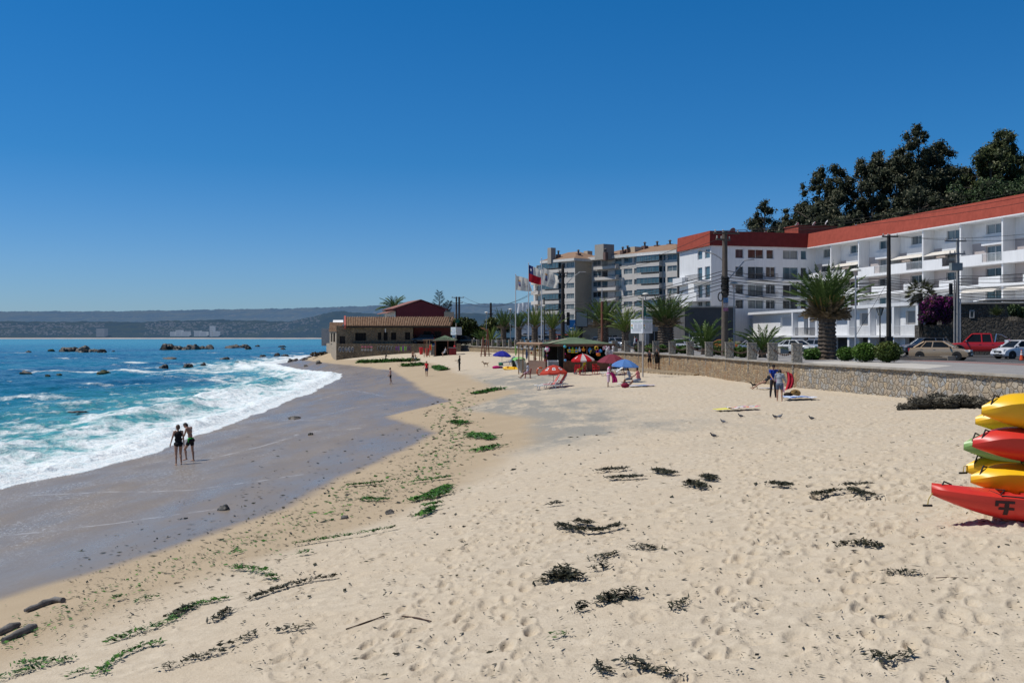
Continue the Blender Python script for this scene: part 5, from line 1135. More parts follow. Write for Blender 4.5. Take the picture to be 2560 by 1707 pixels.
euc('low rounded pine above the red roof at the right edge',2530,180,452,500,190,110,mat=PINE,nleaf=8000,shape=lambda q: 0.9,hang=0,name='pine_tree',stems=3,sz=0.24)
euc('half hidden dark pine beyond the right edge of the frame',2570,205,398,505,90,111,mat=EUC2,nleaf=4200,name='pine_tree')
euc('low scrubby tree filling the foot of the row behind the red roof, left part',2080,188,500,572,170,112,nleaf=5200,shape=lambda q: 0.9,name='scrub_tree',stems=3)
euc('low scrubby tree filling the foot of the row behind the red roof, middle part',2250,184,470,550,170,113,nleaf=6200,shape=lambda q: 0.9,name='scrub_tree',stems=3)
def bushtree(name,label,base,blobs,n,sz,mat,trunk=None,seed=0,cat='tree',group=None):
 t = thing(name,label,cat,base,0,group)
 if trunk: MB().tube(trunk[0],trunk[1],7).build('trunk',EBK,t)
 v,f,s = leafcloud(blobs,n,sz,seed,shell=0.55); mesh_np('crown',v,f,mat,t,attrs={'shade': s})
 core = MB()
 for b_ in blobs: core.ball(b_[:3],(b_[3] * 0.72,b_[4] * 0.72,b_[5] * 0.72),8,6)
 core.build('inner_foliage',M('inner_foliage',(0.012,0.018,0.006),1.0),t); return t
g = np.random.default_rng(3)
bl = [(g.normal() * 1.9,g.normal() * 1.3,2.6 + 1.9 * g.random(),1.5,1.4,1.25) for _ in range(11)] + [(-1.5,0,1.6,1.6,1.5,1.4),(1.6,0,1.9,1.6,1.5,1.4)]
bushtree('broadleaf_tree','round bushy green tree right of the tiled house',at_prom(1181,196),bl,5200,0.26,M_leaf('laurel_leaf',(0.012,0.025,0.006),(0.05,0.075,0.012),(0.17,0.17,0.03)),([(0,0,-0.3),(0,0,2.5)],[0.25,0.18]),31)
t = thing('araucaria_tree','dark conifer with two leaning tops behind the maroon gable house','tree',P(1098,800,235)); mb = MB(); V = []; S_ = []; F_ = []
for bx,h,L in ((0,6.6,2.4),(2.6,4.2,2.2)):
 mb.tube([(bx * 0.3,0,-1),(bx,0,h)],[0.25,0.04],6)
 for i in range(26):
  f = i / 26; z = h * (0.25 + 0.75 * f); az = i * 2.4; v,s = frond_arrays(az,R(15 + 35 * f),L * (1.05 - f) + 0.25,-0.3,g,nl=22,ll=0.95); V.append(v + np.array([bx * (0.3 + 0.7 * f),0,z])); S_.append(s * 0.7)
mb.build('trunk',EBK,t); V = np.concatenate(V); mesh_np('crown',V,np.arange(len(V)).reshape(-1,4),M_leaf('araucaria_leaf',(0.006,0.018,0.014),(0.02,0.045,0.032)),t,attrs={'shade': np.concatenate(S_)})
TOP = M_leaf('topiary_leaf',(0.016,0.045,0.006),(0.062,0.135,0.016),(0.11,0.19,0.03)); TOP2 = M_leaf('topiary_leaf_olive',(0.02,0.04,0.006),(0.065,0.10,0.016),(0.13,0.14,0.03))
for i,(px,py,d,r,lb,mt) in enumerate([(2115,866,66.5,0.56,'smallest topiary ball bush beside the big palm',TOP),(2161,866,64,0.73,'bright green topiary ball bush, middle of three',TOP),(2220,866,62.5,0.79,'largest topiary ball bush with olive tint, near the grey car',TOP2)]):
 p = P(px,py,d); p.z = WTOP + 0.06; bushtree('topiary_bush',lb,p,[(0,0,r * 0.80,r,r,r * 0.80)],3600,0.075,mt,None,50 + i,'bush','topiary bushes on the verge')
for i,(px,y,w_,lb) in enumerate([(1790,78,0.8,'small round shrub right of the wooden utility pole'),(1838,77,0.85,'low clipped shrub beside the tall street lamp'),(1868,76,0.7,'low clipped shrub left of the loose palm'),(1700,88,0.9,'low hedge shrub right of the sturdy date palm'),(1612,94,1.0,'low hedge shrub below the beach rules sign'),(1640,92,1.0,'dark hedge shrub left of the sturdy date palm'),(1270,150,2.2,'long low hedge behind the pale posts, beside the left flagpole'),(1360,138,1.5,'low hedge at the foot of the right flagpole'),(1212,168,2.0,'low hedge behind the steps with red handrails'),(2030,70.4,0.55,'grass tuft shrub at the foot of the big date palm')]):
 p = prom(px,2.2) if px < 2000 else at_prom(px,y); w_ *= p.y / y; bushtree('shrub',lb,p,[(-w_ * 0.45,0,0.38,w_ * 0.6,0.5,0.42),(w_ * 0.45,0.05,0.40,w_ * 0.6,0.5,0.45)],1300,0.085,TOP if i % 2 else TOP2,None,70 + i,'bush','shrubs along the promenade')
g = np.random.default_rng(12); bl = [(g.uniform(-1.3,1.3),g.uniform(-0.5,0.4),g.uniform(-0.8,1.1),0.75,0.6,0.62) for _ in range(24)]
bushtree('bougainvillea','magenta bougainvillea bush spilling over the dark garden wall',P(2350,778,97),bl,4600,0.12,M_leaf('bougainvillea_bract',(0.03,0.008,0.03),(0.20,0.015,0.16),(0.33,0.14,0.06)),None,13,'bush')
t = thing('agave_plant','spiky yucca like plant on top of the dark garden wall','plant',P(2492,790,96)); V = []; S_ = []
for i in range(150):
 az = i * 2.4; e = R(88 - 80 * (i / 150)); L = 1.15 * (0.8 + 0.4 * g.random()); d = np.array([math.cos(az) * math.cos(e),math.sin(az) * math.cos(e),math.sin(e)]); s_ = np.array([-math.sin(az),math.cos(az),0]) * 0.035
 V.append([-s_,d * L * 0.5 - s_ * 1.2,d * L + np.array([0,0,-0.15 * math.cos(e)]),d * L * 0.5 + s_ * 1.2]); S_.append([0.3 + 0.6 * g.random()] * 4)
V = np.array(V); mesh_np('leaves',V.reshape(-1,3),np.arange(600).reshape(-1,4),M_leaf('yucca_leaf',(0.03,0.05,0.015),(0.12,0.15,0.05),(0.2,0.22,0.09)),t,attrs={'shade': np.array(S_).ravel()}).name = 'leaf_rosette'
bushtree('shrub','dark shrub with a red flower right of the spiky plant',P(2536,788,97),[(0,0,0.5,0.6,0.5,0.6),(0.8,0,0.3,0.6,0.5,0.5)],1600,0.12,PINE,None,90,'bush')
# people
def skin_mat():
 m,n,l,b = nt('skin'); a = attr(n,'skin')
 c = mixc(n,l,noisen(n,l,coord(n),9,3),a.outputs['Color'],(0.8,0.75,0.75),'MULTIPLY'); l.new(c,b.inputs['Base Color'])
 b.inputs['Roughness'].default_value = 0.5; b.inputs['Specular IOR Level'].default_value = 0.35; b.inputs['Subsurface Weight'].default_value = 0.0; return m
SKIN = skin_mat()
TONES = {'tan': (0.45,0.26,0.175),'brown': (0.31,0.17,0.11),'pale': (0.52,0.33,0.24),'red': (0.44,0.24,0.17)}
CLOTH = {}
def cloth(name,col,var=0.15): return M('cloth_' + name,col,0.85,spec=0.15,var=var,scale=6,bmp=0.15,bscale=25)
HAIRM = {'dark': M('hair_dark',(0.018,0.013,0.010),0.5),'brown': M('hair_brown',(0.07,0.042,0.025),0.55),'grey': M('hair_grey',(0.16,0.13,0.11),0.6)}
def person(label,loc,yaw,h=1.70,fem=False,fat=1.0,tone='tan',torso=0,head=(0,0),legs=((0,0,3),(0,0,3)),arms=((5,10,8),(5,10,8)),hair='dark',hairlen=0,wear=(),cat='person',group=None,lift=0.0,roll=0.0,vs=0.012,twist=0):
 """legs: (hip forward, knee bend, spread) left,right; arms: (raise forward, elbow bend, spread) left,right - degrees. Faces local +Y."""
 t = thing('person',label,cat,loc,yaw,group)
 V3 = Vector; to = R(torso); up = V3((0,math.sin(to),math.cos(to))); fw = V3((0,math.cos(to),-math.sin(to))); rt_ = V3((1,0,0))
 pel = V3((0,0,0)); sh_w = (0.108 if not fem else 0.098) * h; hip_w = (0.052 if not fem else 0.056) * h
 waist = pel + up * 0.11 * h; chest = pel + up * 0.225 * h; shl = pel + up * 0.305 * h; nk0 = pel + up * 0.315 * h
 hp = to + R(head[0]); hu = V3((0,math.sin(hp),math.cos(hp))); hf0 = V3((0,math.cos(hp),-math.sin(hp))); hy = R(head[1]); hf = hf0 * math.cos(hy) - rt_ * math.sin(hy); hr = hf.cross(hu)
 hc = nk0 + hu * 0.105 * h + hf * 0.012 * h
 J = {'sh': [],'el': [],'wr': [],'hip': [],'kn': [],'an': [],'ad': [],'fd': []}
 for i,sg in enumerate((-1,1)):
  a,k,sp = [R(q) for q in legs[i]]
  hip = pel + rt_ * sg * hip_w - up * 0.01 * h; d1 = V3((sg * math.sin(sp),math.sin(a) * math.cos(sp),-math.cos(a) * math.cos(sp))); kn = hip + d1 * 0.245 * h
  sa = a - k; d2 = V3((sg * math.sin(sp) * 0.7,math.sin(sa),-math.cos(sa))).normalized(); an = kn + d2 * 0.235 * h
  fa = max(min(sa,R(35)),R(-50)) if abs(torso) < 60 else sa - R(35); fd = V3((sg * 0.15,math.cos(fa),math.sin(fa))).normalized()
  if sa < R(-20): fd = V3((0,math.cos(sa * 0.6),math.sin(sa * 0.6)))
  J['hip'].append(hip); J['kn'].append(kn); J['an'].append(an); J['fd'].append(fd)
  a,k,sp = [R(q) for q in arms[i]]
  s0 = shl + rt_ * sg * sh_w
  e1 = V3((sg * math.sin(sp),math.sin(a) * math.cos(sp),-math.cos(a) * math.cos(sp))); el_ = s0 + e1 * 0.17 * h
  a2 = a + k; sp2 = sp * (0.6 if abs(sp) < R(60) else 1.0); e2 = V3((sg * math.sin(sp2),math.sin(a2) * math.cos(sp2),-math.cos(a2) * math.cos(sp2))); wr = el_ + e2 * 0.145 * h
  J['sh'].append(s0); J['el'].append(el_); J['wr'].append(wr); J['ad'].append(e2)
 low = min([(J['an'][i] + J['fd'][i] * 0.09 * h).z - 0.014 * h for i in (0,1)] + [J['an'][i].z - 0.036 * h for i in (0,1)] + [pel.z - 0.07 * h * fat])
 if abs(torso) > 60: low = min(low,hc.z - 0.06 * h,chest.z - 0.07 * h)
 off = V3((0,0,-low + lift - 0.01)); tw = Matrix.Rotation(R(twist),3,'Z')
 def mv(q): return q + off
 pel,waist,chest,shl,nk0,hc = [mv(q) for q in (pel,waist,chest,shl,nk0,hc)]
 for k in ('sh','el','wr','hip','kn','an'): J[k] = [mv(q) for q in J[k]]
 rot = Matrix((rt_,fw,up)).transposed(); rh = Matrix((hr,hf,hu)).transposed(); s = h * (0.94 if fem else 1.0)
 def limbs(mb,x=0.0,parts='body',f=1.0):
  """x = extra thickness; used for skin and for the clothing cut from the same figure"""
  g_ = fat
  if parts in ('body','torso','trunk','dress'):
   mb.ball(pel + up * 0.005 * h,(0.088 * s * g_ * (1.08 if fem else 1) + x,0.062 * s * g_ + x,0.062 * h + x),14,9,rot)
   for sg in (-1,1): mb.ball(pel + rt_ * sg * 0.042 * h - fw * 0.022 * h - up * 0.012 * h,(0.05 * s * g_ + x,0.052 * s * g_ + x,0.052 * h + x),10,7,rot)
  if parts in ('body','torso','trunk','dress','shirt'):
   mb.ball(waist,(0.074 * s * g_ + x,0.053 * s * g_ + x,0.085 * h + x),14,9,rot)
  if parts in ('body','torso','shirt','dress','top'):
   mb.ball(chest,(0.089 * s * (0.6 + 0.4 * g_) + x,0.060 * s * g_ + x,0.095 * h + x),14,9,rot)
  if parts in ('body','torso','shirt','top') and f > 0.2:
   mb.cap(J['sh'][0] - V3((0,0,0.006 * h)),J['sh'][1] - V3((0,0,0.006 * h)),0.034 * s + x,0.034 * s + x)
  if fem and parts in ('body','torso','shirt','dress','top'):
   for sg in (-1,1): mb.ball(chest + rt_ * sg * 0.038 * h + fw * 0.045 * h - up * 0.01 * h,0.036 * s * g_ + x,10,7)
  if not fem and fat > 1.1 and parts in ('body','shirt','torso'): mb.ball(waist + fw * 0.02 * h,(0.08 * s * g_ + x,0.06 * s * g_ + x,0.08 * h + x),12,8,rot)
 def leg(mb,i,x,frac):
  h_,k_,a_ = J['hip'][i],J['kn'][i],J['an'][i]; r0,r1 = 0.050 * s * (0.5 + 0.5 * fat) * (1.1 if fem else 1) + x,0.034 * s + x
  if frac <= 1: mb.cap(h_,h_.lerp(k_,frac),r0,r0 + (r1 - r0) * frac); return
  mb.cap(h_,k_,r0,r1); f = min(1,frac - 1); m_ = k_.lerp(a_,0.30); bk = (k_ - a_).cross(rt_).normalized()
  if bk.y > 0: bk = -bk
  if f > 0.3:
   mb.cap(k_,m_ + bk * 0.008 * h,0.030 * s + x,0.034 * s + x); mb.cap(m_ + bk * 0.008 * h,k_.lerp(a_,f),0.033 * s + x,0.0195 * s + (0.0135 * s * (1 - f)) + x)
  else: mb.cap(k_,k_.lerp(a_,f),0.031 * s + x,0.032 * s + x)
 def arm(mb,i,x,frac):
  a_,e_,w_ = J['sh'][i],J['el'][i],J['wr'][i]; r0,r1 = 0.029 * s * (0.6 + 0.4 * fat) + x,0.022 * s + x
  if frac <= 1: mb.cap(a_,a_.lerp(e_,frac),r0,r0 + (r1 - r0) * frac); return
  mb.cap(a_,e_,r0,r1); mb.cap(e_,e_.lerp(w_,min(1,frac - 1)),0.0225 * s + x,0.0155 * s + x)
 mb = MB(); limbs(mb)
 mb.cap(nk0 - up * 0.02 * h,hc - hu * 0.03 * h,0.029 * s,0.027 * s)
 mb.ball(hc,(0.045 * h,0.055 * h,0.062 * h),14,10,rh); mb.ball(hc - hu * 0.032 * h + hf * 0.014 * h,(0.034 * h,0.038 * h,0.036 * h),12,8,rh)
 mb.cap(hc + hf * 0.050 * h - hu * 0.002 * h,hc + hf * 0.064 * h - hu * 0.016 * h,0.007 * h,0.0085 * h,7)
 mb.ball(hc + hf * 0.046 * h - hu * 0.036 * h,(0.016 * h,0.007 * h,0.006 * h),8,5,rh); mb.ball(hc + hf * 0.040 * h - hu * 0.056 * h,0.012 * h,8,5)
 for sg in (-1,1):
  mb.ball(hc + hr * sg * 0.045 * h - hu * 0.010 * h - hf * 0.004 * h,(0.006 * h,0.012 * h,0.018 * h),8,6,rh); mb.ball(hc + hr * sg * 0.018 * h + hf * 0.047 * h + hu * 0.012 * h,(0.014 * h,0.006 * h,0.005 * h),8,5,rh)
 for i,sg in enumerate((-1,1)):
  leg(mb,i,0,2); arm(mb,i,0,2)
  an,fd = J['an'][i],J['fd'][i]; nf = V3((0,-fd.z,fd.y)).normalized()
  mb.cap(an - fd * 0.014 * h - nf * 0.020 * h,an + fd * 0.045 * h - nf * 0.020 * h,0.020 * h,0.017 * h); mb.cap(an + fd * 0.045 * h - nf * 0.021 * h,an + fd * 0.098 * h - nf * 0.028 * h,0.019 * h,0.0095 * h)
  for q in range(5): mb.cap(an + fd * 0.09 * h - nf * 0.030 * h + rt_ * (q - 2) * 0.0085 * h,an + fd * (0.112 - 0.004 * abs(q - 1)) * h - nf * 0.031 * h + rt_ * (q - 2) * 0.009 * h,0.0065 * h,0.0055 * h,6)
  w_,d = J['wr'][i],J['ad'][i]; inn = rt_ * -sg; inn = (inn - d * inn.dot(d)).normalized(); wd = d.cross(inn).normalized()
  if wd.dot(V3((0,1,0.01))) < 0: wd = -wd
  pm = w_ + d * 0.030 * h; mb.cap(w_,w_ + d * 0.045 * h,0.015 * h,0.020 * h,8)
  mb.ball(pm,(0.012 * h,0.024 * h,0.030 * h),10,7,Matrix((inn,wd,d)).transposed())
  for q,ln in enumerate((0.040,0.046,0.043,0.034)):
   b0 = w_ + d * 0.053 * h + wd * (1.5 - q) * 0.0105 * h; m_ = b0 + d * ln * 0.55 * h + inn * 0.006 * h; mb.cap(b0,m_,0.0063 * h,0.006 * h,6); mb.cap(m_,m_ + d * ln * 0.42 * h + inn * 0.016 * h,0.006 * h,0.005 * h,6)
  b0 = w_ + d * 0.020 * h + wd * 0.016 * h; m_ = b0 + (d * 0.6 + wd * 0.75).normalized() * 0.024 * h; mb.cap(b0,m_,0.0085 * h,0.0075 * h,6); mb.cap(m_,m_ + (d * 0.9 + wd * 0.2 + inn * 0.3).normalized() * 0.022 * h,0.0073 * h,0.006 * h,6)
 tn = TONES[tone]
 marks = [(tuple(hc + hr * sg * 0.019 * h + hf * 0.047 * h),0.010 * h,(0.03,0.02,0.015)) for sg in (-1,1)] + [(tuple(hc + hf * 0.052 * h - hu * 0.036 * h),0.013 * h,tuple(c * q for c,q in zip(tn,(1.05,0.6,0.6))))]
 vox(mb,'body',SKIN,t,vs,2,(tn,marks))
 hm = HAIRM.get(hair)
 if hm:
  mb = MB(); mb.ball(hc + hu * 0.010 * h - hf * 0.007 * h,(0.0500 * h,0.0575 * h,0.060 * h),14,10,rh); mb.ball(hc - hf * 0.022 * h - hu * 0.012 * h,(0.046 * h,0.042 * h,0.050 * h),12,8,rh)
  if hairlen > 0:
   e = hc - hf * 0.045 * h - hu * 0.10 * h * hairlen; mb.cap(hc - hf * 0.036 * h,e,0.040 * h,0.026 * h)
   for sg in (-1,1): mb.cap(hc + hr * sg * 0.036 * h - hf * 0.022 * h,hc + hr * sg * 0.045 * h - hf * 0.02 * h - hu * 0.085 * h * hairlen,0.022 * h,0.016 * h)
  if hairlen == -1: mb.ball(hc - hf * 0.060 * h - hu * 0.012 * h,0.022 * h,10,7)
  o = vox(mb,'hair',hm,t,vs * 1.1,2)
  lim = hc + hf * 0.030 * h - hu * 0.0 * h
  for v in o.data.vertices:
   dv = v.co - lim; q = dv.dot(hf); zz = (v.co - hc).dot(hu)
   if q > 0 and zz < 0.040 * h: v.co -= hf * (q + 0.012 * h)
 for w_ in wear:
  kind,col = w_[0],w_[1]; mb = MB()
  if kind == 'swimsuit':
   limbs(mb,0.008,'trunk'); limbs(mb,0.008,'top',0.1)
   for sg in (-1,1): mb.cap(chest + rt_ * sg * 0.045 * h + up * 0.05 * h,shl + rt_ * sg * 0.06 * h + up * 0.02 * h,0.022 * h,0.018 * h)
  elif kind == 'trunks':
   limbs(mb,0.010,'trunk2'); mb.ball(pel + up * 0.01 * h,(0.089 * s * fat + 0.012,0.063 * s * fat + 0.012,0.060 * h),14,9,rot)
   for sg in (-1,1): mb.ball(pel + rt_ * sg * 0.042 * h - fw * 0.022 * h - up * 0.012 * h,(0.053 * s * fat + 0.008,0.054 * s * fat + 0.008,0.055 * h),10,7,rot)
   for i in (0,1): leg(mb,i,0.014,w_[2] if len(w_) > 2 else 0.42)
  elif kind == 'trousers':
   limbs(mb,0.010,'trunk0'); mb.ball(pel + up * 0.01 * h,(0.089 * s * fat + 0.012,0.063 * s * fat + 0.012,0.060 * h),14,9,rot)
   for i in (0,1): leg(mb,i,0.013,w_[2] if len(w_) > 2 else 1.93)
  elif kind in ('shirt','vest','hoodie','jacket'):
   x = {'shirt': 0.012,'vest': 0.009,'hoodie': 0.026,'jacket': 0.022}[kind]; limbs(mb,x,'shirt'); fr_ = w_[2] if len(w_) > 2 else {'shirt': 0.55,'vest': 0.06,'hoodie': 1.95,'jacket': 1.95}[kind]
   mb.ball(pel + up * 0.045 * h,(0.086 * s * fat + x,0.062 * s * fat + x,0.050 * h),14,9,rot)
   for i in (0,1): arm(mb,i,x * 0.9,fr_)
   if kind == 'hoodie': mb.ball(nk0 - fw * 0.035 * h + up * 0.012 * h,(0.052 * h,0.036 * h,0.032 * h),10,7,rot)
  elif kind == 'dress':
   limbs(mb,0.014,'dress'); e = w_[2] if len(w_) > 2 else 0.45
   for i in (0,1): leg(mb,i,0.030,e)
   k_ = J['hip'][0].lerp(J['kn'][0],min(e,1)).lerp(J['hip'][1].lerp(J['kn'][1],min(e,1)),0.5); mb.cap(pel,k_,0.078 * h,0.070 * h)
  elif kind == 'wetsuit':
   limbs(mb,0.009,'torso')
   for i in (0,1): leg(mb,i,0.009,1.98); arm(mb,i,0.008,1.98)
   mb.cap(nk0 - up * 0.02 * h,nk0 + hu * 0.03 * h,0.036 * h,0.034 * h); mb.ball(hc + hu * 0.008 * h - hf * 0.008 * h,(0.051 * h,0.058 * h,0.062 * h),12,9,rh)
  elif kind == 'bikini':
   limbs(mb,0.008,'trunk2'); mb.ball(pel,(0.09 * s * fat + 0.008,0.063 * s * fat + 0.008,0.045 * h),14,9,rot)
  elif kind == 'bra':
   for sg in (-1,1): mb.ball(chest + rt_ * sg * 0.038 * h + fw * 0.045 * h - up * 0.01 * h,0.038 * s * fat + 0.008,10,7)
   mb.ball(chest - up * 0.012 * h,(0.090 * s * fat + 0.007,0.062 * s * fat + 0.007,0.024 * h),14,7,rot)
  elif kind in ('cap','hat'):
   mb.ball(hc + hu * 0.026 * h,(0.052 * h,0.060 * h,0.046 * h),12,8,rh)
   b_ = hc + hu * 0.022 * h + hf * 0.06 * h
   if kind == 'cap': mb.ball(b_,(0.04 * h,0.045 * h,0.008 * h),10,6,rh)
   else: mb.ball(hc + hu * 0.022 * h,(0.10 * h,0.105 * h,0.010 * h),14,6,rh)
  elif kind == 'shoes':
   for i in (0,1):
    an,fd = J['an'][i],J['fd'][i]; nf = V3((0,-fd.z,fd.y)).normalized(); mb.cap(an - fd * 0.018 * h - nf * 0.020 * h,an + fd * 0.10 * h - nf * 0.024 * h,0.027 * h,0.020 * h)
  elif kind == 'socks':
   for i in (0,1): mb.cap(J['an'][i],J['an'][i].lerp(J['kn'][i],0.25),0.027 * h,0.029 * h)
  elif kind == 'backpack':
   mb.ball(chest - fw * 0.095 * h - up * 0.01 * h,(0.075 * h,0.055 * h,0.115 * h),12,9,rot)
  elif kind == 'band':
   mb.ball(pel + up * 0.038 * h,(0.091 * s * fat + 0.014,0.065 * s * fat + 0.014,0.024 * h),16,7,rot)
   mb.cap(pel + rt_ * -0.085 * h * fat + up * 0.03 * h,J['hip'][0].lerp(J['kn'][0],0.12) - rt_ * 0.046 * h,0.020 * h,0.014 * h)
  nm = {'vest': 'sleeveless_top','trunks': 'shorts','bra': 'bikini_top','bikini': 'bikini_bottom','band': 'waistband'}.get(kind,kind)
  vox(mb,nm,cloth(w_[3] if len(w_) > 3 else '%s_%d' % (kind,hash(col) & 0xffff),col),t,vs * 1.05,2)
 t['_j'] = 0; del t['_j']; t_j = {k: [tuple(q) for q in v] for k,v in J.items()}
 return t,t_j
def px_h(px,py0,py1):
 p = hit(px,py1); return p,(py1 - py0) / F * p.y
BLACK = (0.012,0.012,0.014); NAVY = (0.02,0.035,0.10)
def yawto(deg): return R(deg)
p,_ = px_h(446,1068,1161); person('woman in a black one piece swimsuit at the edge of the waves',p,yawto(35),1.66,True,1.30,'tan',torso=3,head=(3,25),legs=((-4,4,2),(10,22,2)),arms=((6,12,16),(-4,10,10)),hair='brown',hairlen=-1,wear=(('swimsuit',BLACK),),group=None,vs=0.009)
p,_ = px_h(477,1064,1152); person('shirtless man in green and black swim shorts looking down, right of the couple',p,yawto(78),1.72,False,1.0,'tan',torso=10,head=(42,5),legs=((32,42,2),(-2,4,2)),arms=((14,14,10),(8,12,8)),hair='dark',wear=(('trunks',(0.016,0.015,0.018),0.40),('band',(0.05,0.52,0.06))),vs=0.009)
p,hh = px_h(976,916,960); person('woman in black shorts and pale top wading on the wet sand',p,yawto(100),1.70,True,1.05,'pale',head=(8,10),legs=((4,6,2),(-8,8,2)),arms=((4,18,8),(10,25,8)),hair='dark',hairlen=0.4,wear=(('vest',(0.36,0.25,0.25)),('trunks',BLACK,0.5)))
p,hh = px_h(1066.5,899.5,941); person('person in a bright red sleeveless top and navy shorts',p,yawto(165),1.70,True,1.2,'tan',legs=((10,14,2),(-8,10,2)),arms=((5,12,10),(-8,55,22)),hair='brown',wear=(('vest',(0.55,0.012,0.022)),('trunks',NAVY,0.55)))
p,hh = px_h(964.5,880,905); person('child with long dark hair running across the sand towards the water',p,yawto(250),1.38,True,0.92,'brown',torso=8,legs=((35,40,2),(-28,30,2)),arms=((50,60,12),(-30,60,14)),hair='dark',hairlen=1.0,wear=(('shirt',(0.035,0.03,0.03)),('trunks',(0.03,0.05,0.07),0.5)))
p,hh = px_h(1032,878,904); person('bare chested man in dark shorts leaning down to a small child',p,yawto(200),1.72,False,1.12,'tan',torso=14,head=(20,0),legs=((2,4,3),(-3,4,3)),arms=((12,10,8),(22,18,8)),hair='dark',wear=(('trunks',(0.03,0.03,0.035),0.75),))
p,hh = px_h(1038.5,887,903); person('small child in light blue shorts standing beside the bare chested man',p,yawto(30),1.08,False,1.0,'pale',legs=((4,4,4),(-4,4,4)),arms=((12,20,12),(10,20,12)),hair='brown',wear=(('trunks',(0.22,0.36,0.42),0.6),))
p,hh = px_h(1148.5,882,927); person('person in a dark full wetsuit with hood standing on the open sand',p,yawto(80),1.74,False,1.12,'pale',torso=-3,legs=((3,4,1),(-1,2,1)),arms=((28,62,6),(5,50,6)),hair=None,wear=(('wetsuit',(0.018,0.024,0.026)),))
p = hit(1000,884); person('sunbather lying on a purple towel below the graffiti wall',p,yawto(-90),1.62,True,1.0,'tan',torso=-88,legs=((88,6,4),(86,10,4)),arms=((80,20,20),(80,15,20)),hair='dark',wear=(('bikini',BLACK),('bra',BLACK)),lift=0.02)
p = hit(1112,891); p += Vector((0,-0.5,0)); person('person in pale clothes seated on the sand in front of the small hut',p,yawto(110),1.66,True,1.05,'pale',torso=-18,head=(10,0),legs=((60,70,6),(72,95,6)),arms=((-25,10,16),(20,40,12)),hair='brown',hairlen=0.6,wear=(('shirt',(0.40,0.42,0.46)),('trunks',(0.30,0.32,0.36),0.5)))
p = hit(1055,884); person('sunbather lying with knees up behind the red bins',p,yawto(-80),1.64,True,1.0,'tan',torso=-84,legs=((120,80,4),(84,6,4)),arms=((80,20,14),(70,40,14)),hair='dark',wear=(('bikini',(0.4,0.05,0.06)),('bra',(0.4,0.05,0.06))))
p = hit(1283,876); person('bare backed person seated behind the violet blue parasol',p + Vector((0,-1.5,0)),yawto(60),1.7,False,1.1,'red',torso=22,head=(10,0),legs=((80,60,6),(85,70,6)),arms=((30,40,14),(30,40,14)),hair='brown',wear=(('trunks',NAVY,0.5),))
CHAIR_MAN = hit(1319,946)
person('man in a white patterned shirt and pink shorts sitting on the red wooden chair',CHAIR_MAN,yawto(80),1.72,False,1.05,'brown',torso=-4,head=(14,0),legs=((66,22,4),(60,20,4)),arms=((22,30,10),(24,32,10)),hair='dark',wear=(('shirt',(0.50,0.52,0.60),0.5),('trunks',(0.50,0.30,0.36),0.72)))
SHOPMAN = hit(1456,936)
person('man in a neon yellow shirt leaning back on the red plastic chair by the shop',SHOPMAN,yawto(70),1.74,False,1.05,'tan',torso=-28,head=(16,0),legs=((68,28,5),(60,22,5)),arms=((-35,20,22),(18,25,10)),hair='brown',wear=(('shirt',(0.40,0.52,0.04),0.6),('trunks',(0.42,0.56,0.06),0.8),('socks',(0.02,0.02,0.08)),('shoes',(0.16,0.18,0.2))))
WOM = hit(1521,967)
person('woman in a pink top and pale skirt standing with a magenta towel in her hands',WOM,yawto(-85),1.66,True,1.18,'brown',torso=6,head=(22,0),legs=((2,4,2),(-2,4,2)),arms=((20,40,6),(22,52,6)),hair='dark',hairlen=0.3,wear=(('vest',(0.50,0.03,0.22)),('dress',(0.66,0.48,0.55),1.15)))
p = hit(1576,963); person('dark haired woman in blue jean shorts seated under the light blue parasol',p,yawto(70),1.66,True,1.15,'brown',torso=16,head=(10,0),legs=((80,55,6),(86,70,6)),arms=((60,100,16),(50,60,12)),hair='dark',hairlen=1.0,wear=(('vest',(0.30,0.34,0.42)),('trunks',(0.08,0.11,0.17),0.7)),vs=0.011)
p = hit(1597,965); person('man in a coral shirt and grey shorts seated beside the dark haired woman',p,yawto(75),1.72,False,1.2,'brown',torso=8,head=(4,0),legs=((82,40,5),(76,34,5)),arms=((34,20,10),(40,24,10)),hair='dark',wear=(('shirt',(0.62,0.20,0.19),0.55),('trunks',(0.34,0.34,0.36),0.8)),vs=0.011)
p = hit(1624,925); person('woman in black shorts and top eating, left of the two women at the wall',p,yawto(160),1.76,True,1.08,'tan',legs=((2,3,3),(-2,3,3)),arms=((30,100,14),(25,110,14)),hair='dark',wear=(('vest',(0.03,0.024,0.032)),('trunks',BLACK,0.55),('shoes',(0.6,0.6,0.6))),lift=0.14)
p = hit(1642.5,925); person('woman in a loose black dress eating, right of the two women at the wall',p,yawto(150),1.88,True,1.25,'tan',legs=((3,4,3),(-3,4,3)),arms=((34,105,16),(10,30,18)),hair='dark',hairlen=0.3,wear=(('dress',(0.012,0.011,0.012),0.75),('shirt',(0.014,0.012,0.013),1.2),('shoes',(0.03,0.03,0.03))),lift=0.14)
MANB = hit(1933,994)
MB_T,MB_J = person('man in a blue shirt, dark trousers and black cap holding up a red towel',MANB,yawto(195),1.74,False,0.98,'brown',torso=2,head=(6,-30),legs=((2,3,4),(-2,3,4)),arms=((78,8,50),(26,30,8)),hair='dark',wear=(('shirt',(0.012,0.045,0.30),0.5),('trousers',(0.035,0.033,0.038)),('cap',(0.012,0.012,0.014))),vs=0.010)
WOMG = hit(1949,1003)
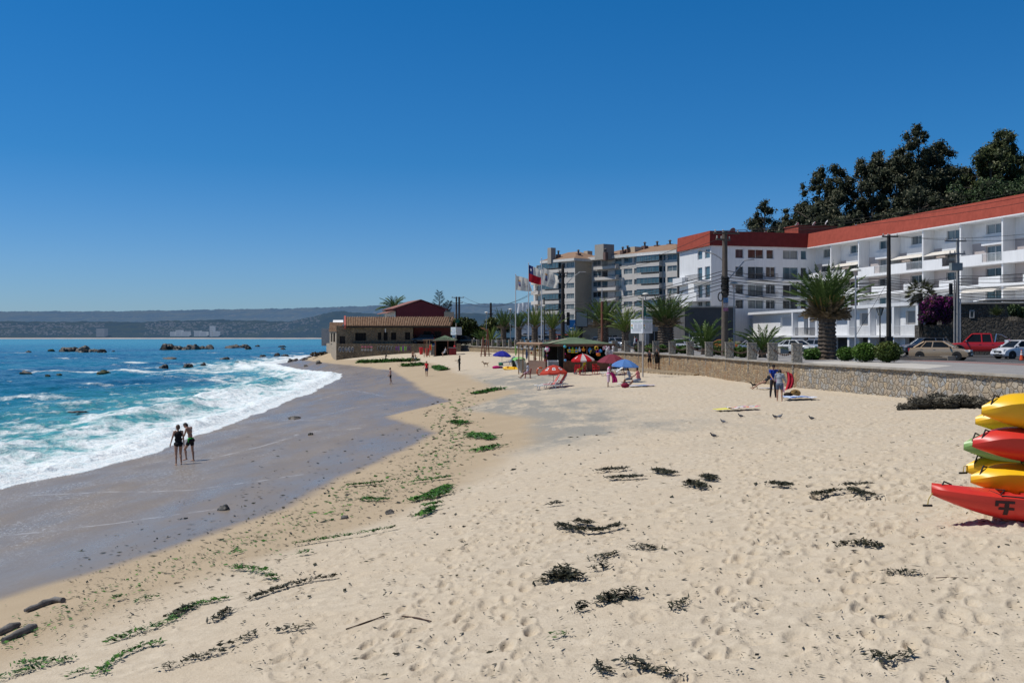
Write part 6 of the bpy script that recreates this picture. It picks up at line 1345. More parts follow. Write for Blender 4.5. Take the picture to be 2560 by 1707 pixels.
person('woman in a grey hoodie and denim shorts seen from behind beside the man in blue',WOMG,yawto(-15),1.62,True,1.08,'tan',torso=10,head=(14,0),legs=((8,10,2),(-4,6,2)),arms=((40,30,12),(20,30,20)),hair='dark',hairlen=0.6,wear=(('hoodie',(0.28,0.31,0.36)),('trunks',(0.09,0.12,0.18),0.45)),vs=0.010)
p = hit(1928,973); person('person in a striped black swimsuit lying back behind the man in blue',p + Vector((-0.4,0,0)),yawto(95),1.66,True,1.0,'tan',torso=-48,head=(20,0),legs=((76,22,5),(66,14,5)),arms=((-45,10,14),(-45,10,14)),hair='dark',wear=(('swimsuit',(0.03,0.03,0.035)),))
def up(px,off,lb,yaw,**k):
 p = prom(px,off); person(lb,p,yawto(yaw),**k)
up(1394,1.0,'person in a dark red jacket standing on the promenade behind the shop roof',180,h=1.72,fat=1.2,wear=(('jacket',(0.16,0.012,0.02)),('trousers',(0.03,0.03,0.04))))
up(1411,3.0,'person in dark blue clothes walking right of the dark red jacket',150,h=1.70,wear=(('jacket',(0.015,0.02,0.04)),('trousers',(0.02,0.02,0.03))))
up(1588,1.6,'person in a white hoodie with a dark red backpack on the promenade',70,h=1.72,wear=(('hoodie',(0.62,0.63,0.68)),('trousers',(0.03,0.03,0.04)),('backpack',(0.20,0.015,0.03))))
up(1563,6.5,'parking attendant in a neon green vest among the parked cars',180,h=1.68,wear=(('shirt',(0.28,0.60,0.04)),('trousers',(0.03,0.03,0.04))))
p = on(2516,896.5,WTOP - 0.12); person('police officer in dark trousers and vest leaning at the white car window',p,yawto(-75),1.76,False,1.05,'brown',torso=6,head=(12,0),legs=((3,4,3),(-3,4,3)),arms=((8,20,10),(12,24,10)),hair='dark',wear=(('shirt',(0.36,0.40,0.46),1.9),('vest',(0.03,0.035,0.045),0.05),('trousers',(0.02,0.028,0.06)),('cap',(0.02,0.02,0.025)),('shoes',BLACK)))
p = on(2324,887,WTOP - 0.12); person('person in grey behind the golden car with only head and shoulders showing',p,yawto(120),h=1.74,wear=(('jacket',(0.12,0.14,0.18)),('trousers',(0.03,0.03,0.04))))
# cars
TYRE = M('tyre_rubber',(0.02,0.02,0.02),0.85); RIMM = M('wheel_rim',(0.45,0.46,0.47),0.35,metal=0.7); CGL = M('car_glass',(0.012,0.015,0.017),0.12,spec=0.35,var=0.3); BLK = M('black_trim',(0.015,0.015,0.016),0.6)
LAMPW = M('headlight_lens',(0.65,0.67,0.68),0.15,spec=0.8); LAMPR = M('tail_lamp_lens',(0.45,0.02,0.02),0.2,spec=0.7); PLATE = M('number_plate',(0.7,0.7,0.68),0.5); CHROME = M('chrome_bar',(0.6,0.6,0.62),0.2,metal=0.9)
KIND = {
 'sedan': (4.3,1.68,[(-2.13,.30),(-2.15,.60),(-2.05,.88),(-1.5,.96),(0.85,.96),(1.75,.78),(2.08,.62),(2.15,.40),(2.05,.24),(-2.0,.22)],(-1.75,-1.05,0.30,1.05,.94,1.44),(-1.30,1.32),.30),
 'hatch': (3.9,1.68,[(-1.92,.30),(-1.95,.65),(-1.88,.95),(0.75,.97),(1.6,.80),(1.88,.62),(1.95,.40),(1.85,.24),(-1.85,.22)],(-1.86,-1.55,0.25,1.00,.95,1.50),(-1.22,1.22),.30),
 'suv': (4.5,1.82,[(-2.22,.38),(-2.25,.75),(-2.18,1.08),(0.75,1.10),(1.85,.98),(2.18,.75),(2.25,.45),(2.15,.32),(-2.1,.30)],(-2.14,-1.85,0.20,0.95,1.08,1.70),(-1.36,1.40),.36),
 'pickup': (5.2,1.82,[(-2.58,.52),(-2.6,.78),(-2.58,1.12),(1.0,1.12),(2.1,1.02),(2.50,.82),(2.6,.55),(2.5,.42),(-2.5,.42)],(-0.85,-0.72,0.62,1.25,1.10,1.78),(-1.62,1.62),.40),
 'van': (4.9,1.9,[(-2.4,.40),(-2.45,.9),(-2.42,1.2),(1.75,1.2),(2.2,1.0),(2.42,.7),(2.4,.4),(-2.3,.35)],(-2.42,-2.36,1.25,1.9,1.18,2.15),(-1.5,1.55),.34)}
def car(label,loc,fwd,kind,col,rough=0.25,metal=0.3,name='parked_car',extra=(),group=None,pane=None):
 L,W,body,cab,wx,wr = KIND[kind]; t = thing(name,label,'pickup' if kind == 'pickup' else ('van' if kind == 'van' else 'car'),loc,math.atan2(fwd[1],fwd[0]),group)
 paint = M('car_paint_%d' % (hash(col) & 0xffff),col,rough,metal=metal,var=0.03,coat=0.5); w = W / 2
 mb = MB(); ys = [(-w,.90,.05),(-w * .985,.97,.02),(-w * .80,1,0),(0,1.012,0),(w * .80,1,0),(w * .985,.97,.02),(w,.90,.05)]; n = len(body); vs = []
 zc = sum(z for _,z in body) / n
 for y,s,dz in ys: vs += [(x * (0.985 if abs(y) > w * .9 else (0.965 if abs(y) > w * .7 else 1)),y,zc + (z - zc) * s) for x,z in body]
 k = len(ys)
 mb.add(vs,[(i * n + j,i * n + (j + 1) % n,(i + 1) * n + (j + 1) % n,(i + 1) * n + j) for i in range(k - 1) for j in range(n)] + [tuple(range(n - 1,-1,-1)),tuple((k - 1) * n + j for j in range(n))])
 mb.build('body',paint,t,smooth=38)
 rb,rt,ft,fb,zb,zr = cab; wi,wt = w * .93,w * .74; mid = (rt + ft) / 2 - 0.05
 Bq = [(rb,-wi,zb),(fb,-wi,zb),(fb,wi,zb),(rb,wi,zb)]; Tq = [(rt,-wt,zr - .05),(ft,-wt,zr - .05),(ft,wt,zr - .05),(rt,wt,zr - .05)]
 MB().hexa(Bq,Tq).build('window_glass',pane or CGL,t)
 mb = MB(); e = .06
 mb.hexa([(rt - e,-wt - .02,zr - .07),(ft + e,-wt - .02,zr - .07),(ft + e,wt + .02,zr - .07),(rt - e,wt + .02,zr - .07)],[(rt + .08,-wt * .86,zr),(ft - .08,-wt * .86,zr),(ft - .08,wt * .86,zr),(rt + .08,wt * .86,zr)])
 for s in (-1,1):
  for a,b_ in (((rb,s * wi,zb),(rt,s * wt,zr - .05)),((fb,s * wi,zb),(ft,s * wt,zr - .05)),((mid,s * wi,zb),(mid + .05,s * wt,zr - .05))):
   mb.tube([Vector(a) + Vector((0,s * .012,0)),Vector(b_) + Vector((0,s * .012,0))],.055,6)
  if kind in ('sedan','suv','van'): mb.tube([(rb * .62 + mid * .38,s * (wi + .012),zb),(rt * .72 + mid * .28,s * (wt + .012),zr - .05)],.045,6)
 mb.build('roof',paint,t,smooth=50)
 for x in wx:
  for s in (-1,1):
   MB().cyl((x,s * (w - .14),wr + .03),(x,s * (w + .006),wr + .03),wr * 1.17,n=18).build('wheel_arch',BLK,t)
   mb = MB(); mb.lathe([(wr * .6,-.1),(wr * .93,-.1),(wr,-.06),(wr,.06),(wr * .93,.1),(wr * .6,.1)],20,cap=False); o = mb.build('wheel',TYRE,t,smooth=40,loc=(x,s * (w - .075),wr)); o.rotation_euler.x = R(-90) * s
   mb = MB(); mb.lathe([(wr * .62,.0),(wr * .62,.07),(wr * .5,.055),(wr * .16,.06),(wr * .1,.085),(0.01,.085)],20); mb.lathe([(wr * .62,-.0),(wr * .62,-.01)],20); mb.build('rim',RIMM if kind != 'pickup' or col[0] < .3 else BLK,o)
 zf = body[-4][1] if kind != 'van' else .8
 fx,rx = L / 2,-L / 2
 for s in (-1,1):
  MB().box((fx - .22,s * w * .68,.70 if kind in ('sedan','hatch') else .84),(.22,w * .36,.16),rz=-s * .35).build('headlight',LAMPW,t)
  MB().box((rx + .05,s * w * .80,.78 if kind in ('sedan','hatch') else .95),(.12,w * .30,.24)).build('tail_lamp',LAMPR,t)
  mb = MB(); mb.ball((fb - .22,s * (wi + .13),zb + .09),(.07,.11,.075),8,6); mb.build('mirror',paint if kind != 'pickup' else CHROME,t)
  mb = MB()
  for xx in (mid + .35,mid - .55): mb.box((xx - .2,s * (w + .0),zb - .13),(.17,.03,.035))
  mb.build('door_handles',paint,t).name = 'door_handle'
 MB().box((fx - .035,0,.58 if kind in ('sedan','hatch') else .76),(.05,w * .95,.14)).build('grille',BLK,t)
 MB().box((fx - .02,0,.34 if kind in ('sedan','hatch') else .5),(.06,w * 1.1,.11)).build('bumper_vent',BLK,t)
 MB().box((fx + .005,0,.47 if kind in ('sedan','hatch') else .62),(.02,.36,.12)).build('number_plate',PLATE,t); MB().box((rx - .01,0,.62 if kind != 'pickup' else .72),(.02,.36,.12)).build('number_plate',PLATE,t)
 if 'bed' in extra:
  MB().box2((-2.52,-w * .86,.95),(-.98,w * .86,1.125)).build('cargo_bed',BLK,t)
  mb = MB()
  for s in (-1,1): mb.tube([(-1.0,s * w * .8,1.1),(-1.12,s * w * .72,1.72),(-1.5,s * w * .74,1.66),(-2.35,s * w * .8,1.12)],.05,6)
  mb.tube([(-1.12,-w * .72,1.72),(-1.12,w * .72,1.72)],.05,6); mb.build('roll_bar',CHROME,t)
  for x in wx:
   for s in (-1,1):
    ring = [(x + wr * 1.2 * math.cos(q),s * (w + .02),wr + wr * 1.2 * math.sin(q)) for q in np.linspace(.05,math.pi - .05,10)]; MB().tube(ring,.075,6).build('fender_flare',BLK,t)
 if 'rack' in extra:
  mb = MB()
  for s in (-1,1): mb.tube([(rt + .1,s * wt * .9,zr + .05),(ft - .1,s * wt * .9,zr + .05)],.03,6)
  mb.build('roof_rails',BLK,t).name = 'roof_rail'
 if 'shell' in extra: MB().box2((-2.5,-w * .88,1.12),(-.9,w * .88,1.74)).build('canopy_shell',M('canopy_brown',(.13,.10,.075),.6),t)
 if 'decal' in extra:
  for s in (-1,1):
   MB().extr([(1.5,s * (w + .006),.62),(1.15,s * (w + .006),.95),(.75,s * (w + .006),.95),(1.1,s * (w + .006),.62)],(0,s * .004,0)).build('door_decal',M('decal_orange',(.7,.12,.02),.5),t)
   mb = MB()
   for q in range(7):
    x = .55 - q * .22; mb.extr([(x,s * (w + .006),.50 + q * .05),(x - .15,s * (w + .006),.52 + q * .05),(x - .15,s * (w + .006),.82 + q * .05),(x,s * (w + .006),.80 + q * .05)],(0,s * .004,0))
   mb.build('door_lettering',PLATE,t)
 return t
ZR = WTOP - .12
def road(px,off):
 k = (px - CX) / F
 for y in np.arange(45,262,.25):
  rx = float(np.interp(y,[p.y for p in RC],[p.x for p in RC]))
  if k * y >= rx + off: return Vector((k * y,float(y),ZR))
 return road(px,off - .5)
car('golden brown saloon car driving past the concrete kerb planter',on(2352,900,ZR) + Vector((0,0,0)),(.80,-.60),'sedan',(.46,.34,.225),.3,.35,'car')
car('bright red pickup with black wheel flares and chrome roll bar',on(2452,892,ZR),(-.90,.43),'pickup',(.50,.018,.022),.3,.1,'pickup_truck',('bed',)).scale = (1.1,1.1,1.16)
car('white car stopped beside the police officer at the right edge',on(2546,897,ZR),(-.97,-.22),'hatch',(.70,.71,.74),.25,.05)
car('grey car with orange and white door decals behind the golden car',on(2309,888,ZR),(-.97,-.05),'suv',(.12,.135,.16),.3,.4,extra=('decal','rack'))
car('white saloon car parked nose towards the beach beside the big palm',Vector((30.3,106,ZR)),(.62,-.78),'sedan',(.66,.68,.68),.25,.05)
car('silver hatchback parked tail first behind the white saloon',Vector((33.6,110.5,ZR)),(-.45,.89),'hatch',(.52,.54,.58),.3,.4)
car('silver saloon car half hidden behind the loose palm',road(1894,3.6),(.92,-.38),'sedan',(.42,.43,.46),.3,.5)
car('orange taxi like car behind the wooden utility pole',road(1802,5.0),(-.92,.3),'sedan',(.48,.17,.03),.35,.1)
car('white double cab pickup with brown canopy parked behind the posts',road(1750,3.4),(-.45,-.89),'pickup',(.66,.67,.68),.3,.05,'pickup_truck',('shell',))
car('pale silver hatchback facing the beach right of the sturdy palm',road(1692,3.2),(.18,-.98),'hatch',(.52,.56,.60),.3,.4)
car('silver estate car with roof rails behind the beach shop',road(1542,3.4),(.55,-.83),'suv',(.40,.42,.45),.3,.5,extra=('rack',))
car('dark grey pickup parked left of the silver estate car',road(1497,4.0),(-.75,-.6),'pickup',(.10,.115,.13),.35,.4,'pickup_truck')
gp_ = 'cars parked along the far promenade'
for px,off,fw_,kd,cl,lb in [(1213,2.2,(-.7,-.7),'pickup',(.66,.68,.68),'white pickup in the far row, above the steps'),(1246,2.4,(.4,-.9),'suv',(.40,.45,.50),'silver grey car in the far row, left of the slim palm'),(1279,2.4,(.8,-.6),'suv',(.03,.09,.12),'dark teal car in the far row, just left of the left flagpole'),(1284,6.5,(.9,-.4),'sedan',(.55,.17,.04),'car with an orange roof behind the dark teal car in the far row'),(1318,2.6,(.3,-.95),'suv',(.10,.22,.34),'blue car in the far row between the left and tall flagpoles'),(1328,7.5,(.9,-.4),'van',(.58,.60,.62),'white van behind the blue car in the far row'),(1349,3.0,(.2,-.98),'hatch',(.68,.69,.70),'white car in the far row beside the right flagpole'),(1371,8.0,(.9,-.3),'van',(.40,.42,.44),'grey van behind the slim palm right of the flags'),(1370,3.0,(.9,-.3),'sedan',(.05,.11,.20),'dark blue car in the far row right of the flags'),(1421,5.0,(.8,-.5),'van',(.60,.61,.62),'white van with orange stripe left of the black billboard')]:
 t = car(lb,road(px,off),fw_,kd,cl,.3,.2,group=gp_)
 if 'orange stripe' in lb: MB().box((-.4,0,2.17),(3.6,1.5,.10)).build('roof_stripe',M('van_orange',(.60,.14,.03),.5),t)
car('dark navy car parked on the platform in front of the dark red wall',Vector((X_(1059,184.9),184.9,Z_(859,y_w))),(-.98,.15),'suv',(.018,.024,.036),.2,.2)
car('black car behind the small hut near the steps',Vector((X_(1166,190),190,ZR + .3)),(.95,-.2),'suv',(.015,.016,.018),.3,.1)
t = thing('traffic_cone','orange traffic cone with white bands in front of the white car','cone',on(2554,901,ZR)); MB().box((0,0,.02),(.38,.38,.04)).build('base',M('cone_base',(.03,.03,.03),.8),t)
MB().lathe([(.15,.04),(.035,.80),(.03,.81)],14).build('cone',M('cone_orange',(.75,.085,.02),.5),t); MB().lathe([(.099,.42),(.079,.55)],14,cap=False).build('white_band',PLATE,t); MB().lathe([(.070,.61),(.056,.71)],14,cap=False).build('white_band',PLATE,t)
# poles, lamps, wires
WOOD = M('utility_pole_wood',(.13,.105,.085),.9,var=.25,scale=3,streak=.5); DPOLE = M('dark_pole',(.035,.030,.028),.9,var=.2,scale=3); CPOLE = M('concrete_pole',(.30,.29,.28),.9,var=.1); GALV = M('galvanised_steel',(.36,.37,.39),.5,metal=.4); INS = M('insulator',(.45,.42,.38),.3)
LAMPW_ = M('lamp_cap_white',(.62,.61,.56),.5); CAB = M('cable_black',(.012,.012,.012),.7)
def pole(label,px,ytop,d,z0,r,mat,arms,cat='utility pole',group='utility poles'):
 x = X_(px,d); h = Z_(ytop,d) - z0; t = thing('utility_pole',label,cat,(x,d,z0),0,group)
 MB().tube([(0,0,-.4),(0,0,h * .5),(0,0,h)],[r * 1.2,r,r * .8],10).build('pole',mat,t)
 for y_,a,b_,an in arms:
  z = Z_(y_,d) - z0; xa,xb_ = X_(a,d) - x,X_(b_,d) - x; ca = math.cos(an); o = MB().box(((xa + xb_) / 2,-r * .9,z),((xb_ - xa) / max(ca,.3),.11,.13),rz=an).build('crossarm',mat,t)
  for f in (.06,.36,.94):
   q = Vector((xa + (xb_ - xa) * f,-r * .9 + (xb_ - xa) * (f - .5) * math.tan(an),z)); MB().lathe([(.03,.06),(.07,.10),(.045,.17),(.07,.22),(.03,.30)],8,q).build('insulator',INS,o)
 return t,Vector((x,d,z0)),h
UA,ua,ha = pole('wooden utility pole with crossarms, coiled cable and posters before the white wing',1812,579,84,WTOP,.26,WOOD,[(584,1782,1848,.15),(600,1786,1827,.6)])
def arm_lamp(t,o,pts,d):
 q = [P(a,b_,d) - o for a,b_ in pts]; MB().tube(q,.055,6).build('lamp_arm',GALV,t); e = (q[-1] - q[-2]).normalized(); MB().tube([q[-1] - e * .1,q[-1] + e * .45],[.07,.11],8,flat=.5).build('lamp_head',GALV,t)
arm_lamp(UA,ua,[(1809,655),(1800,645),(1787,636),(1770,631),(1758,628)],84); arm_lamp(UA,ua,[(1818,702),(1842,675),(1862,651),(1872,650)],84)
q = P(1801,742,83.6) - ua; MB().tube([q + Vector((.20 * math.cos(a),-.06,.36 * math.sin(a))) for a in np.linspace(0,6.283,15)],.055,6).build('cable_coil',CAB,UA)
mb = MB(); rr = random.Random(3)
mb.tube([(.03 * (i % 2),-.04 * (i % 3),Z_(738 - i * 2.0,84) - WTOP) for i in range(24)],[.27 + .10 * rr.random() for _ in range(24)],9)
mb.build('splice_bundle',CAB,UA)
for z0,z1,c_ in ((745,757,(.10,.22,.42)),(758,769,(.45,.40,.40)),(770,778,(.30,.12,.20))):
 MB().box((.02,-.285,(Z_(z0,84) + Z_(z1,84)) / 2 - WTOP),(.42,.02,(Z_(z0,84) - Z_(z1,84)))).build('poster',M('poster_%d' % z0,c_,.8,var=.6,scale=9),UA)
UB,ub,hb_ = pole('dark wooden utility pole with one crossarm in front of the white block',2222,587,98,ZR,.22,DPOLE,[(592,2203,2244,.1)])
MB().box((0,-.02,.9),(.62,.56,1.8)).build('pole_sleeve',DPOLE,UB)
UC,uc,hc_ = pole('pale concrete utility pole with transformer box on the garden wall',2394,597,96,5.2,.17,CPOLE,[(603,2359,2415,.1),(635,2370,2412,.1)])
MB().box((X_(2384,96) - uc.x,-.5,Z_(668,96) - 5.2),(1.05,.6,.72)).build('transformer',M('transformer_grey',(.25,.27,.26),.6),UC); MB().tube([(-.32,0,-.3),(-.30,0,Z_(700,96) - 5.2)],.09,8).build('conduit',CPOLE,UC); MB().box((X_(2373,96) - uc.x,-.35,Z_(723,96) - 5.2),(.25,.3,1.1)).build('cable_joint',CAB,UC)
UD,ud,hd_ = pole('dark tangled utility pole standing right of the flags',1407,661,168,ZR,.30,DPOLE,[(683,1392,1420,.2),(690,1396,1418,.2)])
arm_lamp(UD,ud,[(1411,715),(1430,695),(1449,680),(1458,680)],168); MB().box((.9,-.2,Z_(797,168) - ZR),(.5,.4,2.2)).build('junction_box',CAB,UD)
UE,ue,he_ = pole('double wooden pole carrying two crossarms behind the round tree',1141,742,222,ZR,.22,WOOD,[(744,1129,1160,0),(757,1131,1157,0)])
MB().tube([(X_(1148,222) - ue.x,0,-.4),(X_(1148,222) - ue.x,0,he_)],.22,8).build('second_pole',WOOD,UE)
UF,uf,hf_ = pole('dark short utility pole left of the slim palms',1227,757,205,ZR,.26,DPOLE,[(785,1219,1233,.2)])
UG,ug,hg_ = pole('thin dark post beside the right flagpole',1360,744,160,ZR,.14,DPOLE,[])
UH,uh,hh_ = pole('bare dark pole with a lamp at the left of the steps',1125,792,186,WTOP,.12,M('green_pole',(.02,.07,.05),.6),[])
RPOLE = M('red_brown_pole',(.20,.075,.045),.7)
p = prom(1505,.8); t = thing('light_pole','tall brown pole with a thin pale mast on top behind the beach shop','pole',p); zb_ = Z_(754,p.y) - WTOP; MB().tube([(0,0,-.2),(0,0,zb_)],.14,10).build('pole',RPOLE,t); MB().tube([(0,0,zb_),(0,0,Z_(722,p.y) - WTOP)],.05,8).build('mast',GALV,t); MB().tube([(-.25,0,zb_),(.05,0,zb_ + .05)],.06,6).build('bracket',GALV,t)
def lamp(label,px,ytop,p,mat=GALV,lantern=False):
 t = thing('street_lamp',label,'street lamp',p,0,'street lamps along the promenade'); h = Z_(ytop,p.y) - p.z
 MB().tube([(0,0,-.1),(0,0,.8),(0,0,.82),(0,0,h - .45)],[.10,.10,.065,.05],10).build('pole',mat,t)
 if lantern:
  mb = MB(); mb.lathe([(.12,h - .75),(.30,h - .15)],6,cap=False); mb.build('lantern_glass',glass('lantern_pane',(.25,.27,.28),(.3,.3,.3)),t)
  mb = MB(); mb.lathe([(.34,h - .15),(.30,h - .08),(.05,h)],6)
  for j in range(6): a = j * math.pi / 3; mb.tube([(.12 * math.cos(a),.12 * math.sin(a),h - .76),(.31 * math.cos(a),.31 * math.sin(a),h - .14)],.025,5)
  mb.build('lantern_cap',mat,t)
 else:
  MB().lathe([(.07,h - .48),(.13,h - .40),(.15,h - .18),(.12,h - .14)],12).build('lamp_globe',M('lamp_globe',(.42,.36,.34),.4),t)
  MB().lathe([(.36,h - .17),(.345,h - .12),(.25,h - .04),(.10,h),(.01,h + .005)],18).build('lamp_cap',LAMPW_,t,smooth=50)
 return t
lamp('white capped street lamp right of the wooden utility pole',1835,705,prom(1835,3.0)); lamp('white capped street lamp on the verge right of the big palm',2139,671,at_prom(2139,65.5)); lamp('white capped street lamp behind the beach rules sign',1614,732,prom(1614,3.2))
lamp('small white capped lamp above the far posts, left one',1216,779,prom(1216,2.5)); lamp('small white capped lamp left of the left flagpole',1276,771,prom(1276,2.5)); lamp('small white capped lamp beside the right flagpole',1359,762,prom(1359,2.5)); lamp('black lantern street lamp in front of the garage block',2200,767,Vector((X_(2200,88),88,ZR)),DPOLE,True)
p = Vector((X_(2401,92),92,ZR)); t = thing('sign_post','thin grey steel post in front of the dark garden wall','post',p); MB().tube([(0,0,-.1),(0,0,Z_(750,92) - ZR)],.06,8).build('pole',GALV,t); MB().box((-.12,0,Z_(750,92) - ZR + .05),(.35,.1,.1)).build('top_bracket',GALV,t)
def cable(a,b_,sag,label,r=.022,group='overhead cables along the road'):
 a,b_ = Vector(a),Vector(b_); n = 24; pts = [a.lerp(b_,i / n) - Vector((0,0,sag * 4 * (i / n) * (1 - i / n))) for i in range(n + 1)]
 tag(MB().tube(pts,r,4).build('power_cable',CAB),label,'cable',group)
low = 'low black cable sagging between the wooden pole and the dark pole'; rr = random.Random(12)
for i in range(9):
 za,zb2 = 676 + i * 8.5,702 + i * 6.5
 cable(P(1812,za,84),P(2222,zb2 - 8,98),.3 + .5 * rr.random(),low,.018 + .014 * rr.random()); cable(P(2222,zb2 - 8,98),P(2394,690 + i * 7,96),.15 + .3 * rr.random(),'low black cable between the dark pole and the concrete pole',.018 + .014 * rr.random())
 cable(P(2394,690 + i * 7,96),P(2900,640 + i * 9,70),.4 + .5 * rr.random(),'low black cable running from the concrete pole out of the right edge',.018 + .012 * rr.random())
 if i < 6: cable(P(1812,za,84),P(1407,756 + i * 7,168),.5 + .7 * rr.random(),'low black cable from the wooden pole leftwards to the dark tangled pole',.03)
 if i < 5: cable(P(1407,756 + i * 7,168),P(1227,775 + i * 6,205),.5 + .4 * rr.random(),'low black cable from the dark tangled pole to the short far pole',.035)
for i,(a,b_) in enumerate([((1784,578),(2950,385)),((1806,578),(2950,405)),((1844,580),(2950,422)),((2205,589),(2950,520)),((2242,589),(2950,545))]): cable(P(*a,84 if i < 3 else 98),P(*b_,70),1.0,'high thin wire rising above the red roof out of the right edge' if i < 3 else 'thin wire from the dark pole crossarm out of the right edge',.016)
for i,(a,b_) in enumerate([((1790,600),(1398,682)),((1784,580),(1418,682))]): cable(P(*a,84),P(*b_,168),1.2,'high thin wire from the wooden pole leftwards across the beige blocks',.02)
for i,(a,b_) in enumerate([((1394,682),(1160,742)),((1400,688),(1135,744))]): cable(P(*a,168),P(*b_,222),3.5,'long thin wire against the sky left of the flags',.03)
cable(P(2222,700,98),P(2140,838,84),0,'straight guy wire slanting down from the dark pole to the verge',.02)
# flags and banner
FLW = M('flag_white',(.82,.77,.68),.8,var=.06); FLB = M('flag_blue',(.02,.03,.14),.8); FLR = M('flag_red',(.50,.012,.028),.8); FGOLD = M('emblem_gold',(.50,.24,.05),.7); FVIO = M('emblem_violet',(.09,.06,.14),.7); FBLUE = M('emblem_blue',(.12,.16,.30),.7)
for _m in (FLW,FLB,FLR):
 _b = _m.node_tree.nodes['Principled BSDF']; _t = _m.node_tree.nodes.new('ShaderNodeBsdfTranslucent'); _x = _m.node_tree.nodes.new('ShaderNodeMixShader'); _x.inputs[0].default_value = .4
 _m.node_tree.links.new(_b.inputs['Base Color'].links[0].from_socket,_t.inputs[0]); _m.node_tree.links.new(_b.outputs[0],_x.inputs[1]); _m.node_tree.links.new(_t.outputs[0],_x.inputs[2]); _m.node_tree.links.new(_x.outputs[0],_m.node_tree.nodes['Material Output'].inputs[0])
def flag(name,label,px,ytop,pole_label,c4,kind,seed):
 """c4: photo corners hoist top, fly top, fly bottom, hoist bottom, on the plane of the pole"""
 p = prom(px,.9); d = p.y; h = Z_(ytop,d) - WTOP
 t = thing('flagpole',pole_label,'flagpole',p,0,'flagpoles on the promenade'); MB().tube([(0,0,-.2),(0,0,h)],[.10,.055],10).build('pole',M('flagpole_white',(.55,.56,.58),.5),t); MB().ball((0,0,h + .05),.09,8,6).build('finial',M('flagpole_white',(.55,.56,.58),.5),t)
 q = [P(a,b_,d - .12) - p for a,b_ in c4]; f = thing('flag',label,'flag',p,0,'flags flying over the promenade'); nu,nv = 30,20
 def at(u,v,off=0):
  a = q[0].lerp(q[1],u).lerp(q[3].lerp(q[2],u),v); a.y += .34 * u ** .7 * math.sin(7.5 * u + 2.2 * v + seed) + off; a.z -= .10 * math.sin(math.pi * u) * (v - .3); return a
 mb = MB(); vs = [at(i / nu,j / nv) for j in range(nv + 1) for i in range(nu + 1)]
 for j in range(nv):
  for i in range(nu):
   mb.f.append((j * (nu + 1) + i,j * (nu + 1) + i + 1,(j + 1) * (nu + 1) + i + 1,(j + 1) * (nu + 1) + i)); mb.m.append(0 if kind == 'w' else ((1 if i < nu / 3 + 1 else 0) if j < nv / 2 else 2))
 mb.v = vs; mb.build('cloth',[FLW,FLB,FLR],f,smooth=180)
 if kind == 'c':
  mb = MB(); pts = []
  for k in range(10): a = math.pi / 2 + k * math.pi / 5; r_ = .125 if k % 2 == 0 else .052; pts.append(at(.175 + r_ * math.cos(a) * .62,.25 - r_ * math.sin(a),-.03))
  mb.add(pts + [at(.175,.25,-.03)],[(10,(k + 1) % 10,k) for k in range(10)]); mb.build('star',M('flag_star',(.62,.62,.62),.8),f)
 else:
  for nm,us,vs_,m_ in (('emblem_crown',(.17,.33),(.26,.36),FGOLD),('emblem_shield',(.185,.32),(.37,.55),FBLUE),('emblem_shield',(.185,.32),(.55,.70),FVIO)):
   mb = MB(); n_ = 5
   for k in range(n_): a,b_ = us[0] + (us[1] - us[0]) * k / n_,us[0] + (us[1] - us[0]) * (k + 1) / n_; mb.quad(at(a,vs_[1],-.03),at(b_,vs_[1],-.03),at(b_,vs_[0] + (.03 * (k % 2) if 'crown' in nm else 0),-.03),at(a,vs_[0] + (.03 * (k % 2) if 'crown' in nm else 0),-.03))
   mb.build(nm,m_,f)
  for s_,v_,sz in (('Ilustre',.48,.16),('Municipalidad',.58,.21),('de Algarrobo',.70,.19)):
   c = at(.66,v_,-.10); dx = at(.9,v_) - at(.4,v_); text(s_,'lettering',M('flag_lettering',(.06,.05,.09),.8),f,c,sz * .9,rot=(R(90),-math.atan2(dx.z,dx.x),math.atan2(dx.y,dx.x)))
flag('flag','white municipal flag with crest and lettering, left of the striped flag',1289,687,'left flagpole carrying a white flag',[(1290,689),(1320,697),(1331,728),(1290,725)],'w',.4)
flag('flag','red, white and blue flag with a white star',1321.5,659,'middle and tallest flagpole with the star flag',[(1322,662),(1352,676),(1353,712),(1322,704)],'c',1.3)
flag('flag','white municipal flag with crest streaming right, right of the star flag',1354,647,'right flagpole, beside the beige block',[(1357,668),(1394,690),(1394,722),(1355,712)],'w',2.2)
p = prom(1289,.9); d = p.y; t = thing('banner','blank white banner hung between the left and middle flagpoles','banner',P(1292,782,d - .1)); q = [P(a,b_,d - .1) - P(1292,782,d - .1) for a,b_ in ((1292,759),(1320,755),(1321,778),(1292,783))]
mb = MB(); n_ = 16; vs = [q[0].lerp(q[1],i / n_).lerp(q[3].lerp(q[2],i / n_),j / 8) + Vector((0,.06 * math.sin(i * 1.1 + j * .3),0)) for j in range(9) for i in range(n_ + 1)]; mb.add(vs,[(j * (n_ + 1) + i,j * (n_ + 1) + i + 1,(j + 1) * (n_ + 1) + i + 1,(j + 1) * (n_ + 1) + i) for j in range(8) for i in range(n_)]); mb.build('cloth',M('banner_white',(.78,.80,.84),.8,var=.02),t,smooth=180)
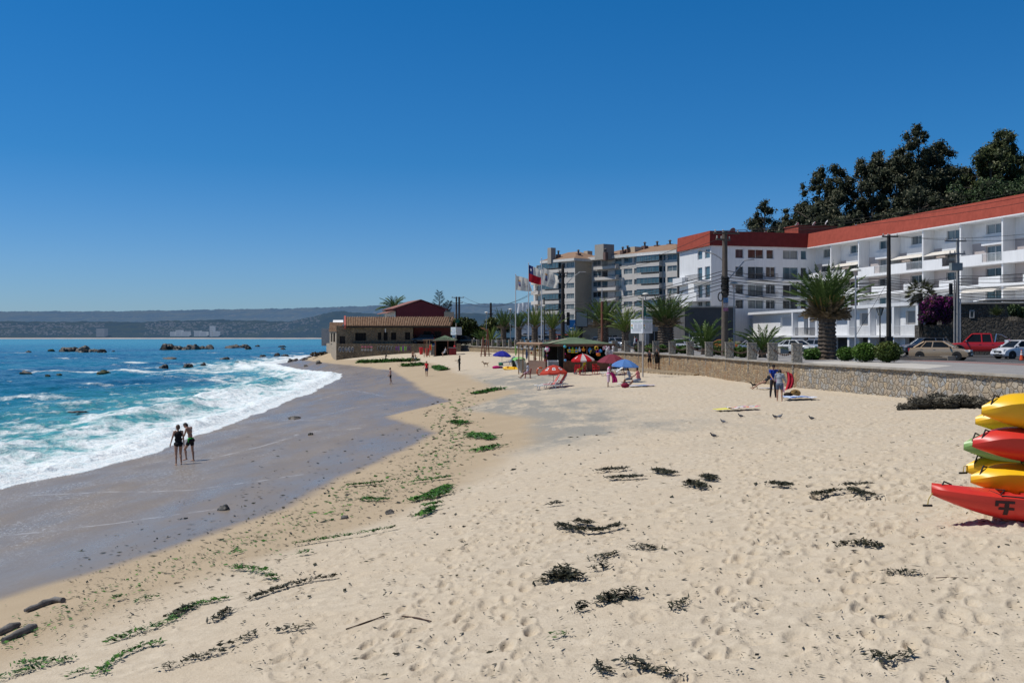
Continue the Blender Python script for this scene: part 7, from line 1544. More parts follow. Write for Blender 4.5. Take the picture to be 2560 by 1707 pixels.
# signs
SGN = M('sign_board_white',(.74,.78,.82),.6,var=.04); INK = M('sign_ink',(.12,.15,.20),.7); GRN = M('sign_green',(.05,.30,.14),.7); SYL = M('sign_yellow',(.62,.36,.06),.7); DGRN = M('flag_green',(.004,.085,.065),.8)
def rules_sign(label,px,ybase,y0,y1,wpx,ytop,flagpts,green=True):
 p = hit(px,ybase); d = p.y; t = thing('beach_sign',label,'sign',p); k = d / F
 MB().tube([(0,0,-.3),(0,0,(ybase - ytop) * k)],.065,8).build('pole',M('sign_pole',(.42,.38,.34),.7),t)
 zc = (ybase - (y0 + y1) / 2) * k; hh = (y1 - y0) * k; ww = wpx * k * 1.40
 for s in (-1,1):
  an = R(45) * s; c_ = Vector((s * ww * .36,-.12 + ww * .36,zc)); b_ = thing('panel_',None,None); bpy.data.objects.remove(b_)
  o = MB().box((0,0,0),(ww,.03,hh)).build('sign_panel',SGN,t,loc=c_,rz=an)
  text('PLAYA APTA PARA EL BAÑO' if False else 'APTA PARA EL BAÑO','heading',GRN,o,(0,-.02,hh * .34),hh * .105)
  mb = MB(); rr = random.Random(4)
  for i,zz in enumerate((.22,.12,.04,-.04,-.12,-.20,-.28,-.36)):
   if i in (0,5,6,7): mb.box((0,-.018,hh * zz),(ww * (.8 - .2 * rr.random()),.008,hh * .022))
   else: mb.box((-ww * .10,-.018,hh * zz),(ww * .22,.008,hh * .02)); mb.box((ww * .26,-.018,hh * zz),(ww * .38,.008,hh * .02))
  mb.build('text_lines',INK,o).name = 'rules_text'
  MB().box((-ww * .40,-.02,hh * .06),(ww * .10,.01,hh * .13)).build('yellow_symbol',SYL,o); MB().box((-ww * .40,-.02,-hh * .11),(ww * .10,.01,hh * .11)).build('green_symbol',GRN,o)
 if flagpts:
  q = [P(a,b_,d - .08) - p for a,b_ in flagpts]; f = tag(MB().quad(*q).build('small_flag',DGRN,loc=p),'small dark green flag on the pole of the ' + ('left' if px < 1300 else 'right') + ' beach rules sign','flag')
rules_sign('angled white beach rules sign on a tall pole in front of the wall',1607,943,798,833,27,744,[(1610,764),(1614,766),(1616,788),(1609,792)])
rules_sign('white beach rules sign beside the small hut and steps',1140,885,818,837,13.5,798,[(1139,799),(1149,798),(1148,806),(1139,808)])
p = prom(1452,4.5); d = p.y; t = thing('billboard','black framed billboard with a blank grey screen behind the shop','billboard',p); w_,h_ = (1471 - 1440) * d / F,(818 - 778) * d / F; zc = Z_(798,d) - WTOP
MB().tube([(0,0,0),(0,0,zc)],.28,10).build('post',BLK,t); o = MB().box((0,0,0),(w_,.35,h_)).build('frame',BLK,t,loc=(.1,-.1,zc)); MB().box((0,-.19,0),(w_ * .88,.02,h_ * .90)).build('screen',M('billboard_screen',(.17,.20,.215),.5,var=.03),o)
p = Vector((X_(1432,186),186,ZR)); t = thing('shop_sign','blue shop sign with a white letter A left of the billboard','sign',p); zc = Z_(809,186) - ZR; MB().box((0,0,zc),(1.35,.15,1.5)).build('panel',M('sign_blue',(.03,.22,.50),.5),t); text('A','lettering',PLATE,t,(.35,-.1,zc - .25),.8); MB().box((0,0,zc - 1.1),(1.35,.15,.5)).build('lower_panel',M('sign_light_blue',(.18,.36,.50),.5),t)
MB().tube([(0,.1,0),(0,.1,zc)],.08,6).build('post',GALV,t)
# beach shop
kp = hit(1420,930); KD = kp.y; KS = KD / F
GREENR = M('green_roof_felt',(.10,.145,.085),.85,var=.2,scale=.8); BRN = M('brown_timber',(.17,.085,.05),.8,var=.25,scale=3,streak=.4); LTIM = M('light_timber',(.36,.23,.14),.8,var=.2,scale=3); PINKR = M('pink_render',(.42,.27,.20),.9,var=.15,scale=1.2); INT = M('dark_interior',(.012,.011,.010),.9)
def kx(px): return (px - 1420) * KS
def kz(py): return (930 - py) * KS
K = thing('beach_shop','beach shop hut with green hip roof, dark open front and hanging toys','kiosk',kp)
def kb(mb,x0,x1,y0,y1,z0,z1): return mb.box2((kx(x0),y0,kz(z0)),(kx(x1),y1,kz(z1)))
mb = MB(); e0,e1,ap = kz(859.5),kz(859.5),kz(843.5); L0,L1 = kx(1352),kx(1534); f_,b_ = -.7,5.4
mb.add([(L0,f_,e0),(L1,f_,e0),(L1,b_,e0),(L0,b_,e0),(kx(1425),2.3,ap),(kx(1445),2.3,ap)],[(0,1,5,4),(1,2,5),(2,3,4,5),(3,0,4),(3,2,1,0)]); mb.build('roof',GREENR,K)
mb = MB(); mb.add([(kx(1367),f_ - .004,e0 + .05),(kx(1376),f_ - .004,e0 + .05),(kx(1423),1.9,ap - .12),(kx(1419),1.9,ap - .12)],[(0,1,2,3)]); o = mb.build('roof_patch',M('pale_roof_patch',(.40,.37,.27),.8),K); o.location.z = .03; o.location.y = -.03
mb = MB(); kb(mb,1352,1534,f_ - .08,f_,866,859.2); mb.build('fascia',BRN,K); mb = MB(); mb.box2((kx(1534),f_,kz(866)),(kx(1534) + .08,b_,kz(859.2))); mb.box2((kx(1352) - .08,f_,kz(866)),(kx(1352),b_,kz(859.2))); mb.build('fascia',BRN,K)
mb = MB(); kb(mb,1364,1526,4.6,4.8,935,860); mb.box2((kx(1526),-.4,kz(935)),(kx(1526) + .12,4.8,kz(860))); mb.build('back_wall',INT,K)
mb = MB(); kb(mb,1395,1410,-.3,1.6,936,861); mb.build('door_panel',INT,K)
mb = MB(); kb(mb,1411,1526,-.35,-.2,936,904); kb(mb,1411,1526,-.5,.2,904,901.5); mb.build('counter',BRN,K)
for x in (1366,1409,1466,1525): mb = MB(); kb(mb,x - 1.4,x + 1.4,-.62,-.52,940,862); mb.build('post',BRN,K)
mb = MB(); rr = random.Random(2); cl_ = [(.5,.05,.05),(.5,.35,.05),(.1,.3,.5),(.6,.6,.6),(.05,.3,.1)]
for i in range(5): mb = MB(); kb(mb,1414 + i * 22,1432 + i * 22,3.6,4.3,900 - (i % 2) * 16,886 - (i % 2) * 16); mb.build('shelf_goods',M('goods_%d' % i,tuple(q * .5 for q in cl_[i]),.7,var=.6,scale=6),K)
mb = MB(); mb.extr([(kx(1290),-.1,kz(861.5)),(kx(1358),-.75,kz(863.5)),(kx(1358),2.4,kz(860)),(kx(1296),2.4,kz(859))],(0,0,.14)); mb.build('canopy',LTIM,K)
for i,(x,y) in enumerate(((1297,.15),(1308,2.2),(1322,-.2),(1335,-.35),(1349,-.5),(1340,2.2),(1356,2.0))): mb = MB(); kb(mb,x - 1.5,x + 1.5,y - .07,y + .07,905 if x > 1312 else 935,863); mb.build('post',LTIM,K)
mb = MB(); mb.extr([(kx(1320),-.35,kz(900)),(kx(1364),-.75,kz(902)),(kx(1364),-.75,kz(940)),(kx(1320),-.35,kz(938))],(0,.35,0)); mb.build('counter_wall',PINKR,K)
mb = MB(); mb.box2((kx(1363),-.75,kz(940)),(kx(1366),.6,kz(896))); mb.build('counter_end',BRN,K)
def toy(label,px,py,sz,kind,c1,c2=None,y=-.85):
 p = kp + Vector((kx(px),y,kz(py))); r = sz * KS / 2; t = thing('hanging_toy',label,'toy',p,0,'toys hanging at the beach shop'); a = M('toy_%d' % (hash(c1) & 0xffff),c1,.5,var=.05); b = M('toy_%d' % (hash(c2 or c1) & 0xffff),c2 or c1,.5,var=.05)
 MB().tube([(0,0,r * .9),(0,0,r + .10)],.008,4).build('string',CAB,t)
 if kind == 'ball':
  MB().ball((0,0,0),r,14,10).build('ball',a,t,smooth=180)
  for i in range(5): q = Vector((math.cos(i * 1.9) * .75,-.62,math.sin(i * 1.9) * .75)).normalized() * r; MB().ball(q,(r * .3,r * .12,r * .3),8,5).build('spot',b,t)
 elif kind == 'bucket': MB().lathe([(r * .55,-r),(r * .85,.1 * r),(r * .8,.12 * r)],12).build('bucket',a,t,smooth=50); MB().extr([(-r * .25,-.02,.1 * r),(r * .25,-.02,.1 * r),(r * .2,-.02,r),(-r * .2,-.02,r)],(0,.04,0)).build('spade',b,t); MB().box((0,-r * .75,-r * .45),(r * .8,r * .1,r * .55)).build('label_card',b,t)
 elif kind == 'kite': MB().extr([(0,0,-r),(r * .6,.02,.2 * r),(0,0,r),(-r * .6,.02,.2 * r)],(0,.03,0)).build('sail',a,t); MB().extr([(0,-.01,-r),(r * .55,-.01,.15 * r),(0,-.01,.15 * r)],(0,-.02,0)).build('patch',b,t)
 elif kind == 'ring': MB().tube([(r * .7 * math.cos(q),0,r * .7 * math.sin(q)) for q in np.linspace(0,6.283,16)],r * .3,8).build('ring',a,t,smooth=180); MB().ball((0,-r * .3,r * .75),r * .3,8,6).build('head',b,t)
 elif kind == 'bag': MB().ball((0,0,-r * .2),(r,r * .4,r * .8),10,7).build('bag',a,t,smooth=60); MB().tube([(-r * .5,0,r * .4),(0,0,r),(r * .5,0,r * .4)],.015,5).build('handle',b,t)
 elif kind == 'star':
  for k in range(5): q = k * 1.2566 + .4; MB().extr([(0,.01 * k,0),(r * .45 * math.cos(q - .4),.01 * k,r * .45 * math.sin(q - .4)),(r * math.cos(q),.01 * k,r * math.sin(q)),(r * .45 * math.cos(q + .4),.01 * k,r * .45 * math.sin(q + .4))],(0,.03,0)).build('vane',a if k % 2 else b,t)
 elif kind == 'bunch':
  rr = random.Random(px)
  for k in range(16): MB().ball((rr.uniform(-.8,.8) * r,rr.uniform(-.3,.3) * r,rr.uniform(-.9,.9) * r),(r * .3,r * .25,r * .4),7,5).build('packet',a if k % 3 else b,t)
W_ = (.62,.60,.62); MAG = (.55,.02,.18); YEL = (.60,.42,.02); BLU = (.02,.20,.50); RED_ = (.55,.02,.02); ORG = (.65,.17,.02); GRN_ = (.16,.45,.05); VIO = (.22,.05,.35); CY = (.05,.35,.55)
for a in [('white beach ball with magenta spots hanging at the left corner of the roof',1367,873,13,'ball',W_,MAG),('light blue and green ball hanging right of the dark door panel',1411,866,8,'ball',CY,GRN_),('small blue ball net hanging low beside the dark door panel',1412,900,7,'ball',CY,VIO),('pink paddle hanging above the small blue ball',1412,884,5,'kite',MAG,MAG),('yellow bucket set, first of the row under the eaves',1422,874,14,'bucket',YEL,BLU),('green and yellow bucket set, second of the row under the eaves',1430,875,14,'bucket',YEL,GRN_),('blue and yellow bucket set, third of the row under the eaves',1439,875,14,'bucket',YEL,BLU),('grey blue bucket set, fourth of the row under the eaves',1447,873,12,'bucket',(.2,.3,.35),W_),('small orange bucket set, fifth of the row under the eaves',1457,872,11,'bucket',ORG,YEL),('blue and yellow kite hanging in the middle of the row',1473,876,17,'kite',BLU,YEL),('round float ring with animal head, yellow, right of the kite',1489,870,11,'ring',YEL,ORG),('violet and red float ring below the yellow ring',1492,877,10,'ring',VIO,RED_),('orange bag hanging right of the kite',1494,884,12,'bag',ORG,YEL),('blue bag hanging beside the orange bag',1499,876,9,'bag',BLU,BLU),('big bunch of silver packets at the right corner of the shop',1523,876,24,'bunch',(.55,.54,.56),(.40,.30,.36)),('pink packets hanging left of the silver bunch',1509,869,9,'bunch',(.5,.22,.28),W_),
          ('white ball at the left end of the wooden canopy',1293,868,5,'ball',W_,W_),('red ball hanging between the first canopy posts',1328,882,5,'ball',RED_,ORG),('orange windmill hanging under the canopy, left one',1311,876,7,'star',ORG,YEL),('yellow float stick hanging under the canopy',1344,875,9,'kite',YEL,ORG),('red pinwheel hanging under the canopy beside the yellow float',1340,883,6,'star',RED_,ORG),('blue bucket hanging under the canopy',1330,871,7,'bucket',BLU,BLU),('orange bucket hanging low at the counter wall',1339,896,6,'bucket',ORG,RED_),('white and blue pinwheel hanging at the left canopy posts',1305,872,7,'star',W_,CY),('pink pinwheel with streamers above the counter end',1361,900,9,'star',MAG,ORG),('red and violet windmill hanging on the counter end',1368,902,10,'star',RED_,VIO),('orange and violet garland below the spotted beach ball',1366,888,9,'star',ORG,VIO)]: toy(*a,y=-.95 if a[1] > 1400 or a[1] > 1358 else -.2)
def board(label,px,py0,py1,wpx,col,lean=.1,y=-.3):
 p = kp + Vector((kx(px),y,kz(py1))); h = (py1 - py0) * KS; w = wpx * KS / 2; t = thing('surfboard',label,'surfboard',p); MB().extr([(w * math.sin(q * math.pi) ** .6 * s + lean * q * h * 0,lean * h * q,h * q) for s,qs in ((1,np.linspace(.02,.98,10)),(-1,np.linspace(.98,.02,10))) for q in qs],(0,.06,0)).build('board',M('board_%s' % label[:6],col,.4),t); MB().box((0,-.01 + lean * h * .5,h * .5),(.02,.02,h * .8),rx=-lean).build('stringer',PLATE,t)
board('lime green bodyboard standing at the left end of the shop canopy',1289.5,862,890,5.5,(.30,.55,.06),y=.6); board('deep blue bodyboard leaning at the canopy posts',1317,872,899,6,(.01,.08,.24),y=.1)
board('pale yellow bodyboard hanging left of the spotted beach ball',1357.5,868,896,5,(.55,.58,.35),y=-.9)
# parasols, loungers, chairs
def parasol(label,p,R_,hz,rise,cols,tilt=(0,0),n=8,valance=.12,logo=None,yaw=0,sectors=None):
 t = thing('parasol',label,'parasol',p,yaw); tm = Matrix.Rotation(tilt[0],3,'Y') @ Matrix.Rotation(tilt[1],3,'X'); top = Vector((0,0,hz))
 MB().tube([(0,0,-.25),top + tm @ Vector((0,0,.0))],.02,6).build('pole',GALV,t); ms = [M('parasol_%d' % (hash(c) & 0xffff),c,.75,var=.05,spec=.2) for c in cols]
 for m in ms:
  if not m.get('tr'):
   nn,ll = m.node_tree.nodes,m.node_tree.links; b = nn['Principled BSDF']; tl = nn.new('ShaderNodeBsdfTranslucent'); mx = nn.new('ShaderNodeMixShader'); mx.inputs[0].default_value = .45; ll.new(b.inputs['Base Color'].links[0].from_socket,tl.inputs[0]); ll.new(b.outputs[0],mx.inputs[1]); ll.new(tl.outputs[0],mx.inputs[2]); ll.new(mx.outputs[0],nn['Material Output'].inputs[0]); m['tr'] = 1
 def pt(i,f,sub=0):
  a = 2 * math.pi * (i + sub) / n; flat = math.cos(math.pi / n) / math.cos((sub - .5) * 2 * math.pi / n) if sub not in (0,1) else 1
  return top + tm @ Vector((R_ * f * flat * math.cos(a),R_ * f * flat * math.sin(a),rise * (1 - f ** 1.75) - .03 * f * (1 if sub not in (0,1) else 0)))
 mb = MB()
 for i in range(n):
  mi = (sectors[i] if sectors else i % len(cols)); fs = [0,.25,.5,.75,1]; sb = [0,.25,.5,.75,1]
  for f0,f1 in zip(fs[:-1],fs[1:]):
   for s0,s1 in zip(sb[:-1],sb[1:]): mb.add([pt(i,f0,s0),pt(i,f1,s0),pt(i,f1,s1),pt(i,f0,s1)],[(0,1,2,3)],mi)
  for s0,s1 in zip(sb[:-1],sb[1:]): a,b = pt(i,1,s0),pt(i,1,s1); d = tm @ Vector((0,0,-valance)); mb.add([a,b,b + d,a + d],[(0,1,2,3)],mi)
 mb.build('canopy',ms,t)
 MB().tube([top + tm @ Vector((0,0,rise - .02)),top + tm @ Vector((0,0,rise + .10))],[.03,.015],6).build('finial',GALV,t)
 for i in range(n): MB().tube([top + tm @ Vector((0,0,rise * .75)),pt(i,.55) - Vector((0,0,.03)),pt(i,.98) - Vector((0,0,.02))],.008,4).build('rib',GALV,t)
 if logo:
  for i in logo[1]:
   q = [pt(i,f,s) + tm @ Vector((0,0,.012)) for f,s in ((.55,.28),(.80,.28),(.80,.72),(.55,.72))]; MB().quad(*q).build('logo_patch',M(*logo[0]),t); g_ = [q[0].lerp(q[2],f) + Vector((0,0,.006)) for f in (.25,.75)]; MB().tube([q[0].lerp(q[3],.5).lerp(q[1].lerp(q[2],.5),.5).lerp(q[0].lerp(q[1],.5),.6) + tm @ Vector((0,0,.01)),q[0].lerp(q[3],.5).lerp(q[1].lerp(q[2],.5),.5).lerp(q[2].lerp(q[3],.5),.6) + tm @ Vector((0,0,.01))],.03,4).build('logo_bar',M('logo_ink',(.06,.05,.12),.7),t)
 return t
WL = ('logo_white',(.66,.60,.58),.7)
p = hit(1255,920); d = p.y; parasol('violet blue parasol left of the beach shop',p,1.06,(920 - 888) * d / F,.50,[(.035,.04,.40)],(0.06,.05),yaw=.3)
p = hit(1385,970) + Vector((0,.9,0)); d = p.y; parasol('orange red parasol with pale logos over the pair of sun loungers',p,1.08,1.10,.58,[(.62,.085,.055)],(-.02,.06),yaw=R(-112),logo=(WL,(7,0,1)))
p = hit(1457,937); d = p.y; parasol('red and white striped parasol with white logos in front of the shop',p,1.06,1.36,.52,[(.58,.02,.03),(.68,.66,.66)],(0.05,.04),n=12,yaw=R(-105),sectors=[1,0,1,0,0,0,0,0,0,0,0,0][::1],logo=(('logo_white2',(.68,.66,.66),.7),(10,3)))
p = hit(1530,936); d = p.y; parasol('large burgundy parasol between the striped and the light blue one',p,1.38,1.10,.70,[(.27,.055,.085)],(.03,.05),yaw=.2,valance=.03)
p = hit(1562,956); d = p.y; parasol('light blue parasol above the seated couple',p,1.06,1.25,.50,[(.13,.29,.66)],(.03,.05),yaw=.5,valance=.06)
SLW = M('resin_white',(.80,.80,.77),.5,var=.05); SLR = M('lounger_cushion_red',(.50,.15,.13),.75); SLG = M('lounger_grey',(.16,.19,.25),.7); SLD = M('stack_grey',(.42,.42,.42),.6)
def lounger(label,loc,rz,cushion=None,back=58,group=None,frame=None):
 t = thing('sun_lounger',label,'sun lounger',loc,rz,group); fm = frame or SLW; a = R(back)
 mb = MB()
 for s in (-.3,.3): mb.tube([(-1.0,s,.24),(.35,s,.30),(.85,s,.30)],.035,6)
 for x in (-.95,-.6,-.25,.1,.3): mb.box((x,0,.30),(.26,.58,.025))
 mb.build('seat',fm,t); o = Vector((.35,0,.31)); u = Vector((math.cos(a),0,math.sin(a))); mb = MB()
 for s in (-.3,.3): mb.tube([o + Vector((0,s,0)),o + u * .85 + Vector((0,s,0))],.03,6)
 for f in (.12,.3,.48,.66,.82): mb.box(o + u * f,(.14,.58,.022),ry=-a)
 mb.build('backrest',fm,t)
 for x in (-.75,.45):
  for s in (-.3,.3): MB().tube([(x,s,.29),(x - .10,s * 1.05,.0)],.03,6).build('leg',fm,t)
 for s in (-.33,.33): MB().tube([(-.05,s,.30),(.10,s,.52),(.45,s,.52),(.60,s,.60)],.025,6).build('armrest',fm,t)
 if cushion: MB().box(o + u * .43 + Vector((-.03,0,.03)),(.84,.54,.04),ry=-a).build('back_pad',cushion,t); MB().box((-.05,0,.335),(.72,.54,.035)).build('seat_pad',cushion,t)
 return t
p = hit(1366,972); lounger('white sun lounger with red pads under the orange red parasol, nearer one',p + Vector((.2,-.2,0)),R(12),SLR); lounger('white sun lounger with red pads under the orange red parasol, farther one',p + Vector((.75,.75,.04)),R(12),SLR)
p = hit(1530,939); lounger('white sun lounger under the burgundy parasol',p,R(4),None,35); p = hit(1268,912); lounger('grey blue sun lounger under the violet blue parasol',p,R(20),SLG,50,frame=SLG)
def stack(px,pyb,n,lean,mat,lab,rz,grp,dz=.105,w=1):
 p = hit(px,pyb); src = None
 for i in range(n):
  loc = p + Vector((-lean * i * dz,0,i * dz))
  if src is None:
   src = thing('stacked_chair',lab,'chair',loc,rz,grp); mb = MB(); mb.box((0,0,.05),(.92 * w,.62,.05)); mb.box((0,.33,.10),(.92 * w,.05,.16)); mb.build('seat',mat,src)
   for s in (-1,1): MB().tube([(s * .46 * w,-.31,.07),(s * .50 * w,0,.11),(s * .46 * w,.33,.17)],.03,5).build('side_rail',mat,src)
  else: dup(src,loc,rz + .02 * random.uniform(-1,1))
 return p
p = stack(1311,931,13,.42,SLW,'white resin chair in the leaning stack under the green cloth',R(15),'white chairs in the leaning stack',.095); q = p + Vector((-.42 * 13 * .095,0,13 * .095)); mb = MB(); n_ = 10
V_ = [((i / n_ - .5) * 1.25,(j / n_ - .5) * .95,.12 + .16 * (1 - (2 * i / n_ - 1) ** 2) - .35 * max(0,abs(2 * i / n_ - 1) - .7) + .03 * math.sin(5 * i + 3 * j) - .45 * max(0,.22 - j / n_)) for j in range(n_ + 1) for i in range(n_ + 1)]
mb.add(V_,[(j * (n_ + 1) + i,j * (n_ + 1) + i + 1,(j + 1) * (n_ + 1) + i + 1,(j + 1) * (n_ + 1) + i) for j in range(n_) for i in range(n_)]); o = mb.build('cloth_cover',M('cover_green',(.17,.45,.13),.8),smooth=180,loc=q,rz=R(15)); tag(o,'bright green cloth draped over the leaning stack of white chairs','cloth')
stack(1383,938,15,.02,SLD,'grey chair in the upright stack beside the dark door panel',R(4),'grey chairs stacked at the shop',.085)
for i in range(1): pass
p = hit(1286,918); t = thing('litter_bin','tall dark green bin beside the leaning white chairs','bin',p); MB().lathe([(.24,0),(.30,.9),(.32,.95)],14).build('drum',M('bin_green',(.02,.035,.02),.6),t,smooth=40); MB().lathe([(.33,.95),(.30,1.03),(.05,1.06)],14).build('lid',M('bin_green',(.02,.035,.02),.6),t)
REDP2 = M('red_plastic',(.52,.012,.02),.45)
def chair(label,p,rz,mat,z=.43,name='chair',wood=False):
 t = thing(name,label,'chair',p,rz); MB().box((0,0,z),(.46,.46,.05)).build('seat',mat,t); mb = MB()
 for s in (-.2,.2): mb.tube([(s,-.22,z),(s * 1.05,-.30,z + .48)],.03,5)
 for f in (.2,.5,.8): mb.box((0,-.22 - .08 * f,z + .48 * f),(.42,.03,.10 if not wood else .05))
 mb.build('backrest',mat,t)
 for x in (-.2,.2):
  for y in (-.2,.2): MB().tube([(x,y,z),(x * 1.2,y * 1.2,0)],.028,5).build('leg',mat,t)
  MB().tube([(x * 1.15,-.24,z + .24),(x * 1.2,.18,z + .24),(x * 1.15,.2,z)],.025,5).build('armrest',mat,t)
 return t
chair('red wooden chair under the man in the white patterned shirt',CHAIR_MAN + Vector((.02,.0,0)),yawto(80),M('red_wood_chair',(.28,.06,.045),.7),.40,wood=True); chair('red plastic chair under the man in neon yellow',SHOPMAN,yawto(70),REDP2,.40)
chair('empty red plastic chair left of the striped parasol pole',hit(1443,935),yawto(170),REDP2); chair('red plastic chair in the shade of the shop counter on the right',hit(1490,934),yawto(200),REDP2)
p = hit(1350,938); t = thing('lifebuoy','orange lifebuoy ring leaning on the shop counter wall','lifebuoy',p + Vector((0,0,.36)),R(35)); t.rotation_euler.x = R(12)
MB().tube([(.34 * math.cos(q),0,.36 * math.sin(q)) for q in np.linspace(0,6.283,22)],.075,8,cap=False).build('ring',M('buoy_orange',(.70,.11,.03),.5),t,smooth=180)
for k in range(4): q = math.pi / 4 + k * math.pi / 2; MB().tube([((.34) * math.cos(q + e),0,.36 * math.sin(q + e)) for e in (-.1,.1)],.08,8).build('band',PLATE,t)
p = hit(1241,921); mb = MB(); mb.ball((0,0,.12),(.48,.30,.20),12,7); mb.ball((.4,.1,.10),(.35,.25,.16),10,6); tag(mb.build('folded_towel',cloth('magenta',(.42,.01,.14)),loc=p,smooth=180),'crumpled magenta towel on the sand under the violet blue parasol','towel')
p = hit(1252,914); mb = MB(); mb.ball((0,0,.15),(.30,.25,.22),10,6); tag(mb.build('beach_bag',cloth('greenbag',(.03,.16,.09)),loc=p + Vector((0,.3,0)),smooth=180),'green bag lying beside the magenta towel','bag')
# kayaks
def kayak_hull(L,W,Hh,mat,parent,rake=.42,blunt=.68):
 ns,nc = 34,14; V = []
 for i in range(ns):
  t = i / (ns - 1); x = t * L; e = math.sin(math.pi * min(1,max(0,t))); w = W / 2 * (max(1e-3,1 - abs(2 * t - 1) ** 2.6)) ** blunt; rk = rake * L * .10
  edge = min(t,1 - t); keel = Hh * rake * 1.3 * max(0,1 - edge / (.12 + .34 * rake)) ** 1.7; sheer = Hh * (1 + (.20 if rake > .6 else .04) * (2 * t - 1) ** 2 - (0 if rake > .6 else .42) * max(0,1 - edge / .16) ** 2)
  for j in range(nc):
   a = math.pi * j / (nc - 1); cx_ = -math.cos(a); sz_ = abs(math.sin(a))
   V.append((x,w * np.sign(cx_) * abs(cx_) ** .75,keel + (sheer - keel) * (1 - sz_ ** .8 if True else 0)))
 f = gridf(ns,nc); mb = MB(); mb.add(V,[tuple(q) for q in f])
 o0 = len(mb.v); dk = []; nd = 9
 for i in range(ns):
  t = i / (ns - 1); a = Vector(V[i * nc]); b = Vector(V[i * nc + nc - 1]); well = 1.0 if .26 < t < .74 else 0.0
  for j in range(nd):
   q = j / (nd - 1); p = a.lerp(b,q); c = 1 - abs(2 * q - 1); p.z += .07 * c ** .6 if not well else (.05 * min(1,c / .2) - (.17 * min(1,max(0,(c - .25) / .25)) if c > .25 else 0)); dk.append(p)
 mb.add(dk,[tuple(q) for q in gridf(ns,nd)]); return mb.build('hull',mat,parent,smooth=48)
def kmat(name,c):
 m = M(name,c,.38,spec=.45,var=.06,scale=2.5); return m
KRED,KYEL,KGRN = kmat('kayak_red',(.62,.035,.025)),kmat('kayak_yellow',(.86,.50,.012)),kmat('kayak_green',(.20,.36,.11)); ROPE = M('kayak_cord',(.02,.018,.018),.8); TOGG = M('toggle',(.02,.02,.02),.6)
def kayak(label,bow,rz,mat,L=3.3,W=.76,Hh=.34,roll=0,pitch=0,seven=False,strap=True,toggle=True):
 t = thing('kayak',label,'kayak',bow,rz,'hire kayaks on the beach'); t.rotation_euler = (roll,pitch,rz); kayak_hull(L,W,Hh,mat,t,.72 if seven else .40)
 hz0 = 1.2 if seven else .86; MB().tube([(.10,-.05,Hh * hz0),(.16,0,Hh * (hz0 + .28)),(.27,.05,Hh * (hz0 + .14))],.012,5).build('carry_handle',ROPE,t)
 if toggle: MB().tube([(.03,0,Hh * (hz0 - .1)),(-.04,-.02,Hh * .75),(-.05,-.02,Hh * .52)],.008,4).build('toggle_cord',M('cord_yellow',(.4,.3,.08),.8),t); MB().tube([(-.11,-.03,Hh * .50),(.01,-.01,Hh * .50)],.016,7).build('toggle',TOGG,t)
 if strap: MB().tube([(.62,-.22,Hh * 1.14),(.70,-.1,Hh * 1.22),(.78,-.27,Hh * 1.14),(.95,.05,Hh * 1.20),(.75,.22,Hh * 1.16),(.62,-.22,Hh * 1.14)],.009,5).build('deck_cord',ROPE,t); MB().tube([(.78,-.30,Hh * 1.12),(1.3,-.365,Hh * 1.06),(2.2,-.365,Hh * 1.06)],.010,5).build('side_cord',ROPE,t)
 for x in (1.02,1.2,1.38,1.56): MB().box((x,.13,Hh * .93),(.05,.32,.10)).build('footrest',mat,t)
 MB().ball((2.05,0,Hh * .95),(.28,.24,.08),10,6).build('seat_pad',BLK,t)
 if seven:
  mk = M('kayak_mark',(.035,.012,.014),.7)
  def hy(x,z):
   u = x / L; e = min(u,1 - u); w = W / 2 * (1 - abs(2 * u - 1) ** 2.6) ** .68; kl = Hh * .72 * 1.3 * max(0,1 - e / (.12 + .34 * .72)) ** 1.7; sh = Hh * (1 + .20 * (2 * u - 1) ** 2); q = min(1,max(0,1 - (z - kl) / (sh - kl))) ** 1.25; return -w * max(0,1 - q * q) ** .375 - .006
  for a,b,c,d in ((.70,.93,.275,.31),(.81,.865,.12,.275),(.745,.93,.19,.222),(.70,.74,.235,.275)):
   n_ = 6; V = [(a + (b - a) * i / n_,hy(a + (b - a) * i / n_,c + (d - c) * j / n_),c + (d - c) * j / n_) for j in range(n_ + 1) for i in range(n_ + 1)]; MB().add(V,[tuple(q) for q in gridf(n_ + 1,n_ + 1)]).build('number_mark',mk,t)
 return t
g0 = hit(2470,1306); kd = g0.y; kk_ = kd / F
def kpt(px,pyb,dy=0): return Vector(((px - CX) / F * (kd + dy),kd + dy,E - (pyb - HY) / F * (kd + dy)))
kayak('red kayak marked with a 7 lying on the sand, lowest of the pile',kpt(2327,1294),R(-6),KRED,Hh=.33,pitch=R(1.2),seven=True)
kayak('yellow kayak above the red one with a 7, front of the middle tier',kpt(2424,1241,.3),R(-3),KYEL,Hh=.375,roll=R(8),toggle=False)
kayak('yellow kayak peeping out behind the middle tier',kpt(2414,1215,1.3),R(-2),KYEL,Hh=.40,roll=R(4),toggle=True)
kayak('red kayak on its side, second from the top',kpt(2428,1152,.3),R(-3),KRED,Hh=.385,roll=R(10),toggle=False)
kayak('pale green kayak behind the upper red one',kpt(2408,1160,1.2),R(-3),KGRN,Hh=.40,roll=R(4),toggle=False)
kayak('yellow kayak on the very top of the pile',kpt(2450,1075,.3),R(-3),KYEL,Hh=.43,roll=R(10),toggle=False)
kayak('yellow kayak with a black handle behind the top tier',kpt(2437,1092,1.3),R(-3),KYEL,Hh=.36,roll=R(4),toggle=False)
t = thing('kayak_rack','timber rack carrying the upper kayaks beyond the right edge','rack',kpt(2780,1306,.8))
for x in (0,1.0):
 for y in (-.7,.9): MB().box((x,y,.8),(.09,.09,1.9)).build('upright',LTIM,t)
 for z in (.40,.90,1.36): MB().box((x + .09,.1,z - .055),(.08,1.9,.09)).build('bearer',LTIM,t)
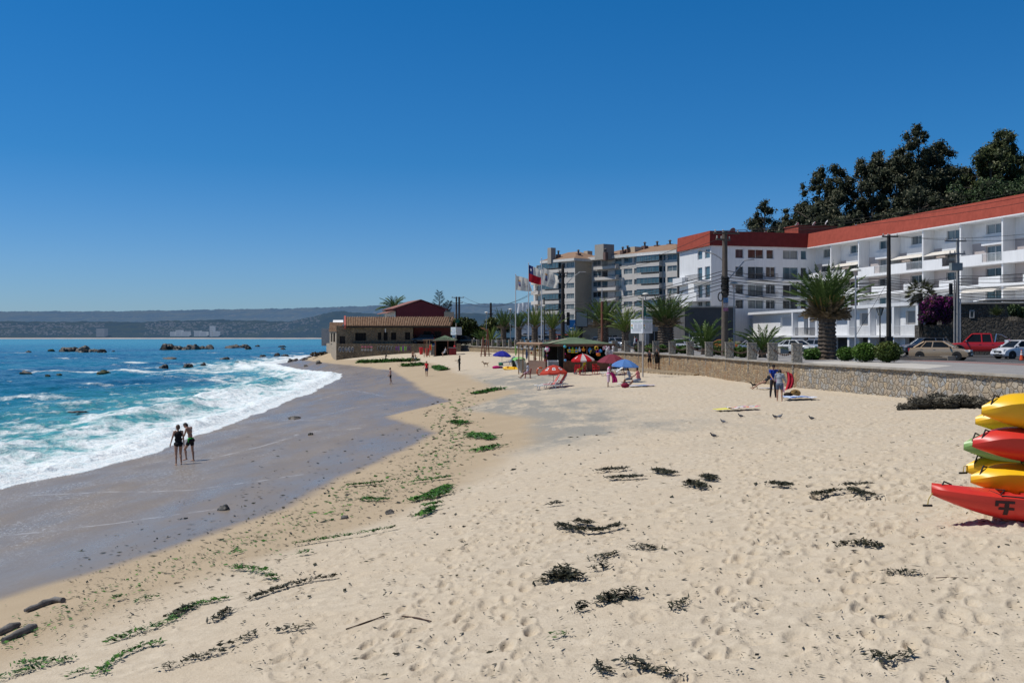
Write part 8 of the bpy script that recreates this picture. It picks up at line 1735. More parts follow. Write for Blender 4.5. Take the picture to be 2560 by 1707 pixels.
t = thing('pedal_kayak','short yellow kayak lying below the leaning white chairs','kayak',hit(1257,925),R(-14),'hire kayaks on the beach'); kayak_hull(1.9,.72,.34,KYEL,t); t.rotation_euler = (R(22),R(5),R(-12)); MB().box((.95,.0,.34),(.5,.4,.12)).build('seat_pad',KYEL,t)
# hut by the steps
hp_ = hit(1108,889); HD = hp_.y; hs = HD / F
def hx(px): return (px - 1108) * hs
def hz_(py): return (889 - py) * hs
HT = thing('rental_hut','small hut with green pyramid roof lettered REPOSERAS near the steps','kiosk',hp_)
mb = MB(); a,b = hx(1083),hx(1141); z0,z1 = hz_(850),hz_(838); mb.add([(a,-.5,z0),(b,-.5,z0),(b,4,z0),(a,4,z0),(hx(1111),1.6,z1)],[(0,1,4),(1,2,4),(2,3,4),(3,0,4),(3,2,1,0)]); mb.build('roof',GREENR,HT)
mb = MB(); mb.box2((a,-.56,z0 - .12),(b,-.5,z0 + .02)); mb.build('fascia',M('hut_fascia',(.30,.26,.20),.8),HT); sl = math.atan2(z1 - z0,2.1)
text('REPOSERAS','lettering',M('hut_lettering',(.03,.03,.025),.7),HT,(hx(1108),-.32,z0 + .20),.46,rot=(R(72),0,0),ext=.02)
mb = MB(); mb.box2((hx(1089),3.2,-.3),(hx(1138),3.4,z0)); mb.box2((hx(1089),.2,-.3),(hx(1090),3.3,z0)); mb.box2((hx(1136),1.0,-.3),(hx(1137),3.3,z0)); mb.build('back_wall',INT,HT)
for x in (1089,1120,1137): mb = MB(); mb.box2((hx(x) - .07,-.4,-.4),(hx(x) + .07,-.26,z0)); mb.build('post',RPOLE,HT)
for x in (1058.5,1064,1068,1074,1085): mb = MB(); mb.box2((hx(x) - .05,-.2 + (x % 3) * .6,-.4),(hx(x) + .05,-.1 + (x % 3) * .6,hz_(849))); mb.build('post',LTIM if x > 1060 else RPOLE,HT)
mb = MB(); mb.box2((hx(1057),-.4,hz_(850)),(hx(1086),2.6,hz_(848.6))); mb.build('pergola_roof',LTIM,HT)
MB().box2((hx(1079),.05,hz_(863)),(hx(1088),.15,hz_(858.5))).build('blue_board',M('hut_blue',(.01,.05,.16),.6),HT)
stack(1084,888,12,.01,SLD,'grey lounger in the stack beside the small hut',0,'grey loungers stacked at the small hut',.13,1.05)
for i,(px,py,lb) in enumerate(((1053,886,'red litter bin, left one of the two beside the small hut'),(1068,889,'red litter bin, right one of the two beside the small hut'))): t = thing('litter_bin',lb,'bin',hit(px,py),.1,'red bins by the hut'); MB().lathe([(.26,0),(.34,1.0),(.36,1.08)],12).build('drum',REDP2,t,smooth=40); MB().lathe([(.40,1.08),(.38,1.18),(.1,1.22)],12).build('lid',REDP2,t)
p = hp_ + Vector((hx(1132),-.5,0)); t = thing('counter_table','low table with red cloth sides in front of the small hut','table',p); MB().box((0,0,hz_(869)),(1.3,.6,.06)).build('table_top',SLD,t); MB().box((0,.05,hz_(869) / 2 - .03),(1.1,.5,hz_(869) - .06)).build('red_cloth',M('dull_red_cloth',(.20,.02,.025),.8),t)
p = hp_ + Vector((hx(1137),-.5,hz_(866))); tag(MB().ball((0,0,0),.19,10,7).build('red_ball',REDP2,loc=p,smooth=180),'red ball on the low table of the small hut','ball')
for i,(px,py,c_,lb) in enumerate(((1076,866,RED_,'red float hanging on the pergola post of the small hut, upper one'),(1076.5,872,RED_,'red float hanging on the pergola post of the small hut, lower one'),(1079,868,YEL,'yellow foam stick hanging beside the red floats'))): tag(MB().ball((0,0,0),(.16,.12,.24) if i < 2 else (.06,.06,.55),10,7).build('float',M('float_%d' % i,c_,.5),loc=hp_ + Vector((hx(px),-.45,hz_(py))),smooth=180),lb,'float')
p = hit(1210,891); d = p.y; t = thing('metal_frame','tall red metal frame with ladder sides standing on the sand','frame',p); s = d / F
for px in (1206.5,1217.5):
 mb = MB(); top = (891 - (842 if px < 1210 else 822)) * s; x = (px - 1210) * s; mb.tube([(x - .25,-.2,-.2),(x + .08,0,top)],.075,6); mb.tube([(x + .32,.2,-.2),(x + .10,0,top)],.075,6)
 for f in (.25,.45,.62): mb.tube([(x - .2 + .25 * f,-.2 + .2 * f,top * f),(x + .30 - .2 * f,.2 - .2 * f,top * f)],.05,5)
 mb.build('ladder_side',RPOLE,t)
MB().tube([(-.6,0,.35),(1.1,0,.35)],.05,6).build('cross_bar',RPOLE,t); MB().tube([((1203 - 1210) * s,0,(891 - 820) * s),((1211 - 1210) * s,0,(891 - 822) * s),((1217 - 1210) * s,0,(891 - 828) * s)],.10,6).build('top_arm',RPOLE,t)
# towels and things on the sand
def towel(label,px,py,w,l,rz,cols,crumple=.05,name='towel',sc_=3.0):
 p = hit(px,py); n_ = 14; vs = []; c,s = math.cos(rz),math.sin(rz)
 for j in range(n_ + 1):
  for i in range(n_ + 1):
   u,v = (i / n_ - .5) * l,(j / n_ - .5) * w; x,y = u * c - v * s,u * s + v * c; vs.append((x,y,Hs(p.x + x,p.y + y) - p.z + .07 + crumple * float(fbm(np.array([u * 3.1 + px]),np.array([v * 3.1]),3)[0])))
 nm = 'towel_%d' % px
 if nm not in MATS:
  m,n,l_,b = nt(nm); v_ = n.new('ShaderNodeTexVoronoi'); v_.inputs['Scale'].default_value = sc_; l_.new(coord(n),v_.inputs['Vector']); sp = n.new('ShaderNodeSeparateColor'); l_.new(v_.outputs['Color'],sp.inputs[0]); l_.new(ramp(n,l_,sp.outputs[0],[((i + .2) / len(cols),q) for i,q in enumerate(cols)]),b.inputs['Base Color']); b.inputs['Roughness'].default_value = .9; MATS[nm] = m
 return tag(MB().add(vs,[(j * (n_ + 1) + i,j * (n_ + 1) + i + 1,(j + 1) * (n_ + 1) + i + 1,(j + 1) * (n_ + 1) + i) for j in range(n_) for i in range(n_)]).build(name,MATS[nm],loc=p,smooth=180),label,'towel')
towel('blue and white patterned towel spread on the sand beside the pair at the wall',1998,999,1.5,1.55,.1,[(.03,.12,.42),(.60,.66,.74),(.10,.25,.60),(.62,.62,.64)],.16)
towel('yellow towel lying on the open sand',1817,1027,1.0,1.05,.1,[(.72,.66,.10),(.66,.60,.10)],.06); towel('pink and red patterned towel lying next to the yellow one',1858,1025,1.0,1.25,.1,[(.62,.10,.10),(.66,.36,.42),(.10,.35,.36),(.66,.40,.10),(.68,.60,.60)],.16,sc_=6)
towel('pale striped towel under the seated couple',1605,966,1.3,1.7,0,[(.50,.30,.36),(.16,.32,.55),(.60,.58,.58)],.04); towel('light towel under the person lying behind the man in blue',1930,973,.9,1.5,0,[(.46,.50,.60),(.55,.55,.60)],.03); towel('purple towel under the sunbather at the graffiti wall',1003,884,1.0,2.3,0,[(.30,.14,.36),(.40,.2,.42)],.03)
p = hit(1983,993); t = thing('backpack','tan and dark brown backpack lying on the blue and white towel','backpack',p + Vector((0,0,.05)),.2); MB().ball((.12,0,.17),(.30,.22,.20),12,8).build('main_pouch',cloth('bagtan',(.36,.23,.09)),t,smooth=180); MB().ball((-.30,-.02,.10),(.26,.18,.12),10,7).build('flap',cloth('bagdark',(.03,.02,.015)),t,smooth=180); MB().tube([(-.4,-.1,.1),(-.2,-.2,.28),(.1,-.2,.26)],.025,5).build('strap',cloth('bagdark',(.03,.02,.015)),t)
p = hit(1563,969); t = thing('beach_bag','burgundy bag in front of the seated couple','bag',p,.2); MB().ball((0,0,.15),(.30,.20,.19),12,8).build('pouch',cloth('bagburg',(.22,.02,.05)),t,smooth=180); MB().tube([(-.15,-.05,.28),(0,-.05,.45),(.15,-.05,.28)],.02,5).build('strap',cloth('bagdark',(.03,.02,.015)),t)
tag(MB().ball((0,0,.04),(.20,.10,.05),8,5).build('flip_flop',SLW,loc=hit(1549,961),smooth=180),'pale sandals left of the burgundy bag','sandals')
a = MANB; J1 = [Matrix.Rotation(yawto(195),3,'Z') @ Vector(q) + a for q in MB_J['wr']]; J1.sort(key=lambda q: -q.x); hi,lo = J1[0],J1[-1]; mb = MB(); n_ = 14; vs = []
ax = hi + Vector((.06,-.05,.02)); bx = lo + Vector((.1,-.12,0))
q4 = [ax + Vector((-.10,0,.02)),ax + Vector((.24,-.05,-.15)),ax + Vector((.16,-.20,-.86)),ax + Vector((-.20,-.18,-.98))]
for j in range(n_ + 1):
 for i in range(n_ + 1): u,v = i / n_,j / n_; p = q4[0].lerp(q4[1],u).lerp(q4[3].lerp(q4[2],u),v); p.y += .05 * math.sin(u * 14 + 2 * v); p.x += .10 * math.sin(math.pi * v); vs.append(p)
mb.add(vs,[(j * (n_ + 1) + i,j * (n_ + 1) + i + 1,(j + 1) * (n_ + 1) + i + 1,(j + 1) * (n_ + 1) + i) for j in range(n_) for i in range(n_)]); tag(mb.build('towel',cloth('redtowel',(.50,.03,.05)),smooth=180),'bright red towel hanging from the raised hand of the man in blue','towel')
q4 = [bx + Vector((-.04,-.05,.05)),bx + Vector((.42,-.12,-.22)),bx + Vector((.46,-.18,-.75)),bx + Vector((.10,-.12,-.42))]; vs = [q4[0].lerp(q4[1],i / n_).lerp(q4[3].lerp(q4[2],i / n_),j / n_) + Vector((0,.04 * math.sin(i * 1.3),0)) for j in range(n_ + 1) for i in range(n_ + 1)]
tag(MB().add(vs,[(j * (n_ + 1) + i,j * (n_ + 1) + i + 1,(j + 1) * (n_ + 1) + i + 1,(j + 1) * (n_ + 1) + i) for j in range(n_) for i in range(n_)]).build('towel',M('striped_towel',(.46,.26,.36),.85,var=.4,scale=7),smooth=180),'pink and white striped towel end in the lower hand of the man in blue','towel')
a = WOM; q4 = [a + Vector((.05,-.22,1.05)),a + Vector((.30,-.24,1.02)),a + Vector((.62,-.26,.34)),a + Vector((.22,-.28,.30))]; vs = [q4[0].lerp(q4[1],i / n_).lerp(q4[3].lerp(q4[2],i / n_),j / n_) + Vector((.08 * math.sin(math.pi * j / n_),-.05 + .05 * math.sin(i * 1.1),0)) for j in range(n_ + 1) for i in range(n_ + 1)]
tag(MB().add(vs,[(j * (n_ + 1) + i,j * (n_ + 1) + i + 1,(j + 1) * (n_ + 1) + i + 1,(j + 1) * (n_ + 1) + i) for j in range(n_) for i in range(n_)]).build('towel',cloth('magtowel',(.48,.02,.16),.35),smooth=180),'magenta towel hanging from the hands of the woman in the pink top','towel')
# animals
def dog(label,p,rz,s,mat,mat2,nose=True):
 t = thing('dog',label,'dog',p,rz); mb = MB(); V3 = Vector
 mb.cap(V3((.18,0,.46)) * s,V3((-.02,0,.45)) * s,.125 * s,.115 * s); mb.cap(V3((-.02,0,.45)) * s,V3((-.28,0,.48)) * s,.105 * s,.10 * s); mb.cap(V3((.22,0,.50)) * s,V3((.36,0,.66)) * s,.085 * s,.07 * s); mb.ball(V3((.42,0,.70)) * s,(.10 * s,.075 * s,.08 * s),10,8); mb.cap(V3((.47,0,.685)) * s,V3((.58,0,.66)) * s,.045 * s,.03 * s)
 for y in (-.06,.06):
  mb.tube([V3((.38,y,.76)) * s,V3((.36,y * 1.3,.88)) * s],[.04 * s,.01 * s],6); mb.cap(V3((.19,y * 1.1,.42)) * s,V3((.17,y * 1.1,.22)) * s,.05 * s,.032 * s); mb.cap(V3((.17,y * 1.1,.22)) * s,V3((.19,y * 1.1,.03)) * s,.03 * s,.024 * s); mb.cap(V3((.19,y * 1.1,.02)) * s,V3((.235,y * 1.1,.018)) * s,.027 * s,.02 * s)
  mb.cap(V3((-.28,y * 1.1,.46)) * s,V3((-.22,y * 1.2,.28)) * s,.075 * s,.045 * s); mb.cap(V3((-.22,y * 1.2,.28)) * s,V3((-.33,y * 1.2,.16)) * s,.04 * s,.027 * s); mb.cap(V3((-.33,y * 1.2,.16)) * s,V3((-.30,y * 1.2,.03)) * s,.027 * s,.023 * s); mb.cap(V3((-.30,y * 1.2,.02)) * s,V3((-.25,y * 1.2,.018)) * s,.027 * s,.02 * s)
 mb.tube([V3((-.36,0,.53)) * s,V3((-.47,0,.60)) * s,V3((-.52,0,.72)) * s],[.04 * s,.03 * s,.015 * s],6); vox(mb,'body',mat,t,.012,2)
 mb = MB(); mb.ball(V3((.02,0,.50)) * s,(.20 * s,.128 * s,.10 * s),10,7); vox(mb,'saddle_patch',mat2,t,.014,1); MB().ball(V3((.605,0,.668)) * s,.016 * s,6,5).build('nose',BLK,t)
dog('small black dog with pricked ears standing by the wall',hit(1886,972) ,R(172),.55,M('dog_black',(.025,.02,.017),.9,var=.4,scale=8),M('dog_brown_patch',(.07,.05,.035),.9)); dog('tan and white dog walking on the sand below the far wall',hit(1214,917),R(188),.85,M('dog_tan',(.36,.25,.16),.9,var=.3,scale=6),M('dog_dark_patch',(.13,.085,.055),.9))
BG = [M('pigeon_grey',(.11,.12,.145),.7,var=.3,scale=14),M('pigeon_dark',(.045,.045,.055),.7,var=.3,scale=14)]; BW = M('pigeon_wing_pale',(.30,.32,.36),.7)
for i,(px,py,rz,lb) in enumerate(((1808,1058,170,'grey pigeon with pale wing, lower left of the towels'),(1852,1044,160,'dark pigeon just below the pink patterned towel'),(1938,1046,175,'dark pigeon, left of the touching pair'),(1950,1045,8,'pale pigeon, right of the touching pair'),(2029,1050,172,'dark pigeon farthest to the right on the sand'),(1784,1094,168,'dark pigeon nearest to the camera, alone'))):
 p = hit(px,py); t = thing('pigeon',lb,'bird',p,R(rz) + .2,'pigeons on the sand'); s = .66; mb = MB(); V3 = Vector
 mb.ball(V3((0,0,.12)) * s,(.13 * s,.065 * s,.07 * s),12,8,Matrix.Rotation(R(-16),3,'Y')); mb.cap(V3((.10,0,.15)) * s,V3((.13,0,.215)) * s,.038 * s,.028 * s); mb.ball(V3((.145,0,.23)) * s,.033 * s,8,6); mb.tube([V3((.165,0,.228)) * s,V3((.21,0,.218)) * s],[.012 * s,.003],5); mb.extr([V3((-.10,-.035,.10)) * s,V3((-.27,-.04,.06)) * s,V3((-.27,.04,.06)) * s,V3((-.10,.035,.10)) * s],(0,0,.02 * s)); vox(mb,'body',BG[0 if i in (0,3) else 1],t,.009,1)
 for y in (-1,1): MB().ball(V3((-.03,y * .052,.13)) * s,(.13 * s,.018 * s,.048 * s),8,6,Matrix.Rotation(R(-16),3,'Y')).build('wing',BW if i in (0,3) else BG[0],t); MB().tube([V3((.01,y * .025,.06)) * s,V3((.015,y * .025,0)) * s,V3((.05,y * .03,0)) * s],.006,4).build('leg',M('pigeon_leg',(.3,.1,.08),.7),t)
# rocks and driftwood
def rock_mat(name,a,b_,wet=.6):
 m,n,l,b = nt(name); o_ = coord(n); l.new(ramp(n,l,noisen(n,l,o_,2.2,6,.7),[(.3,a),(.7,b_)]),b.inputs['Base Color']); b.inputs['Roughness'].default_value = wet; b.inputs['Specular IOR Level'].default_value = .35; bump(n,l,b,noisen(n,l,o_,5,5),.6,.1); return m
RKD,RKG,RKM = rock_mat('rock_dark',(.022,.022,.022),(.075,.068,.06),.5),rock_mat('rock_grey',(.07,.065,.06),(.22,.20,.175),.8),rock_mat('rock_mossy',(.02,.03,.012),(.06,.075,.03),.7); WOODG = M('driftwood_grey',(.15,.14,.13),.9,var=.5,scale=6,streak=.5,bmp=.6,bscale=18)
def rockmesh(name,sz,mat,loc,seed,nu=22,nv=14,amp=.62,rz=0):
 mb = MB().ball((0,0,0),1,nu,nv); v = np.array(mb.v); n_ = amp * (fbm(v[:,0] * 1.6 + seed * 3.7 + v[:,2],v[:,1] * 1.6 + seed + v[:,2] * 1.3,4,seed) - .5) * 2; n_ = n_ + .30 * (np.abs(fbm(v[:,0] * 3.1 + seed + 2 * v[:,2],v[:,1] * 3.1 + seed * 2.3 - v[:,2],3,seed + 1) - .5) * 2 - .25); v = v * (1 + n_[:,None]); v *= np.array(sz); mb.v = [tuple(q) for q in v]; return mb.build(name,mat,None,smooth=35,loc=loc,rz=rz)
grp = 'rocks in the shallow sea'; rr = random.Random(21)
RK = [(150,806 + 0,0,0)]
SEA = [(345 / 2.7,1,None)]
def srock(px,py,wpx,hpx,mat,label):
 d = E * F / (py - HY); k = d / F; o = rockmesh('sea_rock',(wpx * k / 2,wpx * k * .42,hpx * k * .9),mat,Vector((X_(px,d),d + wpx * k * .3,.05)),int(px) % 17,rz=rr.uniform(-.4,.4)); tag(o,label,'rock',grp)
for a in [(160,880,34,11,RKG,'grey boulder, left end of the left rock group'),(178,879,26,11,RKD,'dark boulder second in the left rock group'),(203,880,34,16,RKG,'highest pale boulder of the left rock group'),(207,882,24,10,RKD,'dark boulder in front of the highest pale boulder'),(232,881,30,10,RKG,'wide boulder right of the highest pale one in the left group'),(253,882,22,9,RKD,'dark boulder at the right end of the left rock group'),(125,879,16,6,RKM,'small mossy rock left of the left rock group'),(70,882,15,5,RKD,'small dark rock far left in the sea'),(283,880,9,4,RKD,'tiny rock right of the left rock group'),
          (415,875,38,15,RKD,'big dark boulder at the left end of the middle rock group'),(440,875,34,10,RKD,'flat dark rock in the middle rock group'),(462,875,24,8,RKG,'flat grey rock in the middle rock group'),(481,874,30,15,RKG,'tall grey boulder of the middle rock group'),(503,873,22,8,RKD,'low dark rock right of the tall grey boulder'),(522,873,26,12,RKG,'grey boulder at the right end of the middle rock group'),
          (573,871,28,8,RKG,'flat rock at the left of the right rock group'),(588,870,22,9,RKG,'pale boulder of the right rock group'),(608,870,24,9,RKG,'pale boulder at the right of the right rock group'),(619,874,16,8,RKD,'dark rock in front of the right rock group'),(643,867,12,5,RKD,'small dark rock right of the right rock group'),(703,868,18,4,RKD,'flat rock off the point, farther one'),(707,874,14,5,RKD,'dark rock off the point, nearer one'),
          (60,934,30,6,RKG,'flat wet rock awash at the left edge of the sea'),(117,943,14,6,RKM,'small green rock right of the flat wet rock'),(144,940,15,5,RKM,'small olive rock beside the small green rock'),(255,934,34,9,RKM,'weedy rock with a dark tip, awash in the foam line'),(407,922,24,11,RKD,'dark rock in the foam, middle left'),(470,917,24,9,RKD,'dark rock in the foam, between two others'),(507,916,14,10,RKD,'upright dark rock in the foam'),(590,912,22,8,RKD,'low pointed rock near the swash'),(420,898,38,5,RKG,'long flat rock with white water, middle distance'),(560,900,26,7,RKD,'dark rock in white water near the point'),(657,893,16,7,RKD,'sharp rock off the sandy point'),(692,891,18,9,RKD,'dark rock off the sandy point, taller'),(710,892,18,6,RKG,'pale rock off the sandy point'),(190,1032,44,3,RKD,'dark rock awash near the big waves')]: srock(*a)
grp2 = 'rocks on the sandy point'
for i in range(26):
 px = rr.uniform(722,808); py = np.interp(px,[722,808],[893,880]) + rr.uniform(-4,3); d = rr.uniform(198,235); k = d / F; w = rr.uniform(5,15) * k; x = X_(px,d); o = rockmesh('shore_rock',(w / 2,w * .45,w * .36),[RKG,RKD,RKG][i % 3],Vector((x,d,max(Hs(x,d),.05) + w * .05)),i,14,9,rz=rr.uniform(0,3)); tag(o,'rock in the boulder heap at the sandy point beside the house','rock',grp2)
for i,(px,py,w,lb) in enumerate([(700,921,12,'small dark rock on the wet sand near the point'),(682,925,10,'brown rock beside the small dark rock'),(708,927,10,'pale rock at the swash edge'),(740,933,12,'low rock where the foam curls round'),(764,916,11,'white stone on the wet sand below the house'),(797,909,18,'pale stones at the edge of the dry sand'),(735,1047,36,'weedy flat stone in the thin water, middle'),(776,1087,16,'dark stone on the wet sand right of the flat stone'),(560,1274,34,'wet black rock on the sand below the walking couple'),(976,1284,26,'grey stone with weed on the damp sand'),(862,1296,22,'brown weedy stone left of the grey stone')]):
 p = hit(px,py); k = p.y / F; o = rockmesh('beach_stone',(w * k / 2,w * k * .4,w * k * (.13 if i == 6 else .32)),RKD if i in (0,7,8) else RKG,p + Vector((0,0,w * k * .05)),40 + i,16,10,rz=.3 * i); tag(o,lb,'rock')
for i,(pts,r,lb) in enumerate([([(62,1532),(110,1515),(140,1503),(158,1506)],.058,'grey driftwood log at the edge of the wet sand, upper one'),([(8,1608),(45,1592),(88,1572)],.062,'grey driftwood log at the left edge, lower one'),([(-6,1590),(22,1576),(48,1566)],.055,'pale log half in the water at the left edge')]):
 q = [hit(*a) + Vector((0,0,r * .7)) for a in pts]; mb = MB(); qq = smooth_pts(resample(q,.12),2); mb.tube(qq,[r * (.55 + .45 * math.sin(math.pi * (j + .6) / (len(qq) + .4))) * (1 + .32 * rr.uniform(-1,1)) for j in range(len(qq))],10); tag(mb.build('driftwood_log',WOODG,smooth=60),lb,'log')
for i,(pts,lb) in enumerate([([(1005,1543),(1040,1546),(1078,1556)],'brown stick lying on the smooth sand in the foreground'),([(865,1575),(905,1562),(960,1542)],'dark thin branch left of the brown stick'),([(2340,1447),(2375,1444),(2420,1449)],'dark strand of weed stalk at the lower right')]):
 q = [hit(*a) + Vector((0,0,.015)) for a in pts]; qq = smooth_pts(resample(q,.08),2); tag(MB().tube(qq,[.005 + .005 * rr.random() for _ in qq],6).build('stick',M('stick_brown',(.07,.04,.028),.9)),lb,'stick')
# seaweed
WEED = M_leaf('seaweed_dark',(.008,.012,.008),(.032,.034,.018),(.09,.07,.03),.65); WEEDG = M_leaf('seaweed_green',(.012,.032,.006),(.045,.14,.014),(.10,.26,.03),.55)
def weedpatch(lines,width,dens,size,seed,flat=.25,hgt=.05,mat_g=False):
 g = np.random.default_rng(seed); V = []; S = []
 for ln in lines:
  q = [hit(*a) for a in ln] if len(ln) > 1 else [hit(*ln[0]),hit(ln[0][0] + 3,ln[0][1])]
  L = sum((b - a).length for a,b in zip(q[:-1],q[1:])); n = int(max(40,dens * L * max(width,.1) * 640))
  cum = np.cumsum([0] + [(b - a).length for a,b in zip(q[:-1],q[1:])])
  for _ in range(n):
   t = g.random() * L; i = min(int(np.searchsorted(cum,t) - 1),len(q) - 2); i = max(0,i); p = q[i].lerp(q[i + 1],(t - cum[i]) / max(1e-6,cum[i + 1] - cum[i])); wl = width * (.35 + .9 * float(vnoise(np.array([t * 2.2 + seed]),np.array([.5]),1)[0])); wl *= 1.25 if mat_g else 1.0; x,y = p.x + g.normal() * wl * .40,p.y + g.normal() * wl * .40; core = max(0,1 - math.hypot(x - p.x,y - p.y) / (wl + .01)); z = Hs(x,y) + .025 + hgt * core * g.random() + (.03 if y > 15 else 0)
   a = g.random() * 6.28; s = size * .60 * (.35 + 1.0 * g.random()) * (1 + y / 40); asp = .10 + .30 * g.random(); d1 = np.array([math.cos(a),math.sin(a),flat * g.normal()]) * s; d2 = np.array([-math.sin(a),math.cos(a),flat * 1.6 * g.normal()]) * s * asp; c = np.array([x,y,z + s * .15]); V.append([c - d1,c - d2,c + d1 + np.array([0,0,s * .25 * g.random()]),c + d2]); S.append([np.clip(g.random() * .8 + .2 * core,0,1)] * 4)
 return np.array(V).reshape(-1,3),np.array(S).ravel()
def weed(label,lines,width,dens,size,mat,seed,hgt=.06):
 v,s = weedpatch(lines,width,dens * (1.3 if mat is WEEDG else 1.6),size,seed,hgt=hgt * (2.2 if dens > 3.5 else 1),mat_g=mat is WEEDG); o = mesh_np('seaweed_clump',v,np.arange(len(v)).reshape(-1,4),mat,attrs={'shade': s}); tag(o,label,'seaweed','seaweed clumps on the beach')
for i,a in enumerate([('thick wet green seaweed band in the lower left corner',[[(0,1702),(60,1682),(120,1664),(188,1650)],[(40,1665),(110,1655)]],.13,2.6,.05,WEEDG),('short green weed streak right of the corner band',[[(168,1697),(222,1678)]],.05,2.4,.045,WEEDG),('green and black weed line in the lower left, second from the bottom',[[(245,1692),(262,1672),(310,1640),(362,1618),(405,1612)]],.09,2.6,.05,WEEDG),('long green weed line rising towards the black clump',[[(262,1612),(340,1585),(400,1566),(440,1548)],[(430,1545),(500,1512),(570,1500)]],.12,2.4,.05,WEEDG),('black weed clump in the middle of the green line',[[(430,1545),(470,1522)]],.20,2.6,.055,WEED),('dark spiky weed clump above the pale sand, lower left',[[(535,1555),(575,1530)]],.13,2.4,.055,WEED),('small green weed tufts on the damp sand, far left',[[(285,1505),(300,1500)],[(340,1507),(385,1497)]],.10,2.0,.05,WEEDG),('long dark weed line in the left foreground',[[(630,1500),(700,1475),(760,1458),(835,1445)]],.11,2.4,.055,WEED),('dark tangled weed strands below the long dark line',[[(545,1620),(600,1610),(640,1590)],[(690,1585),(780,1570)]],.11,1.6,.05,WEED),('loose dark weed strands near the bottom edge, left',[[(400,1680),(460,1660),(540,1640)],[(470,1650),(580,1630)]],.10,1.5,.05,WEED),('green weed tuft on the damp sand in the left middle',[[(580,1425),(620,1430),(660,1436)],[(655,1448),(700,1452)]],.12,2.0,.05,WEEDG),('single round green weed tuft on the damp sand',[[(578,1390),(600,1384)]],.10,2.2,.05,WEEDG),('bright green weed tuft right of the round one',[[(740,1392),(775,1386)]],.13,2.4,.05,WEEDG),('long thin green weed line ending at the pale sand',[[(735,1367),(800,1356),(860,1348),(985,1325)]],.10,2.4,.05,WEEDG),('green weed patch at the head of the damp sand, upper one',[[(1030,1256),(1075,1242),(1118,1220)],[(1070,1250),(1120,1235)]],.30,1.6,.07,WEEDG),('green weed patch below the upper one at the damp sand',[[(1050,1295),(1085,1275)],[(1060,1270),(1100,1262)]],.22,1.6,.07,WEEDG),('thin green weed streak far up the damp sand',[[(865,1218),(960,1209)]],.13,1.8,.06,WEEDG),('second thin green weed streak right of the first',[[(1030,1209),(1130,1196)],[(905,1252),(960,1255)]],.16,1.5,.06,WEEDG),
 ('big black seaweed heap in the middle foreground',[[(1355,1460),(1400,1448),(1450,1452)],[(1385,1440),(1420,1432)]],.16,5.0,.055,WEED),('second black seaweed heap right of the big one',[[(1500,1512),(1545,1500),(1590,1495)]],.16,5.0,.055,WEED),('small round weed heap below the two big ones',[[(1440,1532),(1470,1524)]],.09,4.5,.05,WEED),('small weed heap above the second black one',[[(1480,1430),(1515,1422)]],.10,4.0,.05,WEED),('wide curved weed garland behind the black heaps',[[(1395,1320),(1440,1332),(1500,1335),(1550,1322)],[(1440,1312),(1480,1318)]],.17,2.2,.06,WEED),('loose weed strands right of the garland',[[(1590,1372),(1640,1378)],[(1480,1402),(1540,1390)]],.20,1.5,.055,WEED),('single dark weed tuft on the pale sand in the centre',[[(1375,1268),(1400,1264)]],.12,3.0,.06,WEED),('tangled weed strands at the bottom edge, right of centre',[[(1560,1655),(1620,1680),(1690,1695)],[(1490,1670),(1520,1690)]],.13,2.0,.05,WEED),('weed tangle near the bottom right',[[(2170,1640),(2230,1660),(2280,1640)]],.14,1.5,.05,WEED),('small weed tuft beside the bottom tangle',[[(1375,1600),(1420,1588)]],.08,2.4,.045,WEEDG),('weed strand on the right of the black heaps',[[(1680,1530),(1720,1505)]],.12,1.8,.05,WEED),('long dark weed clump on the right sand',[[(2030,1245),(2100,1234)]],.18,2.6,.06,WEED),('broken weed patch right of the long dark clump',[[(2110,1220),(2180,1218)],[(2120,1232),(2180,1248)]],.22,1.4,.06,WEED),('weed clump on the lower right sand',[[(2095,1365),(2150,1360),(2200,1372)]],.18,1.8,.055,WEED),('green weed clump further down at the right',[[(2220,1438),(2300,1440)]],.15,1.8,.05,WEED),('weed line on the upper right sand, left part',[[(1500,1180),(1560,1178)],[(1530,1200),(1600,1198)],[(1640,1180),(1680,1190)]],.25,1.3,.07,WEED),('weed line on the upper right sand, right part',[[(1720,1210),(1760,1225)],[(1760,1195),(1785,1205)],[(1930,1215),(1975,1222)]],.22,1.3,.07,WEED),('far green weed streak across the beach, below the running child',[[(900,906),(960,905),(1040,902)],[(1010,915),(1060,913)]],.55,.5,.18,WEEDG),('far green weed speckles above the wet tongue',[[(1130,1056),(1165,1060)],[(1180,1088),(1230,1100)],[(1190,1130),(1240,1118)]],.40,.6,.10,WEEDG),('green weed patch near the person in red',[[(1090,918),(1110,926)],[(1190,985),(1240,975)]],.50,.5,.14,WEEDG)]):
 q = ['',', left piece',', right piece'] if len(a[1]) == 2 else ['',', left piece',', middle piece',', right piece']
 for j,ln in enumerate(a[1]): weed(a[0] + (q[j + 1] if len(a[1]) > 1 else ''),[ln],*a[2:],200 + i * 4 + j)
hp2 = hit(2385,1022); g = np.random.default_rng(5); bl = []
for i in range(26): u = g.uniform(-1,1); bl.append((hp2.x + u * 1.9,hp2.y + .45 + g.normal() * .35 + .2 * u,Hs(hp2.x + u * 1.9,hp2.y) + .12 + .40 * (1 - abs(u)) ** .7 * g.random(),.42,.40,.16))
v,f,s = leafcloud(bl,11000,.085,6,flat=.6,shell=.2,aspect=.22); t = thing('seaweed_heap','large dark heap of cast seaweed against the wall beside the kayaks','seaweed',hp2); mesh_np('weed_strands',v - np.array(hp2),f,M_leaf('weed_heap',(.025,.022,.016),(.12,.105,.075),(.32,.28,.21),.6),t,attrs={'shade': s}); mb = MB()
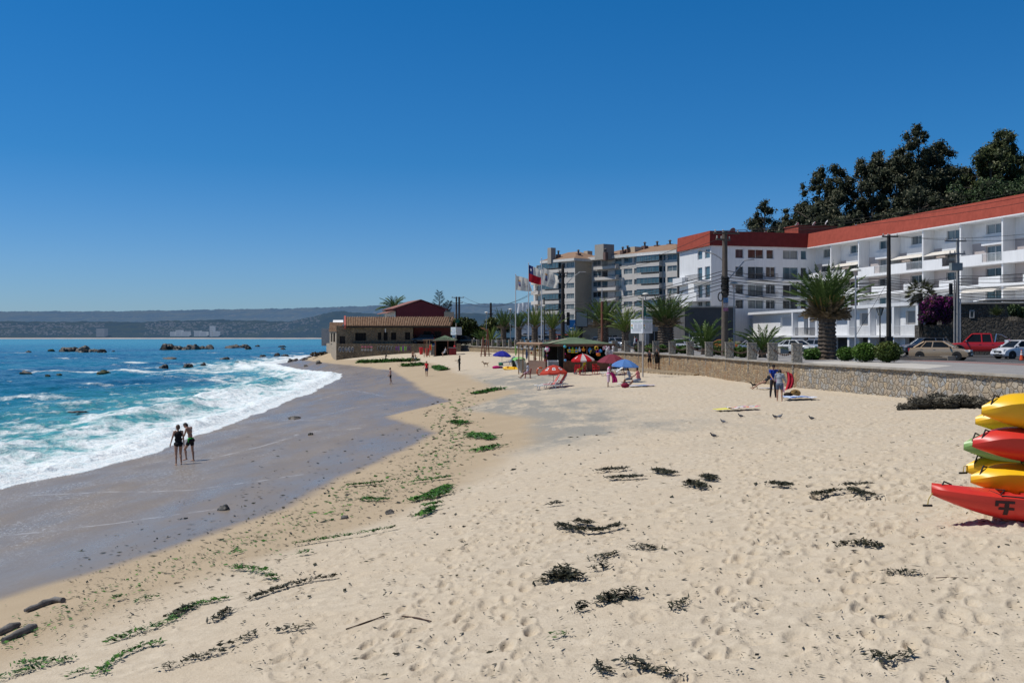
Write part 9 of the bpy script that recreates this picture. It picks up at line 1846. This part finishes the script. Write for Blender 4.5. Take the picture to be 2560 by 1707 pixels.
for b_ in bl: mb.ball(Vector(b_[:3]) - hp2 - Vector((0,0,.1)),(b_[3],b_[4],b_[5]),8,6)
mb.build('weed_core',M('weed_core',(.02,.018,.013),1),t)
p = hit(808,887); rk = leafcloud([(p.x + u * 1.6,p.y,p.z + .25 - .15 * abs(u),1.0,.6,.4) for u in (-1,0,1)],700,.2,9,flat=.5); tag(mesh_np('seaweed_heap',rk[0],rk[1],MATS['weed_heap'],attrs={'shade': rk[2]}),'brown heap of weed at the corner of the graffiti wall','seaweed')
g = np.random.default_rng(78); V = []; S = []; EX = [0,130,380,560,730,870,960,1060,1110,1150,1120,1180]; EY = [1620,1545,1440,1380,1320,1250,1215,1190,1140,1090,1050,985]
for i in range(1500):
 u = g.random() * 11; px = np.interp(u,range(12),EX) + g.normal() * 34; py = np.interp(u,range(12),EY) + g.normal() * 15
 if px < 0 or py > 1700: continue
 p = hit(px,py); s = p.y / F * g.uniform(2.5,8.5); a = g.random() * 6.28; d1 = np.array([math.cos(a),math.sin(a),.15 * g.normal()]) * s; d2 = np.array([-math.sin(a),math.cos(a),.3 * g.normal()]) * s * g.uniform(.2,.6); c = np.array([p.x,p.y,p.z + .025]); V.append([c - d1,c - d2,c + d1,c + d2]); S.append([g.random()] * 4)
v = np.array(V).reshape(-1,3); tag(mesh_np('seaweed_scraps',v,np.arange(len(v)).reshape(-1,4),WEEDG,attrs={'shade': np.array(S).ravel()}),'small green seaweed scraps along the edge of the damp sand','seaweed',kind='stuff')
g = np.random.default_rng(77); V = []; S = []
for i in range(4200):
 if i % 3 == 0:
  px,py = g.uniform(150,1150),0; py = np.interp(px,[0,380,730,1000,1150],[1600,1440,1310,1190,1140]) + g.normal() * 70
 else: px,py = g.uniform(600,2560),1080 + 627 * g.random() ** .8
 if py > 1706 or py < 1010: continue
 p = hit(px,py); k = p.y / F; s = k * g.uniform(2.5,8.0) * (1.7 if g.random() < .12 else 1); a = g.random() * 6.28; d1 = np.array([math.cos(a),math.sin(a),.1 * g.normal()]) * s; d2 = np.array([-math.sin(a),math.cos(a),.25 * g.normal()]) * s * g.uniform(.14,.45); c = np.array([p.x,p.y,p.z + .02]); V.append([c - d1,c - d2,c + d1,c + d2]); S.append([g.random()] * 4)
v = np.array(V).reshape(-1,3); tag(mesh_np('seaweed_scraps',v,np.arange(len(v)).reshape(-1,4),M_leaf('seaweed_scrap',(.015,.014,.010),(.045,.045,.022),(.10,.085,.05),.6),attrs={'shade': np.array(S).ravel()}),'small scraps of dried seaweed strewn over the sand','seaweed',kind='stuff')
flush()
